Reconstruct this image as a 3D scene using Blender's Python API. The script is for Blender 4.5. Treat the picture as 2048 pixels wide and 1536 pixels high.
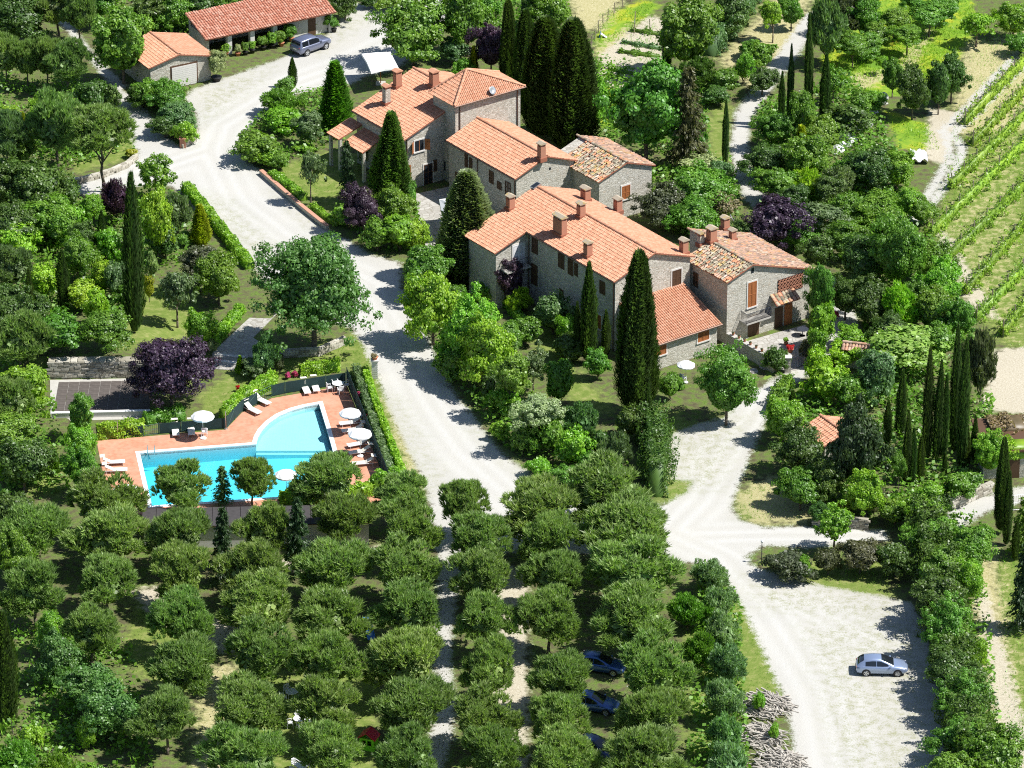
import bpy, bmesh, math, random
import numpy as np
from mathutils import Vector, Matrix
for o in list(bpy.data.objects): bpy.data.objects.remove(o)
scene = bpy.context.scene
C = scene.collection
R = math.radians
# ------------------------------------------------------------------ camera, sky, sun, exposure
PITCH = R(26.5); F = 10000.0; H = 203.0
SP, CP = math.sin(PITCH), math.cos(PITCH)
CAMPOS = Vector((0.0, -H/SP*CP, H))
cd = bpy.data.cameras.new('camera'); cam = bpy.data.objects.new('camera', cd); C.objects.link(cam)
cd.sensor_width = 36.0; cd.lens = F/2048*36.0; cd.clip_start = 1.0; cd.clip_end = 9000.0
cam.location = CAMPOS; cam.rotation_euler = (math.pi/2-PITCH, 0, 0); scene.camera = cam
SUN_EL = R(54); SUN_AZ = math.atan2(-0.15, 1.0)          # direction towards the sun: right of the picture
world = bpy.data.worlds.new('World'); scene.world = world; world.use_nodes = True
wn = world.node_tree; wn.nodes.clear()
wo = wn.nodes.new('ShaderNodeOutputWorld'); wb = wn.nodes.new('ShaderNodeBackground'); ws = wn.nodes.new('ShaderNodeTexSky')
ws.sky_type = 'NISHITA'; ws.sun_disc = False; ws.sun_elevation = SUN_EL; ws.sun_rotation = math.pi/2-SUN_AZ
ws.altitude = 300; ws.dust_density = 0.6
wb.inputs['Strength'].default_value = 0.08
wn.links.new(ws.outputs[0], wb.inputs[0]); wn.links.new(wb.outputs[0], wo.inputs[0])
sd = bpy.data.lights.new('sun', 'SUN'); sd.energy = 5.0; sd.angle = R(0.5); sd.color = (1.0, 0.98, 0.945)
so = bpy.data.objects.new('sun', sd); C.objects.link(so); so.location = (60, -10, 90)
sv = Vector((math.cos(SUN_EL)*math.cos(SUN_AZ), math.cos(SUN_EL)*math.sin(SUN_AZ), math.sin(SUN_EL)))
so.rotation_euler = sv.to_track_quat('Z', 'Y').to_euler()
vs = scene.view_settings; vs.view_transform = 'Standard'; vs.look = 'None'; vs.exposure = 0.62; vs.gamma = 1.0; vs.use_curve_mapping = False
cy = scene.cycles; cy.max_bounces = 5; cy.diffuse_bounces = 2; cy.glossy_bounces = 2; cy.transmission_bounces = 4
cy.transparent_max_bounces = 6; cy.use_denoising = False; cy.caustics_reflective = False; cy.caustics_refractive = False
cy.use_adaptive_sampling = True; cy.adaptive_threshold = 0.02; cy.pixel_filter_type = 'BLACKMAN_HARRIS'; cy.filter_width = 1.1
# ------------------------------------------------------------------ survey: picture point -> point of the land
def ray(px, py):
    u = (px-1024)/F; v = (py-768)/F
    return Vector((u, CP-v*SP, -SP-v*CP))
def P(px, py, z=0.0):
    d = ray(px, py); t = (z-H)/d.z
    return CAMPOS+d*t
YW = P(180, 756).y; XW0 = P(92, 756).x; XW1 = P(420, 756).x
def sstep(a, b, x): t = np.clip((x-a)/(b-a), 0, 1); return t*t*(3-2*t)
def hgt(x, y):
    "height of the land: level, but for the terrace above the retaining wall and soft swells"
    x = np.asarray(x, float); y = np.asarray(y, float)
    d = y-(YW+0.5)
    up = 1.6*(1-sstep(2.0, 16.0, d))*(d > 0)*sstep(XW0-4, XW0-1, x)*(1-sstep(XW1-7, XW1-2, x))
    return up
def G(px, py):
    z = 0.0
    for _ in range(6):
        p = P(px, py, z); z = 0.5*z+0.5*float(hgt(p.x, p.y))
    p.z = float(hgt(p.x, p.y)); return p
def S(py):                                   # picture pixels per metre at the land
    return (F*SP+(py-768)*CP)/H
# ------------------------------------------------------------------ helpers: objects
def tag(o, label=None, cat=None, group=None, kind=None):
    if label: o['label'] = label
    if cat: o['category'] = cat
    if group: o['group'] = group
    if kind: o['kind'] = kind
    return o
def empty(name, loc, label, cat, group=None, rz=0.0):
    o = bpy.data.objects.new(name, None); C.objects.link(o); o.location = loc; o.rotation_euler = (0, 0, rz)
    o.empty_display_size = 0.3
    return tag(o, label, cat, group)
def link(name, mesh, parent=None, mat=None, loc=None, rot=None, scl=None):
    o = bpy.data.objects.new(name, mesh); C.objects.link(o)
    if mat is not None and len(mesh.materials) == 0: mesh.materials.append(mat)
    if parent is not None: o.parent = parent
    if loc is not None: o.location = loc
    if rot is not None: o.rotation_euler = rot
    if scl is not None: o.scale = scl
    return o
def kids(o): return [c for c in bpy.data.objects if c.parent == o]
def copy_tree(o, parent=None):
    c = o.copy(); C.objects.link(c)
    if parent is not None:
        c.parent = parent; c.matrix_parent_inverse = o.matrix_parent_inverse
    for ch in CH.get(o.name, kids(o)): copy_tree(ch, c)
    return c
CH = {}
def npmesh(name, verts, quads, smooth=False):
    verts = np.asarray(verts, np.float32); quads = np.asarray(quads, np.int32)
    k = quads.shape[1]
    m = bpy.data.meshes.new(name)
    m.vertices.add(len(verts)); m.vertices.foreach_set('co', verts.ravel())
    m.loops.add(quads.size); m.loops.foreach_set('vertex_index', quads.ravel())
    m.polygons.add(len(quads)); m.polygons.foreach_set('loop_start', np.arange(0, quads.size, k, dtype=np.int32))
    m.polygons.foreach_set('loop_total', np.full(len(quads), k, np.int32))
    if smooth: m.polygons.foreach_set('use_smooth', np.ones(len(quads), bool))
    m.update(calc_edges=True)
    return m
class MB:
    def __init__(s): s.v = []; s.f = []
    def add(s, vs, fs):
        n = len(s.v); s.v += [tuple(v) for v in vs]; s.f += [tuple(i+n for i in f) for f in fs]; return s
    def box(s, a, b, M=None):
        x0, y0, z0 = a; x1, y1, z1 = b
        vs = [(x0,y0,z0),(x1,y0,z0),(x1,y1,z0),(x0,y1,z0),(x0,y0,z1),(x1,y0,z1),(x1,y1,z1),(x0,y1,z1)]
        if M is not None: vs = [tuple(M @ Vector(v)) for v in vs]
        return s.add(vs, [(0,3,2,1),(4,5,6,7),(0,1,5,4),(1,2,6,5),(2,3,7,6),(3,0,4,7)])
    def tube(s, a, b, r0, r1=None, n=7):
        a = Vector(a); b = Vector(b); r1 = r0 if r1 is None else r1
        q = (b-a).to_track_quat('Z', 'Y'); vs = []
        for p, r in ((a, r0), (b, r1)):
            for i in range(n):
                t = 2*math.pi*i/n; vs.append(p+q @ Vector((r*math.cos(t), r*math.sin(t), 0)))
        fs = [(i, (i+1) % n, n+(i+1) % n, n+i) for i in range(n)]
        fs += [tuple(range(n-1, -1, -1)), tuple(range(n, 2*n))]
        return s.add(vs, fs)
    def lathe(s, prof, n=14, c=(0,0,0), M=None):
        vs = []; fs = []
        for r, z in prof:
            for i in range(n):
                t = 2*math.pi*i/n; vs.append(Vector((c[0]+r*math.cos(t), c[1]+r*math.sin(t), c[2]+z)))
        if M is not None: vs = [M @ v for v in vs]
        for j in range(len(prof)-1):
            for i in range(n):
                fs.append((j*n+i, j*n+(i+1) % n, (j+1)*n+(i+1) % n, (j+1)*n+i))
        return s.add(vs, fs)
    def prism(s, poly, z0, z1):                       # horizontal polygon extruded upwards (counter-clockwise)
        n = len(poly); vs = [(p[0], p[1], z0) for p in poly]+[(p[0], p[1], z1) for p in poly]
        return s.add(vs, [tuple(range(n-1,-1,-1)), tuple(range(n,2*n))]+[(i,(i+1)%n,n+(i+1)%n,n+i) for i in range(n)])
    def profy(s, poly, y0, y1):                       # polygon in x,z extruded along y
        n = len(poly); vs = [(p[0], y0, p[1]) for p in poly]+[(p[0], y1, p[1]) for p in poly]
        return s.add(vs, [tuple(range(n)), tuple(range(2*n-1,n-1,-1))]+[(i,n+i,n+(i+1)%n,(i+1)%n) for i in range(n)])
    def mesh(s, name, smooth=False, bevel=0):
        m = bpy.data.meshes.new(name); m.from_pydata(s.v, [], s.f); m.update()
        bm = bmesh.new(); bm.from_mesh(m)
        bmesh.ops.recalc_face_normals(bm, faces=bm.faces)
        if bevel: bmesh.ops.bevel(bm, geom=list(bm.edges), offset=bevel, segments=1, affect='EDGES')
        bm.to_mesh(m); bm.free()
        if smooth: m.polygons.foreach_set('use_smooth', np.ones(len(m.polygons), bool))
        return m
    def build(s, name, mat, parent=None, smooth=False, bevel=0):
        return link(name, s.mesh(name, smooth, bevel), parent, mat)
# ------------------------------------------------------------------ materials
def newmat(name):
    m = bpy.data.materials.new(name); m.use_nodes = True; nt = m.node_tree; nt.nodes.clear()
    out = nt.nodes.new('ShaderNodeOutputMaterial'); return m, nt, out
def nd(nt, t, **kw):
    n = nt.nodes.new(t)
    for k, v in kw.items():
        if k in n.inputs: n.inputs[k].default_value = v
        else: setattr(n, k, v)
    return n
def ramp(nt, fac, stops, interp='LINEAR'):
    r = nt.nodes.new('ShaderNodeValToRGB'); r.color_ramp.interpolation = interp
    el = r.color_ramp.elements
    while len(el) < len(stops): el.new(0.5)
    for e, (p, c) in zip(el, stops):
        e.position = p; e.color = (c[0], c[1], c[2], 1) if not isinstance(c, (int, float)) else (c, c, c, 1)
    nt.links.new(fac, r.inputs[0]); return r.outputs[0]
def mixc(nt, fac, a, b, mode='MIX'):
    m = nt.nodes.new('ShaderNodeMix'); m.data_type = 'RGBA'; m.blend_type = mode
    for k, v in ((0, fac), (6, a), (7, b)):
        if isinstance(v, (int, float)): m.inputs[k].default_value = v
        elif isinstance(v, tuple): m.inputs[k].default_value = (*v[:3], 1)
        else: nt.links.new(v, m.inputs[k])
    return m.outputs[2]
def math_(nt, op, a, b=0.0, c=None, clamp=False):
    m = nt.nodes.new('ShaderNodeMath'); m.operation = op; m.use_clamp = clamp
    for k, v in enumerate((a, b, c)):
        if v is None: continue
        if isinstance(v, (int, float)): m.inputs[k].default_value = v
        else: nt.links.new(v, m.inputs[k])
    return m.outputs[0]
def noise(nt, vec, scale, detail=3, rough=0.55):
    n = nd(nt, 'ShaderNodeTexNoise', Scale=scale, Detail=detail, Roughness=rough)
    if vec is not None: nt.links.new(vec, n.inputs['Vector'])
    return n.outputs[0]
def bsdf(nt, out, col, rough=0.8, metal=0.0, spec=0.3, bump=None, bstr=0.3, bdist=0.02, coat=0.0):
    b = nt.nodes.new('ShaderNodeBsdfPrincipled')
    if isinstance(col, tuple): b.inputs['Base Color'].default_value = (*col[:3], 1)
    else: nt.links.new(col, b.inputs['Base Color'])
    b.inputs['Roughness'].default_value = rough; b.inputs['Metallic'].default_value = metal
    b.inputs['Specular IOR Level'].default_value = spec; b.inputs['Coat Weight'].default_value = coat
    if bump is not None:
        bp = nd(nt, 'ShaderNodeBump', Strength=bstr, Distance=bdist); nt.links.new(bump, bp.inputs['Height']); nt.links.new(bp.outputs[0], b.inputs['Normal'])
    nt.links.new(b.outputs[0], out.inputs[0]); return b
def plain(name, col, rough=0.7, metal=0.0, spec=0.3, var=0.12, scale=6.0, coat=0.0):
    m, nt, out = newmat(name); tc = nt.nodes.new('ShaderNodeTexCoord')
    n = noise(nt, tc.outputs['Object'], scale, 4)
    c = mixc(nt, n, tuple(max(0, v*(1-var)) for v in col), tuple(min(1, v*(1+var)) for v in col))
    bsdf(nt, out, c, rough, metal, spec, coat=coat); return m
def coords(nt):
    g = nt.nodes.new('ShaderNodeNewGeometry'); return g
M = {}
def mk_leaf(name, trans=0.35, gloss=0.03, var=0.45):
    m, nt, out = newmat(name); oi = nt.nodes.new('ShaderNodeObjectInfo'); g = nt.nodes.new('ShaderNodeNewGeometry')
    tc = nt.nodes.new('ShaderNodeTexCoord')
    hs = nt.nodes.new('ShaderNodeHueSaturation'); nt.links.new(oi.outputs['Color'], hs.inputs['Color'])
    r1 = g.outputs['Random Per Island']
    n = noise(nt, g.outputs['Position'], 0.8, 2)
    val = math_(nt, 'ADD', math_(nt, 'MULTIPLY_ADD', r1, var*1.5, 1-var*0.75), math_(nt, 'MULTIPLY_ADD', n, 0.8, -0.40))
    nt.links.new(val, hs.inputs['Value'])
    hue = math_(nt, 'ADD', math_(nt, 'MULTIPLY_ADD', oi.outputs['Random'], 0.022, 0.483), math_(nt, 'MULTIPLY_ADD', n, -0.05, 0.025))
    nt.links.new(hue, hs.inputs['Hue'])
    d = nt.nodes.new('ShaderNodeBsdfDiffuse'); nt.links.new(hs.outputs[0], d.inputs[0])
    t = nt.nodes.new('ShaderNodeBsdfTranslucent')
    tcq = mixc(nt, 1.0, hs.outputs[0], (1.05, 1.25, 0.5), 'MULTIPLY'); nt.links.new(tcq, t.inputs[0])
    ms = nd(nt, 'ShaderNodeMixShader'); ms.inputs[0].default_value = trans
    nt.links.new(d.outputs[0], ms.inputs[1]); nt.links.new(t.outputs[0], ms.inputs[2])
    gl = nd(nt, 'ShaderNodeBsdfGlossy', Roughness=0.45); gl.inputs[0].default_value = (1, 1, 1, 1)
    m2 = nd(nt, 'ShaderNodeMixShader'); m2.inputs[0].default_value = gloss
    nt.links.new(ms.outputs[0], m2.inputs[1]); nt.links.new(gl.outputs[0], m2.inputs[2]); nt.links.new(m2.outputs[0], out.inputs[0])
    return m
M['leaf'] = mk_leaf('leaf', 0.42)
M['needle'] = mk_leaf('needle', 0.45, 0.02, 0.6)
def mk_bark():
    m, nt, out = newmat('bark'); g = coords(nt)
    n = noise(nt, g.outputs['Position'], 9, 5)
    bsdf(nt, out, ramp(nt, n, [(0.3, (0.07, 0.055, 0.04)), (0.7, (0.22, 0.18, 0.14))]), 0.95, bump=n, bstr=0.6); return m
M['bark'] = mk_bark()
def mk_ground():
    m, nt, out = newmat('land'); g = coords(nt); pos = g.outputs['Position']
    def at(n): a = nt.nodes.new('ShaderNodeAttribute'); a.attribute_name = n; return a.outputs['Fac']
    n1 = noise(nt, pos, 0.22, 4); n2 = noise(nt, pos, 1.3, 5, 0.65); n3 = noise(nt, pos, 7.0, 4, 0.7); n4 = noise(nt, pos, 26, 3, 0.7)
    vor = nd(nt, 'ShaderNodeTexVoronoi', Scale=5.0); nt.links.new(pos, vor.inputs['Vector'])
    # soil and litter under the trees
    soil = ramp(nt, n2, [(0.3, (0.075, 0.07, 0.035)), (0.55, (0.14, 0.125, 0.07)), (0.75, (0.25, 0.22, 0.13))])
    rough = ramp(nt, n3, [(0.25, (0.05, 0.085, 0.018)), (0.5, (0.10, 0.16, 0.03)), (0.75, (0.19, 0.24, 0.06))])
    base = mixc(nt, ramp(nt, n2, [(0.4, 0), (0.6, 1)]), soil, rough)
    lawnc = ramp(nt, math_(nt, 'ADD', math_(nt, 'MULTIPLY', n2, 0.7), math_(nt, 'MULTIPLY', n3, 0.3)), [(0.3, (0.095, 0.15, 0.026)), (0.5, (0.155, 0.205, 0.045)), (0.68, (0.29, 0.28, 0.11))])
    c = mixc(nt, ramp(nt, math_(nt, 'ADD', at('lawn'), math_(nt, 'MULTIPLY_ADD', n2, 0.6, -0.3)), [(0.35, 0), (0.6, 1)]), base, lawnc)
    meadow = ramp(nt, math_(nt, 'ADD', math_(nt, 'MULTIPLY', n1, 0.6), math_(nt, 'MULTIPLY', n2, 0.4)), [(0.38, (0.12, 0.24, 0.02)), (0.5, (0.22, 0.34, 0.03)), (0.6, (0.42, 0.42, 0.03))])
    meadow = mixc(nt, math_(nt, 'MULTIPLY', n3, 0.5), meadow, (0.10, 0.18, 0.03))
    c = mixc(nt, ramp(nt, math_(nt, 'ADD', at('meadow'), math_(nt, 'MULTIPLY_ADD', n2, 0.6, -0.3)), [(0.35, 0), (0.6, 1)]), c, meadow)
    dryc = ramp(nt, n3, [(0.3, (0.22, 0.22, 0.08)), (0.5, (0.38, 0.34, 0.17)), (0.7, (0.5, 0.46, 0.3))])
    c = mixc(nt, ramp(nt, math_(nt, 'ADD', at('dry'), math_(nt, 'MULTIPLY_ADD', n2, 1.0, -0.5)), [(0.38, 0), (0.62, 1)]), c, dryc)
    # bare limestone earth and road gravel
    gr = ramp(nt, n3, [(0.2, (0.36, 0.347, 0.315)), (0.5, (0.43, 0.418, 0.382)), (0.8, (0.485, 0.472, 0.436))])
    gr = mixc(nt, ramp(nt, n1, [(0.35, 0), (0.65, 0.35)]), gr, (0.50, 0.475, 0.42))
    peb = ramp(nt, vor.outputs['Distance'], [(0.05, 1), (0.25, 0)])
    gr = mixc(nt, math_(nt, 'MULTIPLY', math_(nt, 'MULTIPLY', peb, n4), 0.30), gr, (0.32, 0.31, 0.27))
    gr = mixc(nt, ramp(nt, n4, [(0.35, 0.22), (0.6, 0)]), gr, (0.36, 0.345, 0.30))
    a = at('dirt')
    dirtc = ramp(nt, n3, [(0.25, (0.30, 0.26, 0.18)), (0.5, (0.43, 0.385, 0.29)), (0.75, (0.54, 0.50, 0.41))])
    c = mixc(nt, ramp(nt, math_(nt, 'ADD', a, math_(nt, 'MULTIPLY_ADD', n2, 0.9, -0.45)), [(0.4, 0), (0.62, 1)]), c, dirtc)
    e = math_(nt, 'ADD', at('gravel'), math_(nt, 'ADD', math_(nt, 'MULTIPLY_ADD', n2, 0.55, -0.275), math_(nt, 'MULTIPLY_ADD', n3, 0.55, -0.275)))
    wr_ = math_(nt, 'MULTIPLY', at('wear'), math_(nt, 'MULTIPLY_ADD', n2, 0.9, 0.25))
    gr = mixc(nt, math_(nt, 'MULTIPLY', wr_, 0.8), gr, (0.52, 0.512, 0.485))
    c = mixc(nt, ramp(nt, e, [(0.42, 0), (0.58, 1)]), c, gr)
    # worn wheel lines are paler, weeds stand in the unworn parts
    weed = ramp(nt, math_(nt, 'ADD', math_(nt, 'MULTIPLY', n3, 0.55), math_(nt, 'MULTIPLY', n2, 0.45)), [(0.47, 0), (0.60, 0.75)])
    wmask = math_(nt, 'MULTIPLY', weed, at('weedy'))
    c = mixc(nt, wmask, c, (0.23, 0.235, 0.105))
    bsdf(nt, out, c, 0.95, spec=0.1, bump=math_(nt, 'ADD', n3, math_(nt, 'MULTIPLY', n4, 0.5)), bstr=0.5, bdist=0.06); return m
M['land'] = mk_ground()
def mk_stone():
    m, nt, out = newmat('rubble_stone'); tc = nt.nodes.new('ShaderNodeTexCoord'); g = coords(nt)
    # wall coordinate: run along the wall = x+y of the house, height = z
    sx = nt.nodes.new('ShaderNodeSeparateXYZ'); nt.links.new(tc.outputs['Object'], sx.inputs[0])
    cx = nt.nodes.new('ShaderNodeCombineXYZ')
    nt.links.new(math_(nt, 'ADD', sx.outputs[0], sx.outputs[1]), cx.inputs[0]); nt.links.new(sx.outputs[2], cx.inputs[1])
    nz = nd(nt, 'ShaderNodeTexNoise', Scale=2.2, Detail=2); nt.links.new(cx.outputs[0], nz.inputs['Vector'])
    wv = nt.nodes.new('ShaderNodeVectorMath'); wv.operation = 'MULTIPLY_ADD'; nt.links.new(nz.outputs['Color'], wv.inputs[0])
    wv.inputs[1].default_value = (0.16, 0.16, 0); nt.links.new(cx.outputs[0], wv.inputs[2])
    mp = nd(nt, 'ShaderNodeMapping'); mp.inputs['Scale'].default_value = (3.9, 10.5, 1); nt.links.new(wv.outputs[0], mp.inputs[0])
    v1 = nd(nt, 'ShaderNodeTexVoronoi', Scale=1.0); v1.inputs['Randomness'].default_value = 0.85; nt.links.new(mp.outputs[0], v1.inputs['Vector'])
    v2 = nd(nt, 'ShaderNodeTexVoronoi', Scale=1.0, feature='DISTANCE_TO_EDGE'); v2.inputs['Randomness'].default_value = 0.85; nt.links.new(mp.outputs[0], v2.inputs['Vector'])
    hv = nt.nodes.new('ShaderNodeSeparateColor'); nt.links.new(v1.outputs['Color'], hv.inputs[0])
    col = ramp(nt, hv.outputs[0], [(0.0, (0.34, 0.315, 0.255)), (0.3, (0.46, 0.43, 0.36)), (0.6, (0.53, 0.505, 0.435)), (0.85, (0.60, 0.575, 0.51)), (1.0, (0.45, 0.385, 0.30))])
    big = noise(nt, g.outputs['Position'], 0.5, 3)
    col = mixc(nt, ramp(nt, big, [(0.35, 0.25), (0.65, 0)]), col, (0.45, 0.42, 0.35))
    edge = ramp(nt, v2.outputs['Distance'], [(0.02, 1), (0.09, 0)])
    col = mixc(nt, math_(nt, 'MULTIPLY', edge, 0.5), col, (0.40, 0.375, 0.325))
    bsdf(nt, out, col, 0.92, spec=0.15, bump=ramp(nt, v2.outputs['Distance'], [(0.0, 0), (0.16, 1)]), bstr=0.55, bdist=0.04); return m
M['stone'] = mk_stone()
def mk_tile(name, stops, lichen=0.0, pale=0.0):
    m, nt, out = newmat(name); g = coords(nt)
    col = ramp(nt, g.outputs['Random Per Island'], stops)
    n = noise(nt, g.outputs['Position'], 1.1, 4); n2 = noise(nt, g.outputs['Position'], 9, 4)
    col = mixc(nt, math_(nt, 'MULTIPLY_ADD', n2, 0.3, -0.06), col, tuple(v*0.6 for v in stops[0][1]))
    if lichen:
        l = ramp(nt, math_(nt, 'ADD', math_(nt, 'MULTIPLY', n, 0.6), math_(nt, 'MULTIPLY', noise(nt, g.outputs['Position'], 3.5, 3), 0.4)), [(0.55, 0), (0.61, lichen)])
        col = mixc(nt, l, col, (0.55, 0.36, 0.03))
    bsdf(nt, out, col, 0.85, spec=0.2, bump=n2, bstr=0.25); return m
M['tile'] = mk_tile('roof_tile', [(0, (0.50, 0.235, 0.14)), (0.5, (0.57, 0.285, 0.175)), (1, (0.63, 0.335, 0.22))])
M['tile_shed'] = mk_tile('shed_tile', [(0, (0.42, 0.16, 0.10)), (0.5, (0.54, 0.24, 0.16)), (1, (0.60, 0.33, 0.24))])
M['tile_old'] = mk_tile('old_tile', [(0, (0.16, 0.14, 0.10)), (0.3, (0.30, 0.26, 0.18)), (0.55, (0.42, 0.37, 0.28)), (0.78, (0.48, 0.28, 0.17)), (0.9, (0.55, 0.22, 0.11)), (1, (0.55, 0.50, 0.42))], 0.45)
M['tile_oldred'] = mk_tile('old_red_tile', [(0, (0.24, 0.17, 0.13)), (0.35, (0.36, 0.23, 0.165)), (0.65, (0.44, 0.29, 0.215)), (0.85, (0.52, 0.25, 0.14)), (1, (0.50, 0.42, 0.33))], 0.3)
M['brick'] = mk_tile('brick', [(0, (0.34, 0.14, 0.085)), (0.5, (0.42, 0.19, 0.12)), (1, (0.52, 0.30, 0.21))])
M['slab'] = plain('roof_slab_shade', (0.30, 0.115, 0.07), 0.85)  # dark slab colour paints the shadow lines that show between tile columns
M['gutter'] = plain('gutter', (0.16, 0.10, 0.075), 0.5, 0.4)
M['wood'] = plain('shutter_wood', (0.36, 0.13, 0.045), 0.6, var=0.25, scale=14)
M['wood_dark'] = plain('dark_wood', (0.10, 0.055, 0.032), 0.6, var=0.25, scale=14)
M['surround'] = plain('pale_stone', (0.60, 0.58, 0.54), 0.85)
M['glass_dark'] = plain('window_glass', (0.02, 0.024, 0.03), 0.12, spec=0.6, var=0.05)
M['white'] = plain('white_cloth', (0.80, 0.80, 0.79), 0.8, var=0.03)
M['plastic'] = plain('white_plastic', (0.78, 0.78, 0.78), 0.35, var=0.03)
M['canvas'] = plain('cream_canvas', (0.70, 0.67, 0.58), 0.85, var=0.05)
M['metal'] = plain('pale_metal', (0.55, 0.55, 0.54), 0.35, 0.8)
M['iron'] = plain('dark_iron', (0.04, 0.047, 0.065), 0.5, 0.2)
M['net'] = plain('green_net', (0.018, 0.045, 0.045), 0.9, var=0.3, scale=3)
M['greenpost'] = plain('green_post', (0.03, 0.085, 0.07), 0.5)
M['terracotta'] = plain('terracotta_pot', (0.50, 0.20, 0.11), 0.85)
M['blackpot'] = plain('black_pot', (0.02, 0.02, 0.02), 0.6)
M['concrete'] = plain('concrete', (0.42, 0.40, 0.36), 0.9, var=0.2, scale=2.5)
M['timber'] = plain('grey_timber', (0.28, 0.23, 0.18), 0.85, var=0.3, scale=9)
M['stick'] = plain('dry_wood', (0.42, 0.385, 0.335), 0.9, var=0.3, scale=5)
M['rubber'] = plain('tyre_rubber', (0.02, 0.02, 0.021), 0.8)
M['rim'] = plain('wheel_rim', (0.62, 0.63, 0.65), 0.3, 0.7)
M['whiterock'] = plain('white_rock', (0.70, 0.70, 0.69), 0.9, var=0.12, scale=3)
# ------------------------------------------------------------------ the land: one sheet, cut into ground, roads, tracks
def poly_sd(X, Y, poly):
    "signed distance (m), positive inside; poly in picture points set out on the land"
    pts = np.array([[P(a, b).x, P(a, b).y] for a, b in poly]); n = len(pts)
    inside = np.zeros(X.shape, bool); dist = np.full(X.shape, 1e9)
    for i in range(n):
        x0, y0 = pts[i]; x1, y1 = pts[(i+1) % n]
        dx, dy = x1-x0, y1-y0; L = dx*dx+dy*dy+1e-12
        t = np.clip(((X-x0)*dx+(Y-y0)*dy)/L, 0, 1)
        dist = np.minimum(dist, np.hypot(X-x0-t*dx, Y-y0-t*dy))
        if abs(dy) > 1e-9:
            inside ^= ((y0 > Y) != (y1 > Y)) & (X < (x1-x0)*(Y-y0)/dy+x0)
    return np.where(inside, dist, -dist)
def line_d(X, Y, pts):
    q = [P(a, b) for a, b in pts]; d = np.full(X.shape, 1e9)
    for a, b in zip(q[:-1], q[1:]):
        dx, dy = b.x-a.x, b.y-a.y; L = dx*dx+dy*dy+1e-12
        t = np.clip(((X-a.x)*dx+(Y-a.y)*dy)/L, 0, 1); d = np.minimum(d, np.hypot(X-a.x-t*dx, Y-a.y-t*dy))
    return d
ROAD = [(720,8),(690,35),(655,68),(600,102),(540,125),(470,150),(425,165),(385,180),(372,196),(394,232),(396,262),(384,284),(365,297),(345,286),(318,258),(290,222),(262,190),(237,178),(238,215),(262,275),(276,305),(268,326),(235,343),(190,360),(128,374),(128,390),(200,388),(262,374),(330,366),(372,392),(404,432),(440,470),(486,508),(530,560),(620,640),(700,652),(722,682),(746,728),(762,772),(782,826),(806,880),(834,936),(852,975),(862,1015),(870,1085),(900,1110),(1090,1100),(1200,1110),(1345,1122),(1400,1128),(1445,1150),(1485,1210),(1525,1300),(1560,1380),(1585,1460),(1592,1560),(1900,1560),(1890,1450),(1872,1340),(1850,1250),(1820,1205),(1760,1192),(1690,1180),(1600,1163),(1530,1142),(1500,1130),(1492,1112),(1530,1090),(1620,1095),(1700,1085),(1775,1080),(1770,1062),(1690,1058),(1600,1052),(1530,1056),(1480,1040),(1462,1015),(1478,965),(1502,905),(1532,838),(1568,782),(1600,762),(1660,715),(1705,640),(1690,600),(1660,575),(1672,650),(1640,700),(1590,735),(1555,752),(1500,790),(1450,835),(1390,850),(1342,868),(1336,930),(1345,960),(1385,962),(1372,985),(1322,1012),(1300,1010),(1160,1004),(1128,980),(1060,948),(1004,908),(962,854),(905,782),(880,735),(856,680),(826,612),(800,572),(800,526),(738,508),(690,478),(640,452),(596,414),(550,370),(522,342),(486,318),(474,292),(496,256),(540,214),(590,188),(640,178),(700,168),(735,150),(790,140),(880,70),(905,10),(905,-30),(760,-30)]
GROVEPATH = [(868,1075),(935,1075),(925,1150),(915,1230),(905,1320),(915,1400),(910,1480),(880,1560),(760,1560),(850,1490),(870,1400),(862,1310),(872,1200)]
GROVEDIRT = [[(990,1120),(1060,1140),(1055,1260),(1060,1380),(1055,1560),(985,1560),(985,1420),(995,1300),(985,1200)],
             [(260,1180),(330,1170),(420,1230),(480,1260),(480,1310),(400,1300),(300,1230)], [(560,1120),(760,1090),(740,1110),(560,1150)]]
UPDRIVE = [(1610,30),(1560,100),(1510,170),(1472,225),(1462,290),(1470,350),(1492,400),(1520,420),(1530,395),(1500,345),(1496,285),(1502,235),(1535,190),(1580,130),(1622,70),(1640,20)]
TRACKL = [(60,-20),(120,45),(150,80),(190,130),(212,160),(240,182),(255,172),(215,138),(172,88),(138,44),(95,-20)]
VINETRACK = [[(2080,60),(2000,135),(1940,203),(1890,258),(1895,262),(1955,205),(2010,145),(2080,80)]]
VT1 = [(2080,68),(2005,138),(1945,203),(1885,262),(1898,290),(1900,318),(1868,372),(1822,440)]
VT2 = [(2080,100),(2010,165),(1955,225),(1905,268),(1925,295),(1915,335),(1880,385),(1840,440)]
LOWTRACK = [(1900,1045),(1960,1010),(2060,985)]
VINEY = [(1840,470),(1900,330),(1960,230),(2075,90),(2075,720),(1990,690),(1920,600)]
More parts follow.
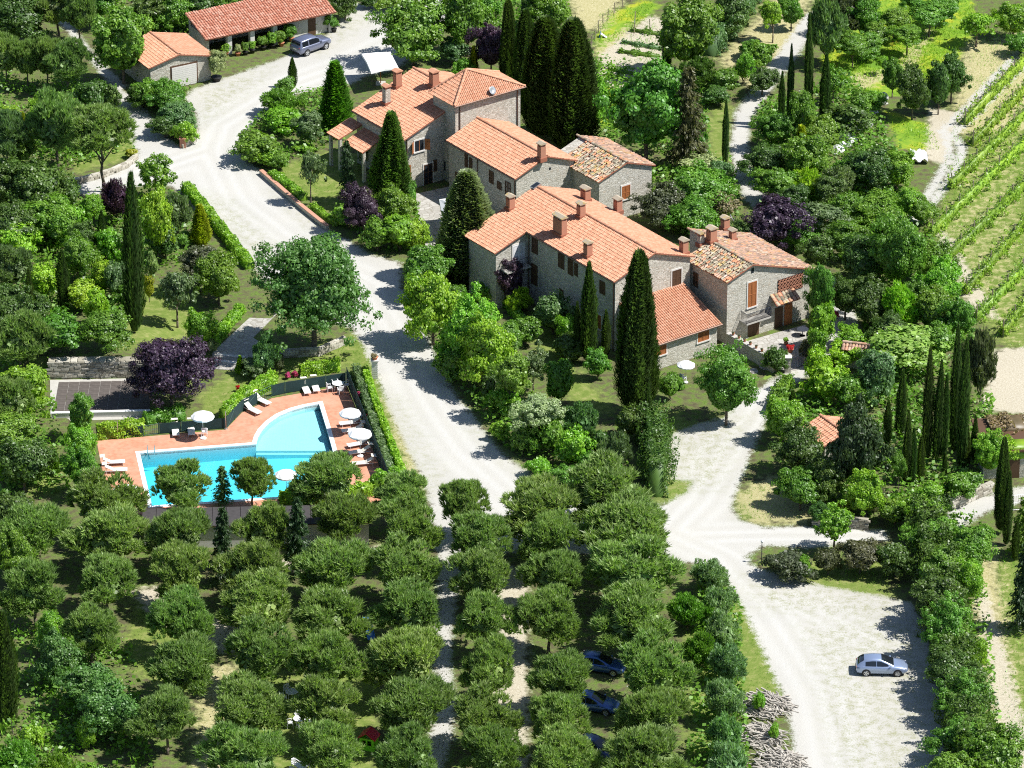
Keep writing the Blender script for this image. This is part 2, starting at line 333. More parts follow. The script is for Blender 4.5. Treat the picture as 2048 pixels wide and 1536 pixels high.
LAWN = [[(560,720),(640,690),(715,665),(760,745),(800,880),(850,985),(815,1000),(760,860),(735,750),(690,730),(640,745),(560,760)],
        [(405,790),(470,735),(560,745),(530,790),(440,830),(400,830)], [(535,340),(650,305),(725,310),(720,400),(660,425),(600,380)],
        [(1030,640),(1110,660),(1150,740),(1230,820),(1160,830),(1080,700)], [(930,560),(980,570),(1010,620),(960,610)],
        [(1322,820),(1400,850),(1530,800),(1500,850),(1420,880),(1340,880)], [(1330,930),(1395,955),(1385,1000),(1325,1020)],
        [(1440,1160),(1490,1200),(1570,1370),(1580,1420),(1500,1390),(1380,1560),(1370,1200)], [(1520,1125),(1770,1120),(1780,1195),(1640,1180)],
        [(1475,985),(1560,960),(1640,1040),(1480,1040)], [(420,1350),(750,1350),(750,1560),(380,1560)], [(280,1180),(420,1290),(360,1400),(240,1320)],
        [(290,580),(370,560),(390,660),(260,730),(200,720)], [(1990,1130),(2060,1100),(2060,1560),(2020,1400)], [(1420,210),(1460,210),(1455,330),(1420,330)],
        [(60,930),(120,930),(120,990),(60,990)], [(1480,650),(1530,700),(1545,745),(1480,700)], [(150,300),(275,270),(270,315),(150,345)]]
MEADOW = [[(1640,120),(1690,80),(1760,0),(1940,-30),(1950,40),(1930,100),(1880,170),(1800,190),(1720,200),(1660,170)], [(1200,30),(1290,0),(1320,10),(1230,90),(1195,110)], [(1190,160),(1260,190),(1230,260),(1180,250)], [(1770,220),(1860,250),(1880,300),(1800,300)]]
DRY = [[(1130,-20),(1260,-20),(1210,60),(1160,60)], [(1190,100),(1240,60),(1310,30),(1320,120),(1290,160),(1200,160)], [(1440,120),(1520,30),(1560,-20),(1620,-20),(1600,80),(1500,180)],
       [(1930,90),(2070,60),(2070,260),(1900,270)], [(1930,1080),(1990,1090),(2060,1560),(1990,1560)], [(1470,990),(1540,950),(1680,1045),(1500,1048)],
       [(1700,150),(1790,140),(1860,40),(1900,0),(1830,130),(1700,190)], [(400,1330),(470,1330),(470,1560),(390,1560)], [(770,800),(800,800),(850,970),(820,985)], [(1330,880),(1400,870),(1440,900),(1400,960),(1340,940)]]
DIRT = [[(1990,700),(2070,690),(2070,830),(1960,820)], [(1950,1180),(1975,1180),(2060,1480),(2060,1560),(2010,1560)], [(1860,440),(1905,480),(2000,640),(1940,620)], [(1200,110),(1300,30),(1330,40),(1320,140),(1250,200),(1195,150)],
        [(1860,215),(1920,225),(1900,330),(1850,320)]]
WEEDY = [[(560,120),(480,150),(395,180),(400,260),(440,230),(520,170)], [(560,370),(650,450),(630,470),(540,380)], [(380,380),(500,510),(560,500),(460,400)], [(770,790),(860,990),(900,990),(810,800)], [(1340,860),(1500,830),(1440,980),(1340,990)],
         [(1600,1250),(1870,1220),(1890,1560),(1680,1560)], [(1480,1150),(1800,1190),(1830,1260),(1520,1220)], [(1480,990),(1600,1000),(1640,1040),(1480,1040)], [(960,850),(1140,990),(1100,1000),(930,850)], [(1550,740),(1610,700),(1640,720),(1560,800)], [(600,95),(700,20),(740,40),(640,110)]]
st = 0.42
xs = np.concatenate([[-3000, -900, -300, -120], np.arange(-66, 66.01, st), [120, 300, 900, 3000]])
ys = np.concatenate([[-380, -200, -110], np.arange(-84, 118.01, st), [160, 300, 700, 1800, 5000]])
XX, YY = np.meshgrid(xs, ys); inner = (np.abs(XX) < 70) & (YY > -86) & (YY < 120)
def blend(polys, w):
    r = np.zeros(XX.shape)
    for p in polys: r = np.maximum(r, np.clip(0.5+poly_sd(XX, YY, p)/(2*w), 0, 1))
    return r
road_sd = poly_sd(XX, YY, ROAD); up_sd = poly_sd(XX, YY, UPDRIVE); gp_sd = poly_sd(XX, YY, GROVEPATH); tl_sd = poly_sd(XX, YY, TRACKL)
vt_sd = 0.5-np.minimum(line_d(XX, YY, VT1), line_d(XX, YY, VT2)); lt_sd = 1.3-line_d(XX, YY, LOWTRACK)
drive2 = 0.5-np.minimum(line_d(XX, YY, [(1650,560),(1672,640),(1678,690)]), line_d(XX, YY, [(1668,560),(1702,640),(1710,690)]))
gmax = np.maximum.reduce([road_sd, up_sd, gp_sd-0.3, tl_sd, vt_sd*1.1-0.05, lt_sd-0.1, drive2])
A = {'gravel': np.clip(0.5+gmax/3.4, 0, 1)*inner, 'lawn': np.maximum(blend(LAWN, 2.0), blend([VINEY], 2.0)*0.7)*inner, 'meadow': blend(MEADOW, 1.5)*inner,
     'dry': np.maximum(blend(DRY, 2.5), blend([VINEY], 2.5)*0.46)*inner*0.95, 'dirt': np.maximum(blend(DIRT, 1.5), blend(GROVEDIRT, 1.6)*0.95)*inner, 'weedy': blend(WEEDY, 1.5)*inner}
wl = [line_d(XX, YY, q) for q in ([(880,-30),(840,60),(700,130),(560,180),(440,250),(420,300),(470,400),(560,470),(640,520),(740,570),(800,680),(860,800),(930,900),(1040,1000),(1200,1050),(1340,1060),(1450,1110),(1560,1230),(1660,1380),(1700,1560)], [(1340,1060),(1400,1000),(1460,900),(1530,800),(1620,730)], [(1400,1075),(1560,1070),(1770,1072)], [(420,300),(330,330),(220,370)], [(1450,1110),(1600,1210),(1740,1290)])]
wl = np.minimum.reduce(wl)
A['wear'] = (np.exp(-((wl-0.75)/0.42)**2)+0.7*np.exp(-((wl-2.3)/0.5)**2))*inner
ZZ = hgt(XX, YY)*inner
# soft unevenness off the roads
rs = np.random.RandomState(3)
und = sum(np.sin(XX*k*np.cos(a)+YY*k*np.sin(a)+b)*w for k, a, b, w in [(0.35, .4, 1, .05), (0.6, 2.2, 3, .04), (1.1, 1.1, 5, .025)])
off = np.clip(-gmax/3, 0, 1)*inner*(1-blend([[(150,700),(850,640),(900,1120),(150,1120)], [(640,150),(1700,150),(1750,780),(640,600)]], 2))
ZZ = ZZ+und*off-0.0
nv = len(xs)
idx = np.arange(XX.size).reshape(XX.shape)
Q = np.stack([idx[:-1,:-1], idx[:-1,1:], idx[1:,1:], idx[1:,:-1]], -1).reshape(-1, 4)
def facemean(a): return (a[:-1,:-1]+a[:-1,1:]+a[1:,1:]+a[1:,:-1]).ravel()/4
fin = facemean(inner.astype(float)) > 0.99
kindf = np.zeros(len(Q), int)
kindf[(facemean(road_sd) > 0.05) & fin] = 1
kindf[(facemean(np.maximum(up_sd, drive2)) > 0.05) & fin & (kindf == 0)] = 2
kindf[(facemean(gp_sd) > 0) & fin & (kindf == 0)] = 3
kindf[(facemean(vt_sd) > 0) & fin & (kindf == 0)] = 4
kindf[(facemean(tl_sd) > 0) & fin & (kindf == 0)] = 5
# the pool and its basin are cut out of the sheet
POOL = [(280,907),(512,889),(516,874),(524,860),(538,845),(558,831),(584,820),(610,813),(638,808),(654,860),(672,925),(690,985),(304,1012)]
kindf[(facemean(poly_sd(XX, YY, POOL)) > -0.5) & fin] = -1
V = np.stack([XX.ravel(), YY.ravel(), ZZ.ravel()], -1)
def sheet(name, k, label):
    q = Q[kindf == k]; u, inv = np.unique(q, return_inverse=True)
    m = npmesh(name, V[u], inv.reshape(q.shape), True)
    for an, arr in A.items():
        at = m.attributes.new(an, 'FLOAT', 'POINT'); at.data.foreach_set('value', arr.ravel()[u].astype(np.float32))
    o = link(name, m, None, M['land']); tag(o, label, kind='structure'); return o
sheet('ground', 0, 'grass, litter and bare earth of the hillside')
sheet('gravel_road', 1, 'pale gravel road and yards winding round the houses')
sheet('gravel_drive', 2, 'pale gravel drive climbing behind the houses')
sheet('grove_path', 3, 'sandy path running down through the pine grove')
sheet('vineyard_track', 4, 'two wheel ruts of bare earth beside the vineyard')
sheet('dirt_path', 5, 'narrow dirt path climbing beside the garage')
# ------------------------------------------------------------------ houses
PHI = R(36)
class Frame:
    "local frame: x along the gable (right and away), y along the ridge (left and away), z up"
    def __init__(s, o, phi=PHI):
        s.o = Vector(o); s.phi = phi; s.X = Vector((math.cos(phi), math.sin(phi), 0)); s.Y = Vector((-math.sin(phi), math.cos(phi), 0))
    def loc(s, w): d = Vector(w)-s.o; return Vector((d.dot(s.X), d.dot(s.Y), d.z))
    def wrd(s, l): return s.o+s.X*l[0]+s.Y*l[1]+Vector((0, 0, l[2]))
    def hit(s, px, py, n, d):                 # picture ray with local plane n.l = d
        c = s.loc(CAMPOS); r = ray(px, py); r = Vector((r.dot(s.X), r.dot(s.Y), r.z)); n = Vector(n)
        return c+r*((d-n.dot(c))/n.dot(r))
def frame_at(px, py, z, lx, ly, phi=PHI):
    "frame whose local point (lx, ly, z) shows at the picture point"
    w = P(px, py, z); f = Frame((0, 0, 0), phi); return Frame(w-f.X*lx-f.Y*ly-Vector((0, 0, z)), phi)
def house(name, f, label, cat='house'): return empty(name, f.o, label, cat, None, f.phi)
RSEED = [1]
def tiles_mesh(name, p0, u, v, wid, leng, tw=0.21, cl=0.36, jit=0.0, hh=0.062):
    "barrel tiles laid in courses on a slope: p0 eave corner, u along the eave, v up the slope"
    RSEED[0] += 1; rg = np.random.RandomState(RSEED[0])
    u = np.array(u, float); v = np.array(v, float); n = np.cross(u, v); n /= np.linalg.norm(n)
    if n[2] < 0: n = -n
    nu = max(1, int(round(wid/tw))); ncs = max(1, int(round(leng/cl))); tw = wid/nu; cl = leng/ncs
    i, j = np.meshgrid(np.arange(nu), np.arange(ncs)); i = i.ravel(); j = j.ravel(); k = len(i)
    prof = [(-0.43, 0.0), (-0.28, 0.75), (0.0, 1.0), (0.28, 0.75), (0.43, 0.0)]
    vs = np.zeros((k, 10, 3)); ju = rg.randn(k)*jit*0.25*tw; jr = rg.randn(k)*jit*0.12; jv = rg.randn(k)*jit*0.18*cl; jn = np.abs(rg.randn(k))*jit*0.025
    for e, (sv_, lift, nar) in enumerate(((-0.04, 0.035, 1.0), (1.06, 0.0, 0.86))):
        for q, (a, b) in enumerate(prof):
            uu = (i+0.5)*tw+a*tw*nar*1.02+ju+jr*(sv_-0.5)*cl; vv = (j+sv_)*cl+jv; nn = b*hh+lift+jn
            vs[:, e*5+q] = np.array(p0)+uu[:, None]*u+vv[:, None]*v+nn[:, None]*n
    base = (np.arange(k)*10)[:, None]
    fs = np.concatenate([base+np.array([[q, q+1, q+6, q+5]]) for q in range(4)]+[base+np.array([[0, 1, 3, 4]])], 0)
    return npmesh(name, vs.reshape(-1, 3), fs)
def slope(h, e0, e1, r0, r1, style='tile', name='roof_slope', tw=0.21, cl=0.36, jit=0.12, clipu=None):
    "roof slope: eave from e0 to e1, ridge r0 to r1 (local points); slab with a field of tiles"
    e0, e1, r0, r1 = map(Vector, (e0, e1, r0, r1))
    u = (e1-e0); wid = u.length; u = u/wid; vv = r0-e0; vv = vv-u*vv.dot(u); leng = vv.length; vv = vv/leng
    n = u.cross(vv)
    if n.z < 0: n = -n
    m = MB(); t = n*0.10
    m.add([e0-t, e1-t, r1-t, r0-t, e0, e1, r1, r0], [(0,1,2,3),(4,5,6,7),(0,1,5,4),(1,2,6,5),(2,3,7,6),(3,0,4,7)])
    o = m.build(name, M['slab'], h)
    me = tiles_mesh('tile_field', e0, u, vv, wid, leng, tw, cl, jit)
    if (r0-e0-vv*leng).length > 0.05 or (r1-e1-vv*leng).length > 0.05:      # triangular or raked slope: trim tiles to the outline
        bm = bmesh.new(); bm.from_mesh(me)
        for a, b in ((e1, r1), (r1, r0), (r0, e0)):
            if (b-a).length < 0.05: continue
            nn = (b-a).cross(n)
            bmesh.ops.bisect_plane(bm, geom=list(bm.verts)+list(bm.edges)+list(bm.faces), plane_co=a, plane_no=nn, clear_outer=True)
        bm.to_mesh(me); bm.free()
    tf = link('tile_field', me, o, M[style]); tag(tf, kind='stuff')
    return o
def ridge(h, a, b, style='tile', r=0.13):
    a = Vector(a); b = Vector(b); n = max(2, int((b-a).length/0.4)); m = MB()
    for i in range(n):
        p = a+(b-a)*(i/n); q = a+(b-a)*((i+1.08)/n); d = (b-a).normalized(); s_ = d.cross(Vector((0,0,1))).normalized(); w = s_.cross(d)
        vs = []
        for pt, rr in ((p, r*1.12), (q, r*0.95)):
            for k in range(6):
                t = math.pi*k/5; vs.append(pt+s_*rr*math.cos(t)*1.15+w*rr*math.sin(t))
        m.add(vs, [(k, k+1, k+7, k+6) for k in range(5)])
    o = m.build('ridge_tiles', M[style], h); tag(o, kind='stuff'); return o
def block(h, xs_, y0, y1, name='wall', mat='stone'):
    "walls: profile of (x,z) points extruded from y0 to y1"
    return MB().profy(xs_, y0, y1).build(name, M[mat], h)
def pipe(h, x, y, z0, z1):
    MB().tube((x, y, z0), (x, y, z1), 0.055, n=6).build('drainpipe', M['gutter'], h)
def gutter(h, a, b):
    MB().tube(a, b, 0.075, n=7).build('gutter', M['gutter'], h)
def opening(h, f, face, d, px, py, w, hh, kind='shutter', mat='wood', surround=True, z=None):
    "window or door seen at the picture point on the wall face: 'L' x=d looking to -x, 'F' y=d looking to -y"
    if face == 'L': l = f.hit(px, py, (1,0,0), d); ax = Vector((0,1,0)); nn = Vector((-1,0,0)); c = Vector((d, l.y, l.z))
    else: l = f.hit(px, py, (0,1,0), d); ax = Vector((1,0,0)); nn = Vector((0,-1,0)); c = Vector((l.x, d, l.z))
    if z is not None: c.z = z
    up = Vector((0,0,1))
    def bx(mb, a0, a1, z0, z1, n0, n1):
        vs = []
        for zz in (z0, z1):
            for (a, n) in ((a0, n0), (a1, n0), (a1, n1), (a0, n1)): vs.append(c+ax*a+up*zz+nn*n)
        mb.add(vs, [(0,3,2,1),(4,5,6,7),(0,1,5,4),(1,2,6,5),(2,3,7,6),(3,0,4,7)])
    isdoor = kind in ('door', 'glazed')
    root = MB(); bx(root, -w/2, w/2, -hh/2, hh/2, -0.01, 0.02)
    o = root.build('door' if isdoor else 'window', M['glass_dark'] if kind in ('open', 'glazed', 'dark') else M['wood_dark'], h)
    if surround:
        s_ = MB(); t = 0.13
        bx(s_, -w/2-t, -w/2, -hh/2, hh/2, -0.01, 0.05); bx(s_, w/2, w/2+t, -hh/2, hh/2, -0.01, 0.05)
        bx(s_, -w/2-t, w/2+t, hh/2, hh/2+t*1.1, -0.01, 0.052); s_.build('surround', M['surround'], o)
        if not isdoor:
            q = MB(); bx(q, -w/2-t*1.3, w/2+t*1.3, -hh/2-t, -hh/2, -0.01, 0.12); q.build('sill', M['surround'], o)
    if kind == 'shutter':
        for s_ in (-1, 1):
            q = MB(); a0, a1 = (-w/2, -0.015) if s_ < 0 else (0.015, w/2)
            bx(q, a0, a0+0.07, -hh/2, hh/2, 0.02, 0.075); bx(q, a1-0.07, a1, -hh/2, hh/2, 0.02, 0.075)
            for zz in (-hh/2, -0.04, hh/2-0.08): bx(q, a0+0.07, a1-0.07, zz, zz+0.08, 0.02, 0.07)
            nsl = max(4, int(hh/0.09))
            for k in range(nsl):
                zz = -hh/2+hh*(k+0.2)/nsl; bx(q, a0+0.07, a1-0.07, zz, zz+hh/nsl*0.62, 0.02, 0.05)
            q.build('shutter', M[mat], o)
    elif kind == 'open':
        for s_ in (-1, 1):
            q = MB(); a = s_*w/2; vs = []
            e = c+ax*(a+s_*0.14)+nn*0.05; d2 = (ax*s_*0.75+nn*0.66)
            for zz in (-hh/2, hh/2):
                for t0, t1 in ((0, 0), (w/2, 0), (w/2, 0.04), (0, 0.04)): vs.append(e+d2*t0+d2.cross(up)*t1+up*zz)
            q.add(vs, [(0,3,2,1),(4,5,6,7),(0,1,5,4),(1,2,6,5),(2,3,7,6),(3,0,4,7)]); q.build('shutter', M[mat], o)
        q = MB(); bx(q, -0.03, 0.03, -hh/2, hh/2, 0.02, 0.05); q.build('frame', M[mat], o)
    elif kind == 'glazed':
        q = MB()
        for a in (-w/2, -0.05, w/2-0.09): bx(q, a, a+0.09, -hh/2, hh/2, 0.02, 0.06)
        for zz in (-hh/2, -hh*0.2, hh*0.1, hh/2-0.09): bx(q, -w/2+0.09, w/2-0.09, zz, zz+0.08, 0.02, 0.055)
        q.build('frame', M[mat], o)
    elif kind == 'door':
        for k in range(4):
            q = MB(); bx(q, -w/2+w*k/4+0.008, -w/2+w*(k+1)/4-0.008, -hh/2, hh/2, 0.02, 0.05); q.build('plank', M[mat], o)
    return o
def chimney(h, f, px, py, plane, hh=1.1, w=0.55, d=0.55, mat='brick', cap='old', wide=1):
    "chimney standing where the picture shows its foot on the roof slope z = z0 + m*(x-x0)"
    x0, z0, m_ = plane
    l = f.hit(px, py, (-m_, 0, 1), z0-m_*x0)
    b = MB(); b.box((l.x-w/2, l.y-d/2*wide, l.z-0.4), (l.x+w/2, l.y+d/2*wide, l.z+hh)); o = b.build('chimney', M[mat], h)
    fl = MB(); fl.box((l.x-w/2-0.1, l.y-d/2*wide-0.1, l.z-0.3), (l.x+w/2+0.1, l.y+d/2*wide+0.1, l.z+0.12)); fl.build('flashing', M['slab'], o)
    zt = l.z+hh
    c = MB()
    for sx in (-1, 1):
        for sy in (-1, 0, 1): c.box((l.x+sx*(w/2-0.06)-0.05, l.y+sy*(d/2*wide-0.06)-0.05, zt), (l.x+sx*(w/2-0.06)+0.05, l.y+sy*(d/2*wide-0.06)+0.05, zt+0.26))
    c.box((l.x-w/2+0.1, l.y-d/2*wide+0.1, zt), (l.x+w/2-0.1, l.y+d/2*wide-0.1, zt+0.2)); c.build('vent_pillars', M['brick'], o)
    q = MB(); e = 0.09; zz = zt+0.26
    q.add([(l.x-w/2-e, l.y-d/2*wide-e, zz), (l.x+w/2+e, l.y-d/2*wide-e, zz), (l.x+w/2+e, l.y+d/2*wide+e, zz), (l.x-w/2-e, l.y+d/2*wide+e, zz),
           (l.x-w/2-e, l.y-d/2*wide-e, zz+0.07), (l.x+w/2+e, l.y-d/2*wide-e, zz+0.07), (l.x+w/2+e, l.y+d/2*wide+e, zz+0.07), (l.x-w/2-e, l.y+d/2*wide+e, zz+0.07),
           (l.x, l.y-d/2*wide-e, zz+0.26), (l.x, l.y+d/2*wide+e, zz+0.26)],
          [(0,3,2,1),(0,1,5,4),(2,3,7,6),(1,2,6,5),(3,0,4,7),(4,5,8),(6,7,9),(5,6,9,8),(7,4,8,9)])
    q.build('chimney_cap', M['tile_old' if cap == 'old' else 'tile'], o)
    return o
def dish(h, f, l, rz=0.0):
    l = Vector(l); b = MB(); b.tube(l, l+Vector((0, 0, 0.9)), 0.03, n=6); o = b.build('dish_mast', M['metal'], h)
    q = MB(); Mx = Matrix.Translation(l+Vector((0, 0, 0.8))) @ Matrix.Rotation(rz, 4, 'Z') @ Matrix.Rotation(R(62), 4, 'X')
    q.lathe([(0.001, -0.02), (0.2, 0.0), (0.38, 0.07), (0.42, 0.1), (0.40, 0.11), (0.2, 0.04), (0.001, 0.02)], 16, M=Mx)
    q.build('satellite_dish', M['metal'], o, True)
    w = MB(); w.tube(Mx @ Vector((0, -0.38, 0.08)), Mx @ Vector((0, -0.05, 0.45)), 0.015, n=5); w.build('dish_arm', M['metal'], o)
# ---- the long house
LH = frame_at(1228.3, 565.8, 7.15, -0.35, -0.3)
h = house('farmhouse', LH, 'long stone house with orange gabled roof and seven chimneys')
W = 8.7; m_ = 0.35; ez = 7.25; xr = W/2; zr = ez+m_*xr; YL = 18.0; YI = 13.6; XWI = -3.66
def zl(x): return ez+m_*x
block(h, [(0,0),(W,0),(W,ez),(xr,zr),(0,ez)], 0, YL)
block(h, [(XWI,0),(0.01,0),(0.01,ez-0.01),(XWI,zl(XWI)-0.01)], YI, YL-0.02, 'wing_wall')
ov = 0.35
slope(h, (-ov, -0.3, zl(-ov)+0.1), (-ov, YI-0.3, zl(-ov)+0.1), (xr, -0.3, zr+0.1), (xr, YI-0.3, zr+0.1))
slope(h, (XWI-ov, YI-0.3, zl(XWI-ov)+0.1), (XWI-ov, YL+0.3, zl(XWI-ov)+0.1), (xr, YI-0.3, zr+0.1), (xr, YL+0.3, zr+0.1))
slope(h, (W+ov, YL+0.3, zl(-ov)+0.1), (W+ov, -0.3, zl(-ov)+0.1), (xr, YL+0.3, zr+0.1), (xr, -0.3, zr+0.1))
ridge(h, (xr, -0.32, zr+0.13), (xr, YL+0.32, zr+0.13))
gutter(h, (-ov-0.05, -0.25, zl(-ov)+0.05), (-ov-0.05, YI-0.3, zl(-ov)+0.05)); pipe(h, -0.08, 0.15, 0, ez-0.1); pipe(h, -0.08, YI-0.3, 0, ez-0.2)
for px, py, w, hh, k, mt in [(1123,520.7,0.9,1.6,'shutter','wood_dark'), (1141.6,534,0.8,1.6,'shutter','wood_dark'), (1152.6,539,0.5,1.3,'shutter','wood_dark'), (1069,549,1.0,2.1,'door','wood_dark'),
                              (1196.6,642,0.95,1.4,'shutter','wood'), (1123,586,0.6,0.8,'shutter','wood_dark'), (1070,487,0.9,2.0,'shutter','wood_dark'), (1205,575,0.8,1.3,'shutter','wood_dark')]:
    opening(h, LH, 'L', 0, px, py, w, hh, k, mt, surround=(mt == 'wood'))
opening(h, LH, 'F', 0, 1353, 555, 1.05, 1.6, 'shutter', 'wood_dark')
o = opening(h, LH, 'F', YI, 1037, 488, 1.3, 2.1, 'shutter', 'plastic', z=zl(0)-2.3)
# balcony railing of the wing
q = MB(); zb = zl(0)-3.3
q.box((XWI+0.6, YI-1.0, zb-0.12), (-0.3, YI, zb)); bal = q.build('balcony_slab', M['concrete'], h)
q = MB()
for k in range(16): q.tube((XWI+0.6+k*0.18, YI-0.95, zb), (XWI+0.6+k*0.18, YI-0.95, zb+1.0), 0.022, n=4)
q.tube((XWI+0.6, YI-0.95, zb+1.0), (-0.5, YI-0.95, zb+1.0), 0.02, n=5); q.build('railing', M['iron'], bal)
PL = (0, ez+0.18, m_); PRr = (W, ez+0.18, -m_)
for px, py, hh, wide, pl in [(1020.8,415.7,0.95,1,PL), (1120,466,1.45,2.2,PL), (1162,431.5,1.0,1,PL), (1175.8,509.7,1.0,1,PL), (1171,398.6,0.9,1.3,PRr), (1235.6,421.8,1.0,1,PRr), (1367.5,504.8,1.0,1,PRr)]:
    chimney(h, LH, px, py, pl, hh, 0.62, 0.62, wide=wide)
l = LH.hit(1071, 372, (-m_, 0, 1), ez+0.2)
q = MB(); Mx = Matrix.Translation(l+Vector((0,0,0.05))) @ Matrix.Rotation(-math.atan(m_), 4, 'Y')
q.box((-0.45, -0.3, -0.1), (0.45, 0.3, 0.06), Mx); o = q.build('skylight', M['metal'], h)
q = MB(); q.box((-0.38, -0.23, 0.0), (0.38, 0.23, 0.075), Mx); q.build('pane', M['glass_dark'], o)
# lean-to extension on the gable end
XE0, XE1, YE = 3.95, 8.55, -4.35
a = LH.hit(1311, 686.7, (0,0,1), 2.85); XE0 = a.x+0.3
a = LH.hit(1444.4, 646, (0,0,1), 2.85); XE1 = a.x-0.3; YE = a.y+0.35
block(h, [(XE0,0),(XE1,0),(XE1,2.8),(XE0,2.8)], YE, -0.01, 'extension_wall')
q = MB(); n_ = [(YE, 2.8), (-0.012, 2.8), (-0.012, 4.5)]
q.add([(XE0+0.01, y, z) for y, z in n_]+[(XE1-0.01, y, z) for y, z in n_], [(0,1,2),(5,4,3),(0,3,4,1),(1,4,5,2),(2,5,3,0)]); q.build('extension_gable', M['stone'], h)
slope(h, (XE0-0.3, YE-0.35, 2.75), (XE1+0.3, YE-0.35, 2.75), (XE0-0.3, 0.0, 4.72), (XE1+0.3, 0.0, 4.72), tw=0.24)
gutter(h, (XE0-0.3, YE-0.4, 2.72), (XE1+0.3, YE-0.4, 2.72))
opening(h, LH, 'F', YE, 1322, 700, 1.15, 0.95, 'shutter', 'wood'); opening(h, LH, 'F', YE, 1406.5, 672, 1.3, 0.95, 'shutter', 'wood')
# ---- the villa with its tower
VI = frame_at(808.5, 282, 5.55, -0.35, -0.3)
h = house('villa', VI, 'stone villa with broad orange roof and square hipped tower')
m_ = 0.365; ez = 5.65; xr = 7.15; zr = ez+m_*xr; W = 11.3; er = zr-m_*(W-xr); YL = 8.5
block(h, [(0,0),(W,0),(W,er),(xr,zr),(0,ez)], 0, YL)
def zl(x): return ez+m_*x
slope(h, (-0.35, -0.3, zl(-0.35)+0.1), (-0.35, YL+0.3, zl(-0.35)+0.1), (xr, -0.3, zr+0.1), (xr, YL+0.3, zr+0.1))
slope(h, (W+0.35, YL+0.3, er-0.03), (W+0.35, 1.7, er-0.03), (xr, YL+0.3, zr+0.1), (xr, 1.7, zr+0.1))
ridge(h, (xr, 1.7, zr+0.13), (xr, YL+0.32, zr+0.13))
gutter(h, (-0.4, -0.3, zl(-0.35)+0.04), (-0.4, YL+0.3, zl(-0.35)+0.04)); pipe(h, 0.12, -0.08, 0, ez-0.1)
TX0, TX1, TY0, TY1, TZ = 4.6, 12.5, -2.0, 1.75, 8.75
block(h, [(TX0,0),(TX1,0),(TX1,TZ),(TX0,TZ)], TY0, TY1, 'tower_wall')
c = [(TX0-0.35,TY0-0.35,TZ), (TX1+0.35,TY0-0.35,TZ), (TX1+0.35,TY1+0.35,TZ), (TX0-0.35,TY1+0.35,TZ)]; ap = (7.4, 0.0, TZ+2.35)
for i in (0, 1, 2, 3):
    slope(h, c[i], c[(i+1) % 4], ap, ap, name='tower_roof_slope')
for p in c: ridge(h, (p[0], p[1], p[2]+0.08), (ap[0], ap[1], ap[2]+0.08), r=0.11)
gutter(h, (TX0-0.4, TY0-0.4, TZ-0.05), (TX1+0.4, TY0-0.4, TZ-0.05)); pipe(h, TX0+0.5, TY0-0.08, 0, TZ-0.1); pipe(h, TX1-0.4, TY0-0.08, 0, TZ-0.1)
PL = (0, ez+0.2, m_)
chimney(h, VI, 773, 205, PL, 1.5, 0.6, 0.6, 'stone', 'new'); chimney(h, VI, 795, 171, PL, 1.3, 0.7, 0.6, 'brick', 'new'); chimney(h, VI, 868, 170, PL, 1.2, 0.75, 0.7, 'brick', 'new')
dish(h, VI, VI.hit(984, 196, (0,1,0), TY0-0.25), R(10))
opening(h, VI, 'F', 0, 838, 291, 1.05, 1.15, 'open', 'wood'); opening(h, VI, 'F', 0, 856, 349, 1.05, 2.2, 'glazed', 'wood_dark', z=1.1)
opening(h, VI, 'F', 0, 870, 331, 0.45, 1.2, 'shutter', 'wood_dark', surround=False); opening(h, VI, 'L', TX0, 888, 331, 0.55, 0.95, 'dark', 'wood_dark', surround=False)
opening(h, VI, 'F', 0, 817, 345, 0.5, 1.5, 'shutter', 'wood', surround=False)
# porch on the garden side
for (y0, y1, z0, z1, dx) in ((3.9, 7.2, 3.3, 4.25, 2.5), (7.45, 9.6, 3.6, 4.5, 2.9)):
    slope(h, (-dx, y0, z0), (-dx, y1, z0), (-0.0, y0, z1), (-0.0, y1, z1), name='porch_roof')
    for yy in (y0+0.25, y1-0.25): MB().box((-dx+0.2, yy-0.15, 0), (-dx+0.5, yy+0.15, z0-0.05)).build('porch_pillar', M['stone'], h)
# ---- the middle house joined to the tower
MH = frame_at(1030.6, 360, 5.2, -0.35, -0.3)
h = house('gabled_house', MH, 'stone house with plain gabled orange roof between tower and long house')
W = 6.9; m_ = 0.38; ez = 5.3; xr = W/2; zr = ez+m_*xr
tl = MH.loc(VI.wrd((TX0, TY0, 0))); YL = tl.y-0.02
block(h, [(0,0),(W,0),(W,ez),(xr,zr),(0,ez)], 0, YL)
def zl(x): return ez+m_*x
slope(h, (-0.35, -0.3, zl(-0.35)+0.1), (-0.35, YL, zl(-0.35)+0.1), (xr, -0.3, zr+0.1), (xr, YL, zr+0.1))
slope(h, (W+0.35, YL, zl(-0.35)+0.1), (W+0.35, -0.3, zl(-0.35)+0.1), (xr, YL, zr+0.1), (xr, -0.3, zr+0.1))
ridge(h, (xr, -0.32, zr+0.13), (xr, YL, zr+0.13)); gutter(h, (-0.4, -0.3, zl(-0.35)+0.04), (-0.4, YL, zl(-0.35)+0.04)); pipe(h, -0.08, 6.4, 0, ez-0.1); pipe(h, -0.08, 0.2, 0, ez-0.1)
chimney(h, MH, 1083, 316, (0, ez+0.2, m_), 1.25, 0.6, 0.6, 'brick', 'old')
for px, py, w, hh, k in [(933,321,0.5,1.4,'shutter'), (942,329,0.5,1.4,'shutter'), (983,354,0.75,1.35,'shutter'), (999,371,0.7,0.8,'shutter'), (1016,379,0.9,1.6,'glazed'), (916,363,0.9,1.9,'door')]:
    opening(h, MH, 'L', 0, px, py, w, hh, k, 'wood_dark', surround=False)
opening(h, MH, 'F', 0, 1100, 337, 0.22, 0.22, 'dark', surround=False)
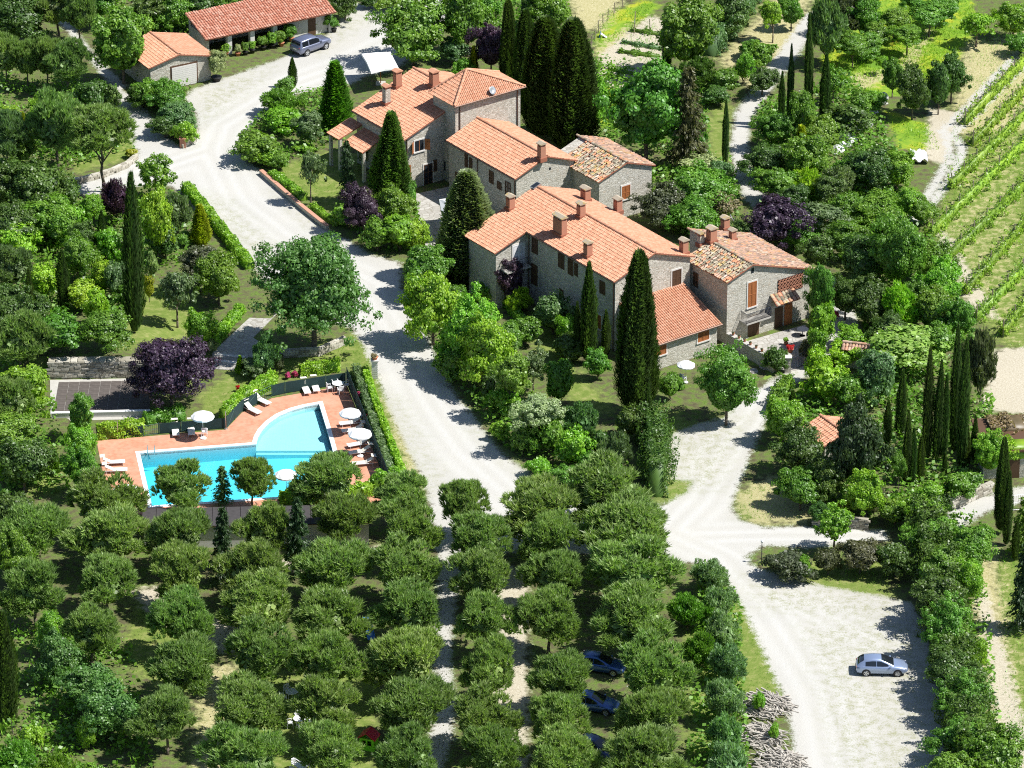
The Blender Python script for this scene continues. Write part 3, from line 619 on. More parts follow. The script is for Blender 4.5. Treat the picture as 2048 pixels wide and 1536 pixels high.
# ---- the small old outbuilding
OB = frame_at(1196.6, 367, 4.6, -0.3, -0.25)
h = house('old_outbuilding', OB, 'small stone outbuilding with grey lichened tiles and one red shutter')
W = 6.4; m_ = 0.345; ez = 4.7; xr = W/2; zr = ez+m_*xr; YL = 7.6
block(h, [(0,0),(W,0),(W,ez),(xr,zr),(0,ez)], 0, YL)
def zl(x): return ez+m_*x
slope(h, (-0.3, -0.25, zl(-0.3)+0.1), (-0.3, YL-1.3, zl(-0.3)+0.1), (xr, -0.25, zr+0.1), (xr, YL-1.3, zr+0.1), 'tile_old', tw=0.27, cl=0.40, jit=0.7)
slope(h, (W+0.3, YL+0.3, zl(-0.3)+0.1), (W+0.3, -0.25, zl(-0.3)+0.1), (xr, YL+0.3, zr+0.1), (xr, -0.25, zr+0.1), 'tile_oldred', tw=0.27, cl=0.40, jit=0.6)
ridge(h, (xr, -0.3, zr+0.13), (xr, YL+0.3, zr+0.13), 'tile_old')
opening(h, OB, 'F', 0, 1251.6, 384, 1.0, 1.4, 'shutter', 'wood')
# ---- the right-hand old house with its terrace
RH = frame_at(1454, 568, 6.4, -0.3, -0.3)
h = house('old_house', RH, 'old stone house with weathered reddish tiles, brick lattice and iron balcony')
m_ = 0.335; ez = 6.5; xr = 2.75; zr = ez+m_*xr; W = 9.8; er = zr-m_*(W-xr)
block(h, [(0,0),(W,0),(W,er),(xr,zr),(0,ez)], 0, 5.9)
block(h, [(xr,0),(W-0.01,0),(W-0.01,er-0.01),(xr,zr-0.01)], 5.91, 9.2, 'rear_wall')
def zl(x): return ez+m_*x
slope(h, (-0.3, -0.3, zl(-0.3)+0.1), (-0.3, 6.2, zl(-0.3)+0.1), (xr, -0.3, zr+0.1), (xr, 6.2, zr+0.1), 'tile_old', tw=0.27, cl=0.40, jit=0.7)
slope(h, (W+0.35, 9.5, er-0.02), (W+0.35, -0.3, er-0.02), (xr, 9.5, zr+0.1), (xr, -0.3, zr+0.1), 'tile_oldred', tw=0.27, cl=0.40, jit=0.5)
ridge(h, (xr, -0.3, zr+0.13), (xr, 9.5, zr+0.13), 'tile_old')
PL = (0, ez+0.2, m_); PRr = (W, er+0.15, -m_)
chimney(h, RH, 1401, 487, PL, 0.8, 0.5, 0.5, 'stone'); chimney(h, RH, 1423, 481, PL, 1.0, 0.75, 0.7); chimney(h, RH, 1465, 478, PRr, 0.65, 0.55, 0.5); chimney(h, RH, 1450, 455, PRr, 0.75, 0.65, 0.6)
dish(h, RH, RH.hit(1462, 452, (m_, 0, 1), er+0.15+m_*W), R(60))
opening(h, RH, 'F', 0, 1504, 588, 1.0, 2.5, 'shutter', 'wood'); opening(h, RH, 'F', 0, 1505, 541, 0.32, 0.5, 'dark', surround=False)
opening(h, RH, 'L', 0, 1392, 559, 0.7, 1.4, 'shutter', 'wood_dark', surround=False)
opening(h, RH, 'F', 0, 1507, 640, 1.3, 2.1, 'door', 'wood_dark', surround=False, z=1.05); opening(h, RH, 'F', 0, 1557, 640, 0.95, 2.1, 'door', 'wood_dark', surround=False, z=1.05)
# opened brown door leaf
l = RH.hit(1574, 632, (0,1,0), 0); MB().box((l.x-0.35, -0.10, 0.05), (l.x+0.55, -0.04, 2.15)).build('door_leaf', M['wood'], h)
# brick lattice: rows of slanted bricks in a frame
l = RH.hit(1580.5, 566.5, (0,1,0), 0); lw, lh = 3.0, 1.45
q = MB(); q.box((l.x-lw/2, -0.02, l.z-lh/2), (l.x+lw/2, 0.0+0.003, l.z+lh/2)); o = q.build('lattice_screen', M['glass_dark'], h)  # dark backing sheet stands in for the shade behind the open brickwork
bmm = MB().box((-0.23, -0.045, -0.025), (0.23, 0.045, 0.025)).mesh('brick'); bmm.materials.append(M['brick'])
for r in range(4):
    z = l.z-lh/2+lh*(r+0.5)/4
    for k in range(8):
        x = l.x-lw/2+lw*(k+0.5)/8
        for s_ in (-1, 1): link('brick', bmm, o, None, (x, -0.065-0.004*s_, z), (0, s_*R(42), 0))
    link('brick', bmm, o, None, (l.x, -0.05, z-lh/8), (0, 0, 0), (lw/0.46, 1, 0.5))
# balcony
zb = RH.hit(1530, 636, (0,1,0), -1.0).z
a = RH.hit(1493, 648, (0,1,0), -1.0).x; b = RH.hit(1542, 630, (0,1,0), -1.0).x
q = MB(); q.box((a, -1.05, zb-0.16), (b, 0.02, zb)); bal = q.build('balcony_slab', M['concrete'], h)
q = MB(); n = int((b-a)/0.13)
for k in range(n+1):
    x = a+0.04+(b-a-0.08)*k/n; q.tube((x, -1.0, zb), (x, -1.14, zb+0.45), 0.034, n=4); q.tube((x, -1.14, zb+0.45), (x, -1.02, zb+0.95), 0.034, n=4)
for x in (a+0.04, b-0.04):
    for k in range(8): q.tube((x, -0.95+k*0.12, zb), (x, -0.95+k*0.12, zb+0.95), 0.026, n=4)
    q.tube((x, -1.02, zb+0.96), (x, 0, zb+0.96), 0.025, n=5)
q.tube((a, -1.02, zb+0.96), (b, -1.02, zb+0.96), 0.025, n=5); q.build('railing', M['iron'], bal)
# tiled canopy over the door
l0 = RH.hit(1553, 612, (0,1,0), -1.0); l1 = RH.hit(1600, 597, (0,1,0), -1.0); zc = l0.z
o = slope(h, (l0.x, -1.1, zc), (l1.x, -1.1, zc), (l0.x, 0.0, zc+0.75), (l1.x, 0.0, zc+0.75), 'tile_old', 'door_canopy', tw=0.38, cl=0.45, jit=0.4)
# lean terrace wall with pots, gate pier, iron gate
a = RH.wrd((0, -0.05, 0)); T0 = RH.loc(P(1454, 690)); T1 = RH.loc(P(1556, 748)); tw = empty('terrace_wall', RH.wrd((0.0, -0.3, 0)), 'low stone terrace wall lined with pots beside old house', 'wall', None, RH.phi)
L_ = (P(1562, 740)-RH.wrd((0, -0.3, 0))).length
MB().box((-0.28, -L_, 0), (0.12, -0.02, 1.35)).build('wall_body', M['stone'], tw)
cm = MB().box((-0.36, -0.38, 0), (0.2, 0.38, 0.08)).mesh('coping_stone', bevel=0.012); cm.materials.append(M['concrete'])
for k in range(int(L_/0.8)): link('coping_stone', cm, tw, None, (0, -0.45-k*0.8, 1.352))
RHW = RH
# ---- garage and long shed
GA = frame_at(297, 139.5, 2.75, -0.35, -0.3, R(29.5))
h = house('garage', GA, 'stone garage with shallow orange gabled roof and roller shutter', 'garage')
m_ = 0.235; ez = 2.85; W = 6.9; xr = 3.2; zr = ez+m_*xr; er = zr-m_*(W-xr); YL = 6.3
block(h, [(0,0),(W,0),(W,er),(xr,zr),(0,ez)], 0, YL)
def zl(x): return ez+m_*x
slope(h, (-0.35, -0.3, zl(-0.35)+0.1), (-0.35, YL+0.3, zl(-0.35)+0.1), (xr, -0.3, zr+0.1), (xr, YL+0.3, zr+0.1))
slope(h, (W+0.35, YL+0.3, er-0.0), (W+0.35, -0.3, er-0.0), (xr, YL+0.3, zr+0.1), (xr, -0.3, zr+0.1)); ridge(h, (xr, -0.32, zr+0.13), (xr, YL+0.3, zr+0.13))
a = GA.hit(344, 165, (0,1,0), 0).x; b = GA.hit(393, 150, (0,1,0), 0).x
q = MB(); q.box((a-0.15, -0.03, 0), (b+0.15, 0.004, 2.45)); o = q.build('garage_doorway', M['wood_dark'], h)
nsl = 11
sm_ = MB().box((0, -0.05, 0), (b-a, 0, 2.25/nsl-0.02)).mesh('shutter_slat'); sm_.materials.append(M['surround'])
for k in range(nsl): link('shutter_slat', sm_, o, None, (a, -0.032-0.004*(k % 2), 0.03+k*2.25/nsl))
SHP = R(30)
SH = frame_at(412, 82, 2.35, -0.3, -0.4, SHP)
h = house('open_shed', SH, 'long open-fronted shed with rust-red tiles beside parked car', 'shed')
ln = (P(659.5, 17, 2.35)-P(412, 82, 2.35)).length-0.6; dp = 4.2
q = MB(); q.box((0, dp-0.4, 0), (ln, dp, 3.4)); q.build('rear_wall', M['stone'], h); MB().box((ln-0.35, 0.2, 0), (ln, dp-0.41, 2.5)).build('end_wall', M['surround'], h); MB().box((0, 0.2, 0), (0.35, dp-0.41, 2.5)).build('end_wall', M['stone'], h)
MB().box((ln*0.66, 0.5, 0), (ln-0.36, 0.75, 2.5)).build('front_wall', M['surround'], h)
for k in (0.18, 0.36, 0.54): MB().box((ln*k-0.25, 0.0, 0), (ln*k+0.25, 0.5, 2.4)).build('pier', M['surround'], h)
MB().box((0, 0.06, 2.28), (ln, 0.3, 2.44)).build('beam', M['wood_dark'], h)
slope(h, (-0.3, -0.4, 2.42), (ln+0.3, -0.4, 2.42), (-0.3, dp+0.2, 3.75), (ln+0.3, dp+0.2, 3.75), 'tile_shed', tw=0.30, cl=0.42, jit=0.3)
MB().box((ln*0.82, 0.46, 0), (ln*0.82+0.9, 0.497, 2.0)).build('door', M['wood_dark'], h)
# ---- two little roofs lower in the trees
def hut(px, py, z, w, d, rise, phi, label, style='tile', wall='stone', name='small_house'):
    f = frame_at(px, py, z, 0, 0, phi); hh = house(name, f, label)
    block(hh, [(0.3,0),(w-0.3,0),(w-0.3,z),(w/2,z+rise-0.12),(0.3,z)], 0.3, d-0.3, mat=wall)
    slope(hh, (0, 0, z), (0, d, z), (w/2, 0, z+rise), (w/2, d, z+rise), style, tw=0.3, cl=0.45); slope(hh, (w, d, z), (w, 0, z), (w/2, d, z+rise), (w/2, 0, z+rise), style, tw=0.3, cl=0.45)
    ridge(hh, (w/2, 0, z+rise+0.04), (w/2, d, z+rise+0.04), style); return hh, f
hut(1648, 893, 2.6, 4.4, 4.0, 0.75, R(30), 'small house whose orange roof peeps from dark trees')
hut(1738, 706, 1.9, 1.7, 2.6, 0.4, R(75), 'tiny hut with worn red tiles among trees behind gate', 'tile_oldred')
# ---- creeper-covered low building at the right edge
f = frame_at(1968, 905, 2.6, 0, 0, R(4)); h = house('low_building', f, 'low building at right edge, flat roof overgrown with creeper', 'building')
block(h, [(0,0),(7,0),(7,2.6),(0,2.6)], 0, 6.0); MB().box((-0.2, -0.2, 2.602), (7.2, 6.2, 2.8)).build('roof', M['wood_dark'], h); MB().box((2.0, -0.05, 0), (3.2, 0.005, 2.1)).build('door', M['wood_dark'], h)
LBF = f
# ---- long dark-roofed changing hut below the pool
f = frame_at(283, 1056, 2.15, 0, 0, R(2.5)); h = house('changing_hut', f, 'long low hut with dark flat roof between pool and pines', 'hut')
lw = (P(742, 1040, 2.15)-P(283, 1056, 2.15)).length
block(h, [(0.2,0),(lw-0.2,0),(lw-0.2,2.1),(0.2,2.1)], 0.2, 3.1, mat='surround')
pm = MB().box((0, 0, 0), (1.16, 3.4, 0.06)).mesh('roof_panel'); 
M['felt'] = plain('roofing_felt', (0.055, 0.05, 0.05), 0.9, var=0.4, scale=3); pm.materials.append(M['felt'])
MB().box((0, 0, 2.1), (lw, 3.4, 2.15)).build('roof', M['wood_dark'], h)
for k in range(int(lw/1.2)): link('roof_panel', pm, h, None, (0.02+k*1.2, 0.0, 2.153+0.01*(k % 2)))
MB().box((0.9, 0.14, 0), (1.7, 0.203, 1.95)).build('door', M['wood_dark'], h)
# ------------------------------------------------------------------ plants: crowns made of leaf-sized faces
def unit(a): return a/(np.linalg.norm(a, axis=1, keepdims=True)+1e-9)
def leaf_quads(p, n, l, w, rg, jit=0.6, along=None):
    "rhombic leaves at p facing n; along = direction of the blade"
    k = len(p); n = unit(n+jit*rg.randn(k, 3))
    t = along if along is not None else rg.randn(k, 3)
    t = unit(t) if along is not None else unit(np.cross(n, t))
    b = unit(np.cross(n, t)+1e-6*rg.randn(k, 3))
    l = np.broadcast_to(l, (k,))[:, None]; w = np.broadcast_to(w, (k,))[:, None]
    v = np.stack([p-t*l*0.5, p+b*w*0.5-t*l*0.05, p+t*l*0.5, p-b*w*0.5-t*l*0.05], 1).reshape(-1, 3)
    return v, np.arange(4*k).reshape(-1, 4)
def sph(k, rg):
    z = rg.uniform(-1, 1, k); t = rg.uniform(0, 2*math.pi, k); r = np.sqrt(1-z*z)
    return np.stack([r*np.cos(t), r*np.sin(t), z], 1)
def lump(d, rg_seed, amp=0.16):
    r = np.random.RandomState(rg_seed); o = np.zeros(len(d))
    for _ in range(5):
        a = unit(r.randn(1, 3))[0]; f = r.uniform(2, 5.5); o += np.sin(d@a*f+r.uniform(0, 6))*amp/2
    return 1+o
def core(n=10, k=6, sc=(0.34, 0.34, 0.36), c=(0, 0, 0.5)):
    vs = []; fs = []
    for j in range(k+1):
        ph = math.pi*j/k
        for i in range(n):
            t = 2*math.pi*i/n; vs.append((c[0]+sc[0]*math.sin(ph)*math.cos(t), c[1]+sc[1]*math.sin(ph)*math.sin(t), c[2]+sc[2]*math.cos(ph)))
    for j in range(k):
        for i in range(n): fs.append((j*n+i, j*n+(i+1) % n, (j+1)*n+(i+1) % n, (j+1)*n+i))
    return np.array(vs), np.array(fs)
def join(parts):
    vs = []; fs = []; n = 0
    for v, f in parts: vs.append(v); fs.append(f+n); n += len(v)
    return np.concatenate(vs), np.concatenate(fs)
def crown_broad(seed, ncl, per, leaf, clr=0.16, dense=True, zflat=0.9):
    rg = np.random.RandomState(seed)
    d = sph(ncl, rg); d[:, 2] = np.where(d[:, 2] < -0.55, -d[:, 2], d[:, 2])
    r = lump(d, seed+7, 0.32)*rg.uniform(0.55, 1.02, ncl)*(1-clr*0.8)
    cc = d*r[:, None]
    ci = np.repeat(np.arange(ncl), per); q = sph(len(ci), rg)
    crr = clr*rg.uniform(0.5, 1.4, ncl)
    pos = cc[ci]+q*(crr[ci]*rg.uniform(0.45, 1.05, len(ci)))[:, None]*np.array([1.1, 1.1, 0.8])
    nrm = unit(q*0.8+unit(pos)*0.7+np.array([0, 0, 0.35]))
    pos = pos*np.array([0.5, 0.5, 0.5])+np.array([0, 0, 0.5])
    sz = leaf*rg.uniform(0.65, 1.35, len(ci))
    parts = [leaf_quads(pos, nrm, sz*1.25, sz*0.85, rg, 0.45)]
    k2 = int(len(ci)*(0.16 if dense else 0.04)); q2 = sph(k2, rg); p2 = q2*(0.33*rg.uniform(0.3, 1, k2)**0.4)[:, None]+np.array([0, 0, 0.5])
    parts.append(leaf_quads(p2, q2, leaf*2.4, leaf*2.0, rg, 0.4))
    return join(parts)
def crown_pine(seed, nt=1750, per=9):
    rg = np.random.RandomState(seed)
    nl = 30; d = sph(nl, rg); d[:, 2] = np.where(d[:, 2] < -0.6, -d[:, 2], d[:, 2])
    lob = d*rg.uniform(0.56, 0.84, nl)[:, None]*lump(d, seed+3, 0.16)[:, None]; lr = rg.uniform(0.17, 0.32, nl)
    li = rg.randint(0, nl, nt); q = sph(nt, rg); q[:, 2] = np.where(q[:, 2] < -0.35, -q[:, 2], q[:, 2])
    tp = lob[li]+q*lr[li][:, None]*rg.uniform(0.72, 1.05, nt)[:, None]
    ti = np.repeat(np.arange(nt), per)
    out = unit(tp*0.5+q*0.4+np.array([0, 0, 0.55]))
    dirn = unit(out[ti]*0.7+np.array([0, 0, 0.55])+0.42*rg.randn(len(ti), 3)); L = 0.105*rg.uniform(0.7, 1.4, len(ti))
    pos = tp[ti]+dirn*(L*0.5)[:, None]+rg.randn(len(ti), 3)*0.012
    pos = pos*np.array([0.5, 0.5, 0.5])+np.array([0, 0, 0.5])
    v, f = leaf_quads(pos, unit(out[ti]+rg.randn(len(ti), 3)*0.8), L, 0.0155*rg.uniform(0.7, 1.3, len(ti)), rg, 0.2, dirn)
    k2 = 900; q2 = sph(k2, rg); p2 = q2*(0.30*rg.uniform(0.2, 1, k2)**0.4)[:, None]+np.array([0, 0, 0.5])
    return join([(v, f), leaf_quads(p2, q2, 0.11, 0.07, rg, 0.5)])
def crown_cyp(seed, k=5200, top=0.3, waist=0.6, spike=1.0, bs=1.0):
    "columnar cypress: upright sprays on a tapering, ribbed column"
    rg = np.random.RandomState(seed); z = rg.uniform(0, 1, k)**0.9; t = rg.uniform(0, 2*math.pi, k)
    prof = np.minimum(1, 0.55+z*3.2)*np.where(z > waist, (np.clip(1-(z-waist)/(1-waist), 0, 1))**spike*(1-top*0.2)+0.02, 1)
    ribs = 1+0.09*np.sin(t*4+z*5+seed)+0.08*np.sin(t*9-z*4)+0.06*np.sin(z*9+2*np.sin(t*2)+seed)
    ribs = ribs+0.07*np.sin(t*6+z*14)*np.sin(z*21+t*3)
    r = 0.5*prof*ribs*rg.uniform(0.74, 1.05, k)
    spr = rg.rand(k) < 0.07; r = np.where(spr, r*rg.uniform(1.03, 1.18, k), r)
    pos = np.stack([r*np.cos(t), r*np.sin(t), z*0.985], 1); o = np.stack([np.cos(t), np.sin(t), 0.25+0*t], 1)
    dr = np.stack([0.5*np.cos(t), 0.5*np.sin(t), np.full(k, 0.22)], 1)+rg.randn(k, 3)*np.array([0.25, 0.25, 0.05])
    L = rg.uniform(0.7, 1.3, k)
    # blades: long in z; the object is later stretched in z
    b = np.cross(o, [0, 0, 1.0]); b = unit(b)
    tip = pos+np.stack([0.09*bs*np.cos(t), 0.09*bs*np.sin(t), 0.045*bs*L], 1)+rg.randn(k, 3)*np.array([.045*bs, .045*bs, .006])
    wv = b*(0.075*bs*rg.uniform(0.6, 1.3, k))[:, None]
    mid = (pos+tip)/2+o*0.018
    v = np.stack([pos-o*0.03, mid+wv*0.5, tip, mid-wv*0.5], 1).reshape(-1, 3); f = np.arange(4*k).reshape(-1, 4)
    n = 10; cv = []; cf = []; zz = np.linspace(0.0, 0.96, 9)
    for a in zz:
        pr = min(1, 0.55+a*3.2)*((max(0, 1-(a-waist)/(1-waist))**spike) if a > waist else 1)
        for i in range(n): cv.append((0.36*pr*math.cos(2*math.pi*i/n), 0.36*pr*math.sin(2*math.pi*i/n), a))
    for j in range(8):
        for i in range(n): cf.append((j*n+i, j*n+(i+1) % n, (j+1)*n+(i+1) % n, (j+1)*n+i))
    return join([(v, f), (np.array(cv), np.array(cf))])
def crown_spruce(seed, levels=24, per=15, droop=0.45, sprig=24):
    rg = np.random.RandomState(seed); P_, N_, A_, L_ = [], [], [], []
    for j in range(levels):
        z = 0.06+0.9*j/levels; rad = 0.52*(1-z)**0.65*rg.uniform(0.85, 1.1)+0.02
        for k in range(max(4, int(per*(1-z*0.5)))):
            t = rg.uniform(0, 2*math.pi); rr = rad*rg.uniform(0.7, 1.12)
            for s_ in range(sprig):
                q = rg.uniform(0.15, 1.0); x = rr*q
                P_.append((x*math.cos(t)+rg.randn()*0.02, x*math.sin(t)+rg.randn()*0.02, z+0.03-droop*x*x*0.55+rg.randn()*0.008)); N_.append((rg.randn()*.3, rg.randn()*.3, 1))
                A_.append((math.cos(t)+rg.randn()*0.6, math.sin(t)+rg.randn()*0.6, -0.15-droop*0.3)); L_.append(0.085*rg.uniform(0.7, 1.3))
    L_ = np.array(L_)
    v, f = leaf_quads(np.array(P_), np.array(N_), L_, L_*0.33, rg, 0.25, np.array(A_))
    return join([(v, f), core(8, 6, (0.10, 0.10, 0.40), (0, 0, 0.42))])
def crown_fine(seed, k=6500, up=0.8, clr=0.2):
    "feathery shrub: fine upright sprays (broom, juniper, rosemary)"
    rg = np.random.RandomState(seed); ncl = 46; d = sph(ncl, rg); d[:, 2] = np.abs(d[:, 2])*1.3-0.4; d = unit(d)
    cc = d*(rg.uniform(0.5, 0.85, ncl)*lump(d, seed, 0.15))[:, None]; ci = rg.randint(0, ncl, k); q = sph(k, rg)
    pos = cc[ci]+q*(clr*rg.uniform(0.5, 1.1, k))[:, None]; dr = unit(unit(pos)*0.6+np.array([0, 0, up])+0.5*rg.randn(k, 3))
    L = 0.075*rg.uniform(0.6, 1.4, k); pos = pos*0.5+np.array([0, 0, 0.5])
    v, f = leaf_quads(pos, unit(pos-np.array([0, 0, 0.4])), L, L*0.28, rg, 0.5, dr)
    k2 = 900; q2 = sph(k2, rg); p2 = q2*(0.3*rg.uniform(0.2, 1, k2)**0.4)[:, None]+np.array([0, 0, 0.48])
    return join([(v, f), leaf_quads(p2, q2, 0.12, 0.08, rg, 0.5)])
def trunk_mesh(name, seed, limbs=6, r=0.035, ht=0.55, fork=0.35, spread=0.3):
    "unit tree height: tapered trunk with limbs reaching into the crown"
    rg = random.Random(seed); m = MB(); p = Vector((0, 0, -0.03)); rr = r; n = 5
    for i in range(n):
        q = Vector((rg.uniform(-1, 1)*0.012, rg.uniform(-1, 1)*0.012, ht*(i+1)/n)); m.tube(p, q, rr, rr*0.86, 7); p = q; rr *= 0.86
    for k in range(limbs):
        a = 2*math.pi*k/limbs+rg.uniform(-0.4, 0.4); z = rg.uniform(fork, ht); b = Vector((0, 0, z)); s_ = spread*rg.uniform(0.6, 1.1)
        e1 = b+Vector((math.cos(a)*s_*0.5, math.sin(a)*s_*0.5, 0.13)); e2 = e1+Vector((math.cos(a)*s_*0.5, math.sin(a)*s_*0.5, 0.14))
        m.tube(b, e1, r*0.45, r*0.3, 5); m.tube(e1, e2, r*0.3, r*0.12, 5)
    me = m.mesh(name, True); me.materials.append(M['bark']); return me
LIB = {}
def lib(kind, makers, mat):
    LIB[kind] = []
    for i, mk in enumerate(makers):
        v, f = mk; me = npmesh(kind+'_crown', v, f); me.materials.append(M[mat]); LIB[kind].append(me)
lib('pine', [crown_pine(s) for s in (11, 12, 13, 14, 15)], 'needle')
lib('tree', [crown_broad(s, 125, 135, 0.031, 0.185) for s in (21, 22, 23, 24, 25, 26)], 'leaf')
lib('big', [crown_broad(s, 240, 105, 0.0245, 0.145) for s in (31, 32, 33)], 'leaf')
lib('oak', [crown_broad(34, 460, 80, 0.0185, 0.115)], 'leaf')
lib('shrub', [crown_broad(s, 74, 105, 0.047, 0.23) for s in (41, 42, 43, 44, 45)], 'leaf')
lib('open', [crown_broad(s, 74, 60, 0.040, 0.16, dense=False) for s in (51, 52, 53)], 'leaf')
lib('fine', [crown_fine(s) for s in (61, 62, 63)], 'needle')
lib('cyp', [crown_cyp(s, 4200, waist=0.62) for s in (71, 72, 73)], 'needle')
lib('bigcyp', [crown_cyp(s, 20000, waist=0.40, spike=0.5, bs=0.62) for s in (76, 77)], 'needle')
lib('egg', [crown_cyp(78, 22000, waist=0.24, spike=0.66, bs=0.55)], 'needle')
lib('cone', [crown_cyp(s, 5200, waist=0.25, spike=0.8) for s in (81, 82)], 'needle')
lib('spruce', [crown_spruce(s) for s in (91, 92)], 'needle')
TR = {'pine': [trunk_mesh('pine_trunk', s, 7, 0.028, 0.62, 0.3, 0.3) for s in (1, 2)], 'tree': [trunk_mesh('tree_trunk', s, 7, 0.03, 0.55, 0.25, 0.28) for s in (3, 4)],
      'shrub': [trunk_mesh('shrub_stem', s, 7, 0.03, 0.3, 0.02, 0.3) for s in (5, 6)], 'column': [trunk_mesh('column_trunk', 7, 0, 0.018, 0.6)]}
KIND = {  # lib, object name, category, trunk kind, crown base fraction of height
 'P': ('pine', 'pine_tree', 'pine tree', 'pine', 0.14), 'U': ('pine', 'umbrella_pine', 'pine tree', 'pine', 0.42), 'T': ('tree', 'leafy_tree', 'tree', 'tree', 0.04), 'B': ('big', 'leafy_tree', 'tree', 'tree', 0.03), 'Q': ('oak', 'oak_tree', 'tree', 'tree', 0.06),
 'K': ('tree', 'leafy_tree', 'tree', 'tree', 0.34), 'S': ('shrub', 'shrub', 'shrub', 'shrub', 0.0), 'O': ('open', 'sparse_tree', 'tree', 'tree', 0.15), 'F': ('fine', 'feathery_shrub', 'shrub', 'shrub', 0.0),
 'C': ('cyp', 'cypress_tree', 'cypress', 'column', 0.02), 'L': ('bigcyp', 'large_cypress_tree', 'cypress', 'column', 0.04), 'E': ('egg', 'broad_cypress_tree', 'cypress', 'column', 0.03), 'D': ('cone', 'conical_conifer', 'conifer', 'column', 0.02), 'A': ('spruce', 'fir_tree', 'conifer', 'column', 0.03)}
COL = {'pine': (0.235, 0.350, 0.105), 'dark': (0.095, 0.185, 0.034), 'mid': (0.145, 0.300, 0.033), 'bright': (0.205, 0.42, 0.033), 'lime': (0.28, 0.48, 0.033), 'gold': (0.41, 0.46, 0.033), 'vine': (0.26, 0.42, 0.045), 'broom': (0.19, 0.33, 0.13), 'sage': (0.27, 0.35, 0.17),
       'olive': (0.165, 0.255, 0.10), 'walnut': (0.25, 0.40, 0.075), 'blue': (0.13, 0.255, 0.088), 'purple': (0.075, 0.042, 0.075), 'fir': (0.055, 0.11, 0.038), 'brown': (0.115, 0.135, 0.058), 'oak': (0.125, 0.250, 0.055),
       'cyp': (0.085, 0.155, 0.042), 'pale': (0.38, 0.44, 0.19), 'lush': (0.130, 0.315, 0.036), 'tan': (0.30, 0.24, 0.12)}
PR = random.Random(5)
cnt = [0]
def plant(k, col, cx, yt, yb, w, label, group=None, seed=None):
    lk, nm, cat, tk, cb = KIND[k]; b = G(cx, yb); s_ = S(yb)
    hh = max(0.4, (yb-yt)/(CP*s_)); wd = w/s_*(1.09 if k in 'TSOFK' else 0.85 if k == 'B' else 0.93 if k == 'Q' else 0.84 if k in 'CLDE' else 1.0)
    # the picture's outline top also shows a little of the crown's far side
    if k in 'PTBQKSOFU': hh = max(0.5, hh-0.10*wd)
    cnt[0] += 1; i = cnt[0] if seed is None else seed
    root = empty(nm, (b.x, b.y, b.z), label, cat, group, PR.uniform(0, 6.28))
    c0 = cb*hh
    cr = link('crown', LIB[lk][i % len(LIB[lk])], root, None, (0, 0, c0), (PR.uniform(-.05, .05), PR.uniform(-.05, .05), 0) if k not in 'CLDAE' else (PR.uniform(-.015, .015), PR.uniform(-.015, .015), 0), (wd*PR.uniform(0.94, 1.14), wd*PR.uniform(0.94, 1.14), hh-c0))
    c = COL[col]; j = [PR.uniform(0.88, 1.12) if lk != 'pine' else PR.uniform(0.96, 1.04) for _ in range(3)]; g_ = PR.uniform(0.88, 1.1)
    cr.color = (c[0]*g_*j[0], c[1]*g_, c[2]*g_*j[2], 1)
    tr = TR[tk][i % len(TR[tk])]; tw = {'pine': 0.85, 'tree': 0.8, 'shrub': 0.8, 'column': 0.6}[tk]*hh
    link('trunk', tr, root, None, (0, 0, 0), None, (min(wd, hh)*0.95+0.2 if tk != 'column' else wd*1.6+0.3, min(wd, hh)*0.95+0.2 if tk != 'column' else wd*1.6+0.3, hh))
    return root
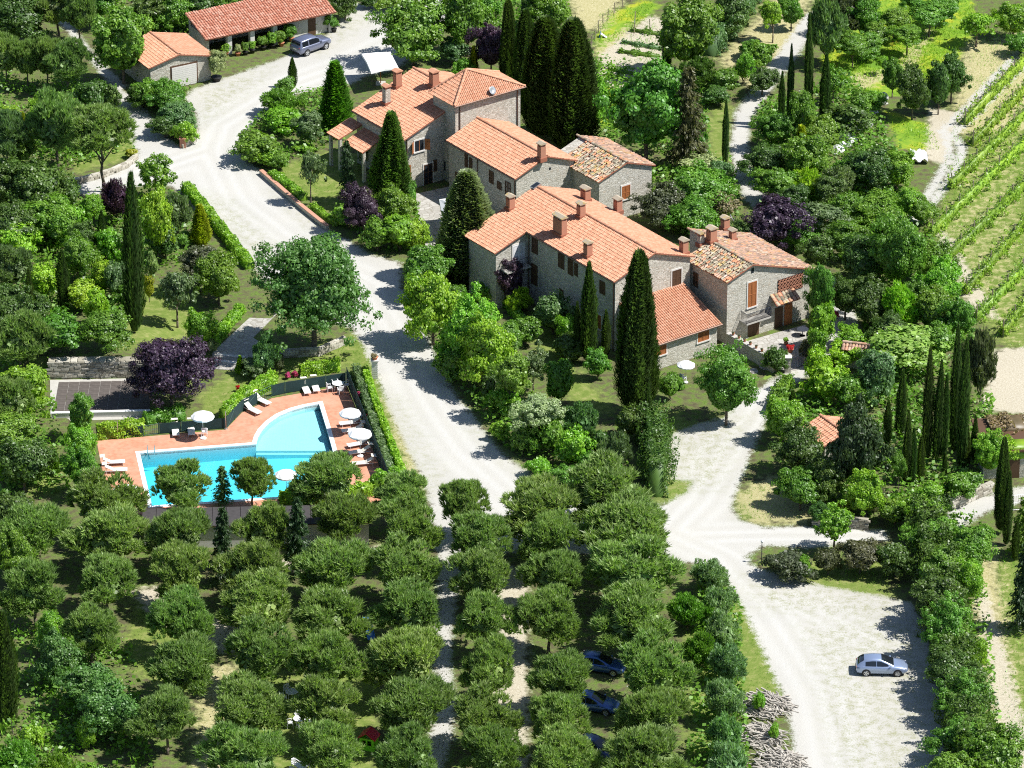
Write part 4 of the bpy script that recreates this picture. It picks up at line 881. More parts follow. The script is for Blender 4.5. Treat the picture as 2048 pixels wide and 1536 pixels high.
def hedge(pts, width, height, col, label, name='hedge', leaf=0.16, dens=120, cat='hedge', wob=0.12, mat='leaf', base=0.0, twocol=None):
    "clipped or loose hedge along a line set out on the land; leaves over a solid heart"
    cnt[0] += 1; rg = np.random.RandomState(cnt[0]+900)
    q = [G(*p) for p in pts]; o0 = q[0]; root = empty(name, o0, label, cat)
    A_, Nn, cv, cf = [], [], [], []
    for a, b in zip(q[:-1], q[1:]):
        d = (b-a); L = d.length; d = d/L; sd_ = Vector((-d.y, d.x, 0)); k = int(L*(2*height+width)*dens)
        t = rg.uniform(-0.02, 1.02, k)*L; u = rg.uniform(0, 2*height+width, k)
        side = np.where(u < height, -width/2, np.where(u > height+width, width/2, u-height-width/2)); zz = np.where(u < height, u, np.where(u > height+width, 2*height+width-u, height))
        bul = wob*(np.sin(t*1.7+rg.uniform(0, 6))+np.sin(t*4.1+zz*3))*0.5; inn = 1-np.abs(rg.randn(k))*0.10
        bul = bul+wob*0.6*np.sin(t*2.6+zz*1.9)*np.sin(t*0.9+1.3*zz+2)
        side = (side+np.sign(side)*bul*0.8)*inn*(1-0.30*(zz/height)**5); zz = zz*np.where(zz > height*0.9, 1+bul/height*0.8, 1)*np.clip(inn+0.06, 0.6, 1.1)
        A_.append(np.stack([a.x-o0.x+d.x*t+sd_.x*side, a.y-o0.y+d.y*t+sd_.y*side, a.z-o0.z+zz+base], 1))
        nside = np.where(u < height, -1.0, np.where(u > height+width, 1.0, 0)); Nn.append(np.stack([sd_.x*nside, sd_.y*nside, np.where(nside == 0, 1.0, 0.25)], 1))
        n0 = len(cv)
        for p in (a, b):
            for s_, z in ((-0.36, 0.0), (-0.36, 0.86), (0.36, 0.86), (0.36, 0.0)): cv.append((p.x-o0.x+sd_.x*s_*width, p.y-o0.y+sd_.y*s_*width, p.z-o0.z+z*height+base))
        cf += [(n0, n0+1, n0+5, n0+4), (n0+1, n0+2, n0+6, n0+5), (n0+2, n0+3, n0+7, n0+6), (n0, n0+3, n0+2, n0+1), (n0+4, n0+5, n0+6, n0+7)]
    A_ = np.concatenate(A_); Nn = np.concatenate(Nn); sz = leaf*rg.uniform(0.6, 1.4, len(A_))
    v, f = join([leaf_quads(A_, Nn, sz*1.2, sz*0.8, rg, 0.7), (np.array(cv), np.array(cf))])
    me = npmesh('foliage', v, f); o = link('foliage', me, root, M[mat]); c = COL[col]; o.color = (*c, 1)
    return root
# kind colour  x  top  foot  width | label     (picture points on the survey photograph)
PLANTS = '''
T mid 248 8 168 112|broad mid green tree crowding the garage roof
P pine 117 -40 80 105|open pine with bare trunk beside the dirt path, top left corner
T dark 35 -15 95 105|dark evergreen tree filling the top left corner
P pine 14 70 172 78|pine against left edge, above the golden columnar shrub
P pine 56 82 176 66|second pine from left edge in row above white gravel bend
P pine 96 74 178 74|third pine from left edge in row left of dirt path
P pine 136 84 192 84|pine nearest dirt path in the upper left row
S dark 186 152 236 66|dark bush at dirt path edge below upper pines
S dark 222 160 228 44|small dark bush touching dirt path below garage
T bright 82 182 238 48|small bright green maple between upper left pines
S lime 18 206 270 58|lime green bush at left edge under pines
D gold 46 226 292 28|golden columnar shrub near left edge
P olive 16 214 345 96|grey green pine at left edge beside golden columnar shrub
P pine 116 190 346 112|dense pine just left of the umbrella pine
U pine 206 212 384 136|umbrella pine with tall bare trunk above curved stone wall
S mid 176 250 300 60|mid green bush behind the umbrella pine
S gold 262 294 316 22|little yellow shrub at end of curved stone wall
T dark 84 312 440 128|dark leafy tree left of curved stone wall
T dark 20 322 430 90|dark leafy tree at left edge level with road junction
F purple 232 350 442 60|dark purple upright shrub beside road junction
O mid 312 306 402 78|sparse branched tree spreading at road junction
K bright 184 385 468 46|small round bright tree with thin trunk left of tall cypress
C cyp 270 362 668 40|tall slender cypress standing alone in left garden
C cyp 207 424 518 22|thin dark cypress left of tall slender cypress
T lime 316 372 522 72|tall yellow green shrubby tree right of tall slender cypress
F olive 352 376 470 62|grey green feathery shrub by clipped road hedge
D gold 402 412 490 42|golden cone shaped shrub beside the clipped road hedge
S mid 368 460 492 38|small round shrub below golden cone shaped shrub
T brown 408 478 585 84|brownish dark shrubby tree below golden cone shrub
T mid 438 502 612 86|mid green shrubby tree against road hedge near oak
O olive 355 520 655 78|slim grey olive tree right of tall slender cypress
T bright 404 606 705 68|bright green tree above purple plum
S gold 299 545 602 24|yellow shrub at foot of tall slender cypress
F pale 305 500 560 26|pale plumed grass beside tall slender cypress
T dark 22 398 505 96|dark tree at left edge below road branch
T mid 90 388 486 116|mid green tree below the road branch wall
S bright 138 398 482 62|bright bush left of small round tree
S lime 36 440 522 84|yellow green bush at left edge, upper of two
P olive 24 490 595 88|grey olive pine at left edge of garden
T dark 20 562 655 104|dark bluish tree at left edge beside thin cypress
S lime 84 520 604 62|yellow green shrub between two thin left cypresses
C cyp 62 540 642 18|thin cypress near left edge in garden
C cyp 128 504 622 26|thin cypress with bare grey foot in left garden
T mid 156 458 562 74|mid green tree in middle of left garden
S bright 222 440 522 54|bright bush left of tall slender cypress, upper one
S lime 205 512 590 62|yellow green bush left of tall cypress, middle one
S olive 240 508 602 54|greyish bush touching tall slender cypress on its left
S lime 162 556 622 62|lime bush at edge of left lawn
S lime 198 570 652 46|narrow lime bush at edge of left lawn
T mid 212 610 702 94|round mid green shrubby tree above retaining wall
S mid 120 618 706 94|mid green bush above left end of retaining wall
P pine 42 620 748 118|pale bristly pine at left edge above retaining wall
T bright 46 716 832 116|bright leafy tree at left edge beside netted yard
P pine 28 752 865 104|bristly pine at left edge below bright leafy tree
T mid 18 820 912 112|mid green tree at left edge level with pool
T dark 50 860 985 116|dark tree left of the pool hedge
F lime 86 905 957 24|small upright yellow conifer left of pool, right of two
F lime 8 905 965 30|small upright yellow conifer at left edge
D mid 112 902 948 20|tiny cone shaped shrub by left pool hedge
B purple 344 652 812 172|big round purple leaved plum beside the pool
F blue 530 668 752 66|grass like blue green clump above pool fence
S olive 510 705 752 60|dull green bush beside paved path steps
D lime 480 712 748 20|small lime upright shrub beside paved path
S brown 560 700 748 18|rusty narrow shrub behind pool fence
S pale 420 672 706 26|pale flowering bush beside purple plum
Q oak 628 448 705 246|huge round oak beside the road bend
C cyp 586 118 176 18|small dark cypress in garden before villa
S mid 575 150 190 40|round bush below small dark cypress of villa garden
F mid 565 170 232 88|spreading yellow green juniper in villa garden
S bright 580 205 262 74|bright bush in the middle of villa garden
T olive 620 215 292 62|dull green tree in villa garden near porch
S mid 515 250 320 84|broad bush at corner where road meets villa garden
S bright 540 295 335 54|bright leafy bush at road corner of villa garden
D lush 672 130 260 66|cone shaped laurel before the villa porch
S bright 612 282 300 40|low bright bush at villa lawn edge
O olive 622 282 408 50|slim dusty green tree on villa lawn, left one
A fir 695 282 402 46|narrow dark conifer on villa lawn
E oak 782 230 418 92|weeping conifer beside the villa corner
S dark 745 255 330 50|dark bush below villa porch
S bright 682 404 448 50|round bright bush on villa lawn near road wall
T purple 728 372 470 74|purple leaved tree in villa garden
T mid 786 365 455 78|mid green tree below weeping conifer
S lush 818 355 420 40|green bush at foot of villa corner
S bright 800 420 500 80|bright bushy shrub at courtyard entrance
S lime 830 432 502 50|yellow green shrub beside courtyard paving
S mid 755 430 500 66|mid green bush between purple tree and road
T mid 826 -5 130 132|dense tree beside big white parasol
T mid 935 -40 112 98|tall open tree behind villa parasol
S blue 905 70 128 56|blue green bush behind villa parasol
T purple 982 40 150 66|purple leaved tree behind the tower
D gold 948 95 158 20|golden narrow conifer behind villa ridge
L cyp 1018 8 168 38|slim dark cypress left of cypress cluster behind tower
L cyp 1050 26 192 52|dark cypress second in cluster behind tower
L cyp 1090 46 274 98|large cypress at left of pair behind middle house
L cyp 1146 50 305 112|largest cypress, right of pair behind middle house
T mid 1100 -30 75 90|green tree behind the cypress pair, at top
T dark 1062 -30 60 60|dark tree at top edge above cypress cluster
T lush 960 -30 60 70|leafy tree at top edge above purple tree
S bright 925 110 165 40|small bright bush against villa right slope
T bright 1182 140 255 60|bright green tree right of largest cypress
T lush 1292 105 322 152|lush acacia behind small old outbuilding
A brown 1374 135 338 90|brownish drooping conifer behind small old outbuilding
T mid 1370 -15 150 128|bushy tree beside vegetable garden
C cyp 1333 60 145 20|short dark cypress beside vegetable garden
F dark 1396 105 186 70|fine dark conifer behind the lush acacia
T dark 1462 -25 75 80|dark tree at top edge right of vegetable garden
K bright 1545 -2 86 50|round tree with bare trunk on dry verge of upper drive
T lush 1582 -15 62 50|leafy tree at top of upper drive
S mid 1500 74 116 46|bush on dry verge of upper drive
S bright 1486 96 168 34|narrow bright shrub left of upper drive
S mid 1524 80 140 58|mid green bush left of upper drive
S mid 1440 128 190 58|bush behind brownish drooping conifer
S dark 1434 168 212 58|dark hollow bush below upper drive bend
T dark 1524 128 190 60|dark tree overhanging upper drive
C cyp 1579 96 252 15|thin cypress right of upper drive, left of tallest
C cyp 1616 40 254 18|tallest thin cypress right of upper drive
C cyp 1450 205 330 15|lone thin cypress on lawn left of upper drive
C cyp 1562 148 258 14|short thin cypress right of upper drive
C cyp 1648 115 256 22|thick cypress right of tallest thin cypress
T mid 1550 215 298 74|leafy tree right of upper drive shadows
T mid 1604 180 296 64|leafy tree among thin cypresses
T dark 1532 278 358 86|dark leafy tree right of drive below cypresses
T mid 1612 270 372 84|mid green tree beside golden spire
D gold 1601 254 345 36|golden spire conifer right of upper drive
F lime 1612 330 402 64|yellowish feathery bush below golden spire
S pale 1396 302 350 76|white flowering bush right of small outbuilding
S blue 1440 312 362 46|blue green bush beside lone thin cypress
T mid 1392 318 425 130|wide green tree right of small outbuilding
T brown 1320 372 455 92|brownish dark bush beside long house roof
T lush 1385 390 470 92|lush bush between long house and old house
O tan 1450 385 445 58|tan twiggy bush behind old house chimneys
T purple 1546 392 498 104|wide purple plum behind old house
F olive 1655 -20 130 80|grey dark pine left of orchard
F brown 1696 -25 75 92|brownish tall bush at top beside orchard
T mid 1730 -10 85 60|leafy tree at top edge of orchard
K mid 1786 12 84 64|orchard tree above the yellow meadow, left one
K mid 1813 44 112 64|orchard tree on bare strip nearest yellow meadow
K lush 1858 2 76 78|orchard tree on bare strip, uppermost
T mid 1888 -20 50 60|orchard tree cut by top edge
K mid 1826 -20 40 44|small orchard tree at top edge
K lush 1704 68 138 58|orchard tree left of the yellow meadow
T mid 1730 58 118 62|bushy orchard tree below grey pine
T mid 1750 38 104 58|bushy orchard tree beside meadow corner
K lime 1764 112 150 20|tiny pale sapling in the meadow
O lime 1952 12 94 80|twiggy yellowish bush at vineyard top
T bright 2026 -5 80 74|bright tree in the top right corner
S mid 2040 60 110 50|low bush at right edge above vineyard
T dark 1902 98 206 62|dark hedge tree beside vineyard track, upper
T dark 1876 118 228 52|dark hedge tree beside vineyard track, middle
T dark 1824 126 238 67|dark hedge tree beside white rocks
T mid 1784 114 195 44|leafy tree below the meadow
S bright 1750 172 222 44|bright shrub above white rocks
S mid 1722 178 236 56|bush left of white rocks, upper
S dark 1698 198 264 94|broad dark bush left of white rocks
O mid 1666 128 210 54|open tree beside thick cypress
T dark 1732 292 380 94|dark tree below white rocks
T bright 1792 298 382 80|bright tree beside white tarpaulin
F olive 1676 326 400 74|olive bush right of golden spire
T mid 1640 238 312 74|leafy tree between thick cypress and golden spire
O olive 1646 392 478 96|open olive green tree right of purple plum
B lush 1792 424 590 136|large dark lush tree below vineyard track end
T mid 1766 386 470 104|mid green tree above large lush tree
T bright 1810 372 440 66|bright tree at vineyard track end
T mid 1866 468 565 68|leafy tree at lower vineyard row ends
T bright 1878 520 628 84|bright tree at vineyard row ends
F lime 1798 552 662 88|yellowish twiggy bush below large lush tree
T mid 1866 570 672 84|mid green tree right of yellowish twiggy bush
T mid 1914 588 690 64|tree at lowest vineyard row end
T dark 1720 466 572 98|dark tree right of old house ivy
T dark 1690 540 640 70|dark tree shading the rear drive
T dark 1740 560 660 80|dark tree between rear drive and twiggy bush
T mid 1690 380 462 78|mid tree behind wide purple plum
T dark 1590 360 430 60|dark tree left behind wide purple plum
T lush 1643 520 655 54|tall ivy bush against old house right corner
S bright 1634 590 700 56|bright leafy bush beside terrace of old house
S bright 1700 645 695 62|bright round bush at rear drive end
S lime 1694 672 728 80|lime clipped bush right of iron gate
O walnut 1806 636 745 156|wide light walnut tree with bare twigs
T blue 1755 688 812 80|blue green tree right of lime bushes
S lime 1652 716 808 86|lime bush at gravel drive right of gate
S lime 1632 688 768 44|small lime bush opposite iron gate
S mid 1700 735 820 66|mid green bush below lime clipped bush
F brown 1960 640 806 62|brownish feathery conifer at right edge
C cyp 1800 742 876 22|cypress leftmost of tall row, far right garden
C cyp 1853 700 922 22|tall cypress second in far right row
C cyp 1873 724 922 20|tall cypress in centre of far right row
C cyp 1886 750 922 18|shorter cypress in far right row before tallest
C cyp 1907 656 906 24|tallest cypress of the far right row
C cyp 1922 682 938 24|tall cypress right of tallest in far right row
C cyp 1812 822 970 20|low cypress in front of far right row, left
C cyp 1824 858 970 16|low thin cypress in front of far right row
C cyp 1840 872 964 18|low cypress in front of far right row, right
C cyp 1774 800 890 16|short cypress left of far right row
C cyp 1888 905 960 12|smallest cypress at foot of far right row
C cyp 1948 832 922 14|short cypress right of far right row
C cyp 1932 852 938 16|short cypress in shade of tall row end
L cyp 2002 876 1066 34|dark cypress beside the white gate track
C cyp 2012 944 1090 20|slim cypress leaning beside dark gate cypress
C cyp 1582 782 870 22|short dark cypress at gravel yard edge
T bright 1566 782 890 78|bright laurel tree at gravel yard edge
T dark 1602 848 955 88|dark tree left of peeping orange roof
T fir 1706 785 1000 108|tall dark conifer right of peeping orange roof
B lush 1452 688 850 136|bright spreading acacia before lean-to extension
T mid 1600 932 1020 90|mid green bush at tip of garden above gravel
S gold 1684 992 1030 32|yellow flowering bush at garden tip
F blue 1640 998 1046 48|blue grey bush at garden tip
S brown 1748 958 1026 42|dark brown bush above low stone wall
T bright 1732 930 1040 74|bright leafy bush right of tall dark conifer
T bright 1850 955 1056 86|bright leafy tree below cypress row
K mid 1796 903 990 30|small clipped topiary tree below cypress row
S mid 1790 990 1050 66|bush above stone wall at branch road
S mid 1920 930 1000 70|bush above pale track wall at right
T bright 1976 858 955 60|bright bush at left corner of low building
T dark 1650 900 1010 76|dark tree under tall dark conifer
T lush 848 480 592 104|large leaved tree at courtyard corner
E sage 938 348 562 142|broad egg shaped cypress before long house
S blue 902 462 545 44|blue green bush leaning on egg shaped cypress
T bright 866 524 690 112|yellow green tree on roadside right of oak
T bright 930 588 745 104|bright tree beside grey gate pillar
T bright 970 618 778 112|broad bright tree right of grey gate pillar
K mid 1026 698 838 80|tree with bare trunk on lawn edge
K pale 1072 778 898 86|variegated pale tree with bare trunk at roadside
S mid 1118 710 812 64|clipped round headed shrub on lawn
O olive 1066 690 790 56|sparse grey olive tree on lawn
S mid 1100 818 912 60|bush right of variegated pale tree
S bright 1146 850 938 68|bright bush at road bend below lawn
F blue 1164 796 890 76|blue grey rosemary bush on lawn
F olive 1230 852 945 64|grey feathery bush beside tall hedge
S bright 1000 835 880 36|small bright bush at foot of roadside trees
S mid 1180 900 960 60|mid bush at road bend beside hedge
S bright 1235 925 975 40|bright bush at foot of tall hedge
L cyp 1272 512 832 88|very large dark cypress at long house gable
C cyp 1178 530 728 34|slender brownish cypress before long house
C cyp 1212 622 712 20|small thin cypress between large and slender ones
C cyp 1156 606 718 18|small thin cypress left of slender brownish one
S blue 1106 580 668 70|round blue green shrub before long house
S lime 1136 620 690 46|lime shrub right of blue green shrub
F lime 1038 568 628 50|fern like bright clump before long house
T purple 1020 506 610 62|small purple tree at long house wing
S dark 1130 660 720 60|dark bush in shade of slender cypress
S mid 1195 690 760 50|mid bush at foot of slender cypress
S bright 960 560 610 40|little bright bush near egg shaped cypress
S mid 1340 740 800 44|small bush beside very large cypress
C cyp 1296 770 880 16|thin cypress rising from tall hedge
S brown 1582 1086 1152 86|dark brown rounded shrub on islet, leftmost
S bright 1606 1104 1162 30|bright narrow shrub on islet
S brown 1656 1086 1150 48|small dark rounded shrub mid islet
T brown 1720 1066 1146 88|large dark rounded shrub on islet
O bright 1668 1008 1105 84|sparse bright tree on islet
S dark 1790 1068 1150 70|dark shrub where islet meets tall hedge
T lush 1870 1022 1120 109|hedge tree at top of right hedge, left one
T mid 1932 1040 1140 100|hedge tree at top of right hedge, right one
T mid 1876 1090 1188 105|mid green hedge tree, second down right hedge
T bright 1930 1100 1215 70|light hedge tree behind right hedge
T dark 1884 1150 1255 105|dark hedge tree, third down right hedge
B lush 1898 1200 1322 126|dark lush hedge tree behind silver car shade
T lime 1955 1265 1345 50|lime tree behind the right hedge
T dark 1912 1290 1400 109|dark hedge tree below silver car
B lush 1932 1350 1452 126|dark lush hedge tree, fifth down right hedge
T mid 1928 1420 1525 126|mid green hedge tree near bottom of right hedge
T mid 1985 1455 1575 117|mid hedge tree at bottom right corner
T mid 1900 1490 1610 117|mid green hedge tree cut by bottom edge
C cyp 2030 1040 1120 16|short cypress on bank at right edge
A mid 2045 990 1110 60|fir at right edge beside white gate
A fir 2046 1080 1260 70|dark fir shading bank at right edge
F broom 1416 1110 1188 73|grey green broom at top of broom row
F broom 1436 1160 1250 75|grey green broom, second down broom row
F broom 1442 1215 1312 77|grey green broom, third down broom row
F broom 1452 1275 1372 77|grey green broom, fourth down broom row
F broom 1446 1345 1450 80|grey green broom beside top wood pile
F broom 1452 1410 1520 84|grey green broom beside middle wood pile
F broom 1462 1470 1590 92|grey green broom at bottom of broom row
F mid 1375 1175 1260 80|fine green bush between pines and brooms
F mid 1395 1250 1340 70|fine green bush left of third broom
A fir 446 1010 1168 62|dark spindly fir in grove, left of two
A fir 596 990 1150 66|dark spindly fir in grove, right of two
A blue 446 930 1010 44|young fir tip showing before pool water
T dark 30 970 1075 90|dark leafy tree at left edge of grove
T mid 40 1060 1180 80|leafy tree at left edge behind grove pines
T oak 118 1250 1370 96|evergreen oak at lower left, uppermost
T oak 180 1310 1425 110|evergreen oak at lower left, middle one
T oak 225 1350 1480 116|evergreen oak at lower left, lowest
T bright 100 1215 1310 60|bright bush between lower left pines
S bright 250 1400 1480 44|bright bush beside lowest evergreen oak
S bright 170 1420 1500 40|small bright bush in lower left shade
C cyp 16 1222 1448 48|thick cypress at lower left edge
F mid 40 1470 1560 110|wild green bush in bottom left corner
F mid 110 1500 1580 90|wild green bush at bottom near wire fence
S bright 185 1520 1560 40|bright sapling at bottom edge near fence
S lime 60 1440 1500 50|lime weed clump beside wire fence
T dark 300 -20 62 90|dark evergreen behind shed, leftmost
T lush 345 -25 66 80|lush evergreen behind shed next to garage
T dark 400 -30 58 84|dark evergreen behind shed, third from garage
T mid 452 -35 50 80|mid green tree behind shed, fourth from garage
T dark 505 -40 42 84|dark evergreen behind shed, fifth from garage
T mid 556 -45 30 80|mid green tree behind shed near its far end
T mid 190 -40 50 80|leafy tree at top edge above garage tree
P pine 160 -30 95 76|pine right of dirt path at top edge
T dark 690 -30 40 60|dark bush at far end of shed
S mid 775 -20 18 50|clipped bush at top of gravel yard
S dark 740 -15 16 44|dark clipped bush at top of gravel yard
S mid 300 150 210 60|bush below garage left corner
T mid 336 165 225 74|mid green bush on triangular islet, upper
T blue 352 198 265 78|blue green bush on triangular islet, middle
S lime 373 232 286 42|yellow green bush at islet tip by brick pier
S dark 330 225 275 56|dark bush on islet beside dirt path
F dark 285 165 215 60|dark feathery undergrowth beside dirt path
S mid 560 300 340 40|bush at end of brick edged border
S mid 905 690 765 60|dark leaved bush at foot of grey gate pillar
S bright 1012 760 830 56|bright bush under tree with bare trunk
S mid 1046 840 905 56|bush left of variegated pale tree
T mid 1000 640 720 70|mid green tree between roadside trees and clipped hedge
S mid 1050 628 690 56|leafy bush at lower end of clipped lawn hedge
S dark 1200 850 925 54|dark bush between rosemary and tall hedge
S bright 1080 905 950 48|bright bush at roadside below pale tree
S mid 1130 925 972 56|mid bush at inner road bend
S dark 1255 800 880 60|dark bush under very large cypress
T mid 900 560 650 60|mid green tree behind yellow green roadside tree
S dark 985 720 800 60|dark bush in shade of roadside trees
S mid 1280 350 410 50|bush at corner of small old outbuilding
T dark 1480 440 500 60|dark bush between purple plum and old house roof
T mid 1590 430 500 70|leafy tree right behind old house roof
T dark 1640 460 545 70|dark tree right of old house roof
T mid 1560 330 405 80|mid green tree beside lower end of upper drive
T mid 1690 440 520 80|mid green tree in wood right of old house
T dark 1760 470 560 70|dark tree left of large lush tree
T mid 1840 560 640 60|mid green tree left of vineyard row ends
T dark 1780 620 690 70|dark tree above wide walnut
T mid 1880 640 720 70|mid green tree above cypress row tips
S mid 1700 300 360 60|bush left of dark tree below white rocks
T dark 1650 350 420 60|dark tree below golden spire, right side
T mid 1840 390 450 56|mid tree at foot of vineyard track
T dark 60 590 690 70|dark shrubby tree behind thin left cypress
S mid 260 560 620 46|mid green bush at left foot of tall slender cypress
T dark 130 350 420 70|dark tree below curved stone wall
T mid 40 250 330 80|mid green tree behind grey green left pine
T dark 170 440 520 60|dark tree behind small round bright tree
S dark 330 440 520 60|dark bush behind tall yellow green shrub tree
'''
for ln_ in PLANTS.strip().splitlines():
    a, lab = ln_.split('|'); k, c, x, t, b, w = a.split()
    plant(k, c, float(x), float(t), float(b), float(w), lab)
# the pine grove: rows counted from the pool downwards, places counted from the left
GROVE = [  # crown centre x, y, width
 ('pines backing on the pool', [(358,975,118), (505,962,106), (655,966,160), (800,1004,140)]),
 ('first row below the pool', [(62,1062,146), (215,1012,150), (226,1078,156), (362,1078,122), (532,1066,112), (684,1034,120), (812,1064,122)]),
 ('row at the gravel crossing', [(930,1014,106), (1076,1024,146), (1212,994,172), (1242,1062,186)]),
 ('second row below the pool', [(72,1178,136), (216,1168,116), (364,1150,122), (504,1146,138), (662,1134,148), (806,1142,132)]),
 ('second row by the grove path', [(956,1086,128), (1098,1084,112), (956,1154,126), (1110,1154,116), (1258,1146,194)]),
 ('third row', [(185,1264,122), (366,1240,114), (512,1216,154), (664,1236,160), (820,1224,134), (964,1244,116), (1098,1238,128), (1262,1250,160)]),
 ('fourth row', [(366,1330,140), (520,1314,150), (656,1328,136), (816,1326,158), (976,1344,120), (1120,1356,120), (1300,1348,160)]),
 ('fifth row', [(336,1436,122), (496,1420,142), (660,1420,138), (816,1412,158), (966,1442,128), (1116,1448,126), (1306,1440,146)]),
 ('bottom row', [(496,1516,150), (660,1496,132), (812,1520,130), (984,1512,126), (1128,1524,132), (1292,1520,170)])]
ORD = ['leftmost', 'second from left', 'third from left', 'fourth from left', 'fifth from left', 'sixth from left', 'seventh from left', 'eighth from left']
for row, ps in GROVE:
    xsort = sorted(ps)
    for p in ps:
        i = xsort.index(p); x, y, w = p; s_ = S(y); wd = w/s_; w = w*(1.04 if 'backing' not in row else 0.9)
        hh = 5.6+0.3*(wd-5); hh *= PR.uniform(0.95, 1.06)*(0.84 if 'backing' in row else 1)
        yb = y+0.585*hh*CP*S(y+55); yt = yb-(hh+0.10*wd)*CP*S(yb)
        plant('P', 'pine', x, yt, yb, w, 'round grove pine, %s in %s' % (ORD[i], row if row.startswith('pines') else 'the '+row), 'round pines of the grove')
# hedges
hedge([(372,380),(410,425),(455,482),(500,538)], 1.1, 0.9, 'bright', 'clipped hedge along the left side of the road')
hedge([(428,692),(455,655),(482,625)], 1.0, 0.9, 'bright', 'clipped hedge beside the paved garden path')
hedge([(545,355),(580,380),(605,402)], 1.1, 0.8, 'bright', 'leafy hedge behind the brick edged border')
hedge([(625,418),(655,440),(675,452)], 0.8, 0.6, 'bright', 'low bright hedge at lower end of brick border')
plant('T', 'lush', 164, 782, 880, 60, 'leafy hedge tree at left end of pool, upper'); plant('T', 'bright', 160, 838, 935, 66, 'leafy hedge tree at left end of pool, middle'); plant('T', 'lush', 172, 890, 992, 66, 'leafy hedge tree at left end of pool, lower')
hedge([(195,878),(240,874),(288,868)], 0.8, 1.5, 'lime', 'lime hedge above pool fence, left part')
hedge([(448,842),(480,812),(512,790),(548,770)], 1.0, 1.4, 'lime', 'lime hedge curving along pool fence, middle part')
hedge([(600,752),(650,744),(680,742)], 0.8, 1.2, 'lime', 'lime hedge behind pool table corner')
hedge([(730,752),(752,820),(778,890),(808,965)], 0.7, 1.0, 'lime', 'lime clipped strip hedge between pool and road')
hedge([(712,745),(735,815),(760,888),(782,950)], 0.9, 0.8, 'olive', 'dusty rose hedge outside the right pool fence', leaf=0.13)
hedge([(560,1008),(640,1003),(700,1000),(745,985)], 1.2, 1.2, 'lime', 'lime hedge at lower edge of pool', wob=0.3)
hedge([(745,985),(800,972)], 1.3, 1.6, 'bright', 'bright hedge corner at lower right of pool', wob=0.3)
hedge([(978,575),(1012,612),(1050,655)], 0.8, 0.9, 'bright', 'narrow clipped hedge on lawn before long house')
hedge([(1300,870),(1318,930),(1312,995)], 1.7, 3.4, 'dark', 'tall dark hedge between lawn and gravel yard', wob=1.2)
hedge([(1418,112),(1445,75),(1475,38),(1505,-5)], 2.2, 2.2, 'blue', 'soft green hedgerow above the vegetable garden', wob=0.5)
hedge([(1340,760),(1365,780)], 0.6, 0.8, 'mid', 'small hedge below the little white parasol')
hedge([(1985,958),(2062,952)], 0.6, 0.9, 'lime', 'lime creeper fringe on low building front', base=1.9)
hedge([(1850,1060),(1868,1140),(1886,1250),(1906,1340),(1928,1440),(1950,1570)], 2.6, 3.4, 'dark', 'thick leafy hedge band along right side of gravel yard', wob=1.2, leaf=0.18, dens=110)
hedge([(1575,770),(1560,800),(1545,830)], 1.2, 1.2, 'mid', 'loose hedge along inner edge of gravel yard', wob=0.4)
hedge([(290,845),(330,838),(370,835)], 1.4, 0.9, 'lush', 'feathery low hedge below purple plum', wob=0.3)
# grasses, weeds and ground cover nobody could count
def scatter(name, polys, per_m2, size, hgt_, col, label, seed, blade=False, zmin=0.0, avoid=True):
    rg = np.random.RandomState(seed); Pp = []
    for poly in polys:
        pw = np.array([[P(a, b).x, P(a, b).y] for a, b in poly]); lo = pw.min(0); hi = pw.max(0)
        n = int((hi-lo).prod()*per_m2); x = rg.uniform(lo[0], hi[0], n); y = rg.uniform(lo[1], hi[1], n)
        keep = poly_sd(x, y, poly) > 0
        if avoid: keep &= (poly_sd(x, y, ROAD) < -0.2) & (poly_sd(x, y, UPDRIVE) < -0.2)
        # grow in patches
        keep &= (np.sin(x*0.7+seed)+np.sin(y*0.9+x*0.31)+np.sin(x*2.1-y*1.7)*0.7+rg.randn(n)*0.8) > -0.5
        Pp.append(np.stack([x[keep], y[keep]], 1))
    xy = np.concatenate(Pp); k = len(xy); z = hgt(xy[:, 0], xy[:, 1]); sz = size*rg.uniform(0.5, 1.5, k)
    hh = hgt_*rg.uniform(0.1, 1.0, k)**1.3
    pos = np.stack([xy[:, 0], xy[:, 1], z+hh], 1)
    if blade:
        d = unit(rg.randn(k, 3)*np.array([0.5, 0.5, 0.1])+np.array([0, 0, 1])); v, f = leaf_quads(pos, unit(rg.randn(k, 3)*np.array([1, 1, .2])), sz*2.0, sz*0.35, rg, 0.1, d)
    else: v, f = leaf_quads(pos, np.tile([0, 0, 1.0], (k, 1)), sz*1.2, sz*0.85, rg, 0.7)
    o = link(name, npmesh(name, v, f), None, M['leaf']); o.color = (*COL[col], 1); tag(o, label, kind='stuff'); return o
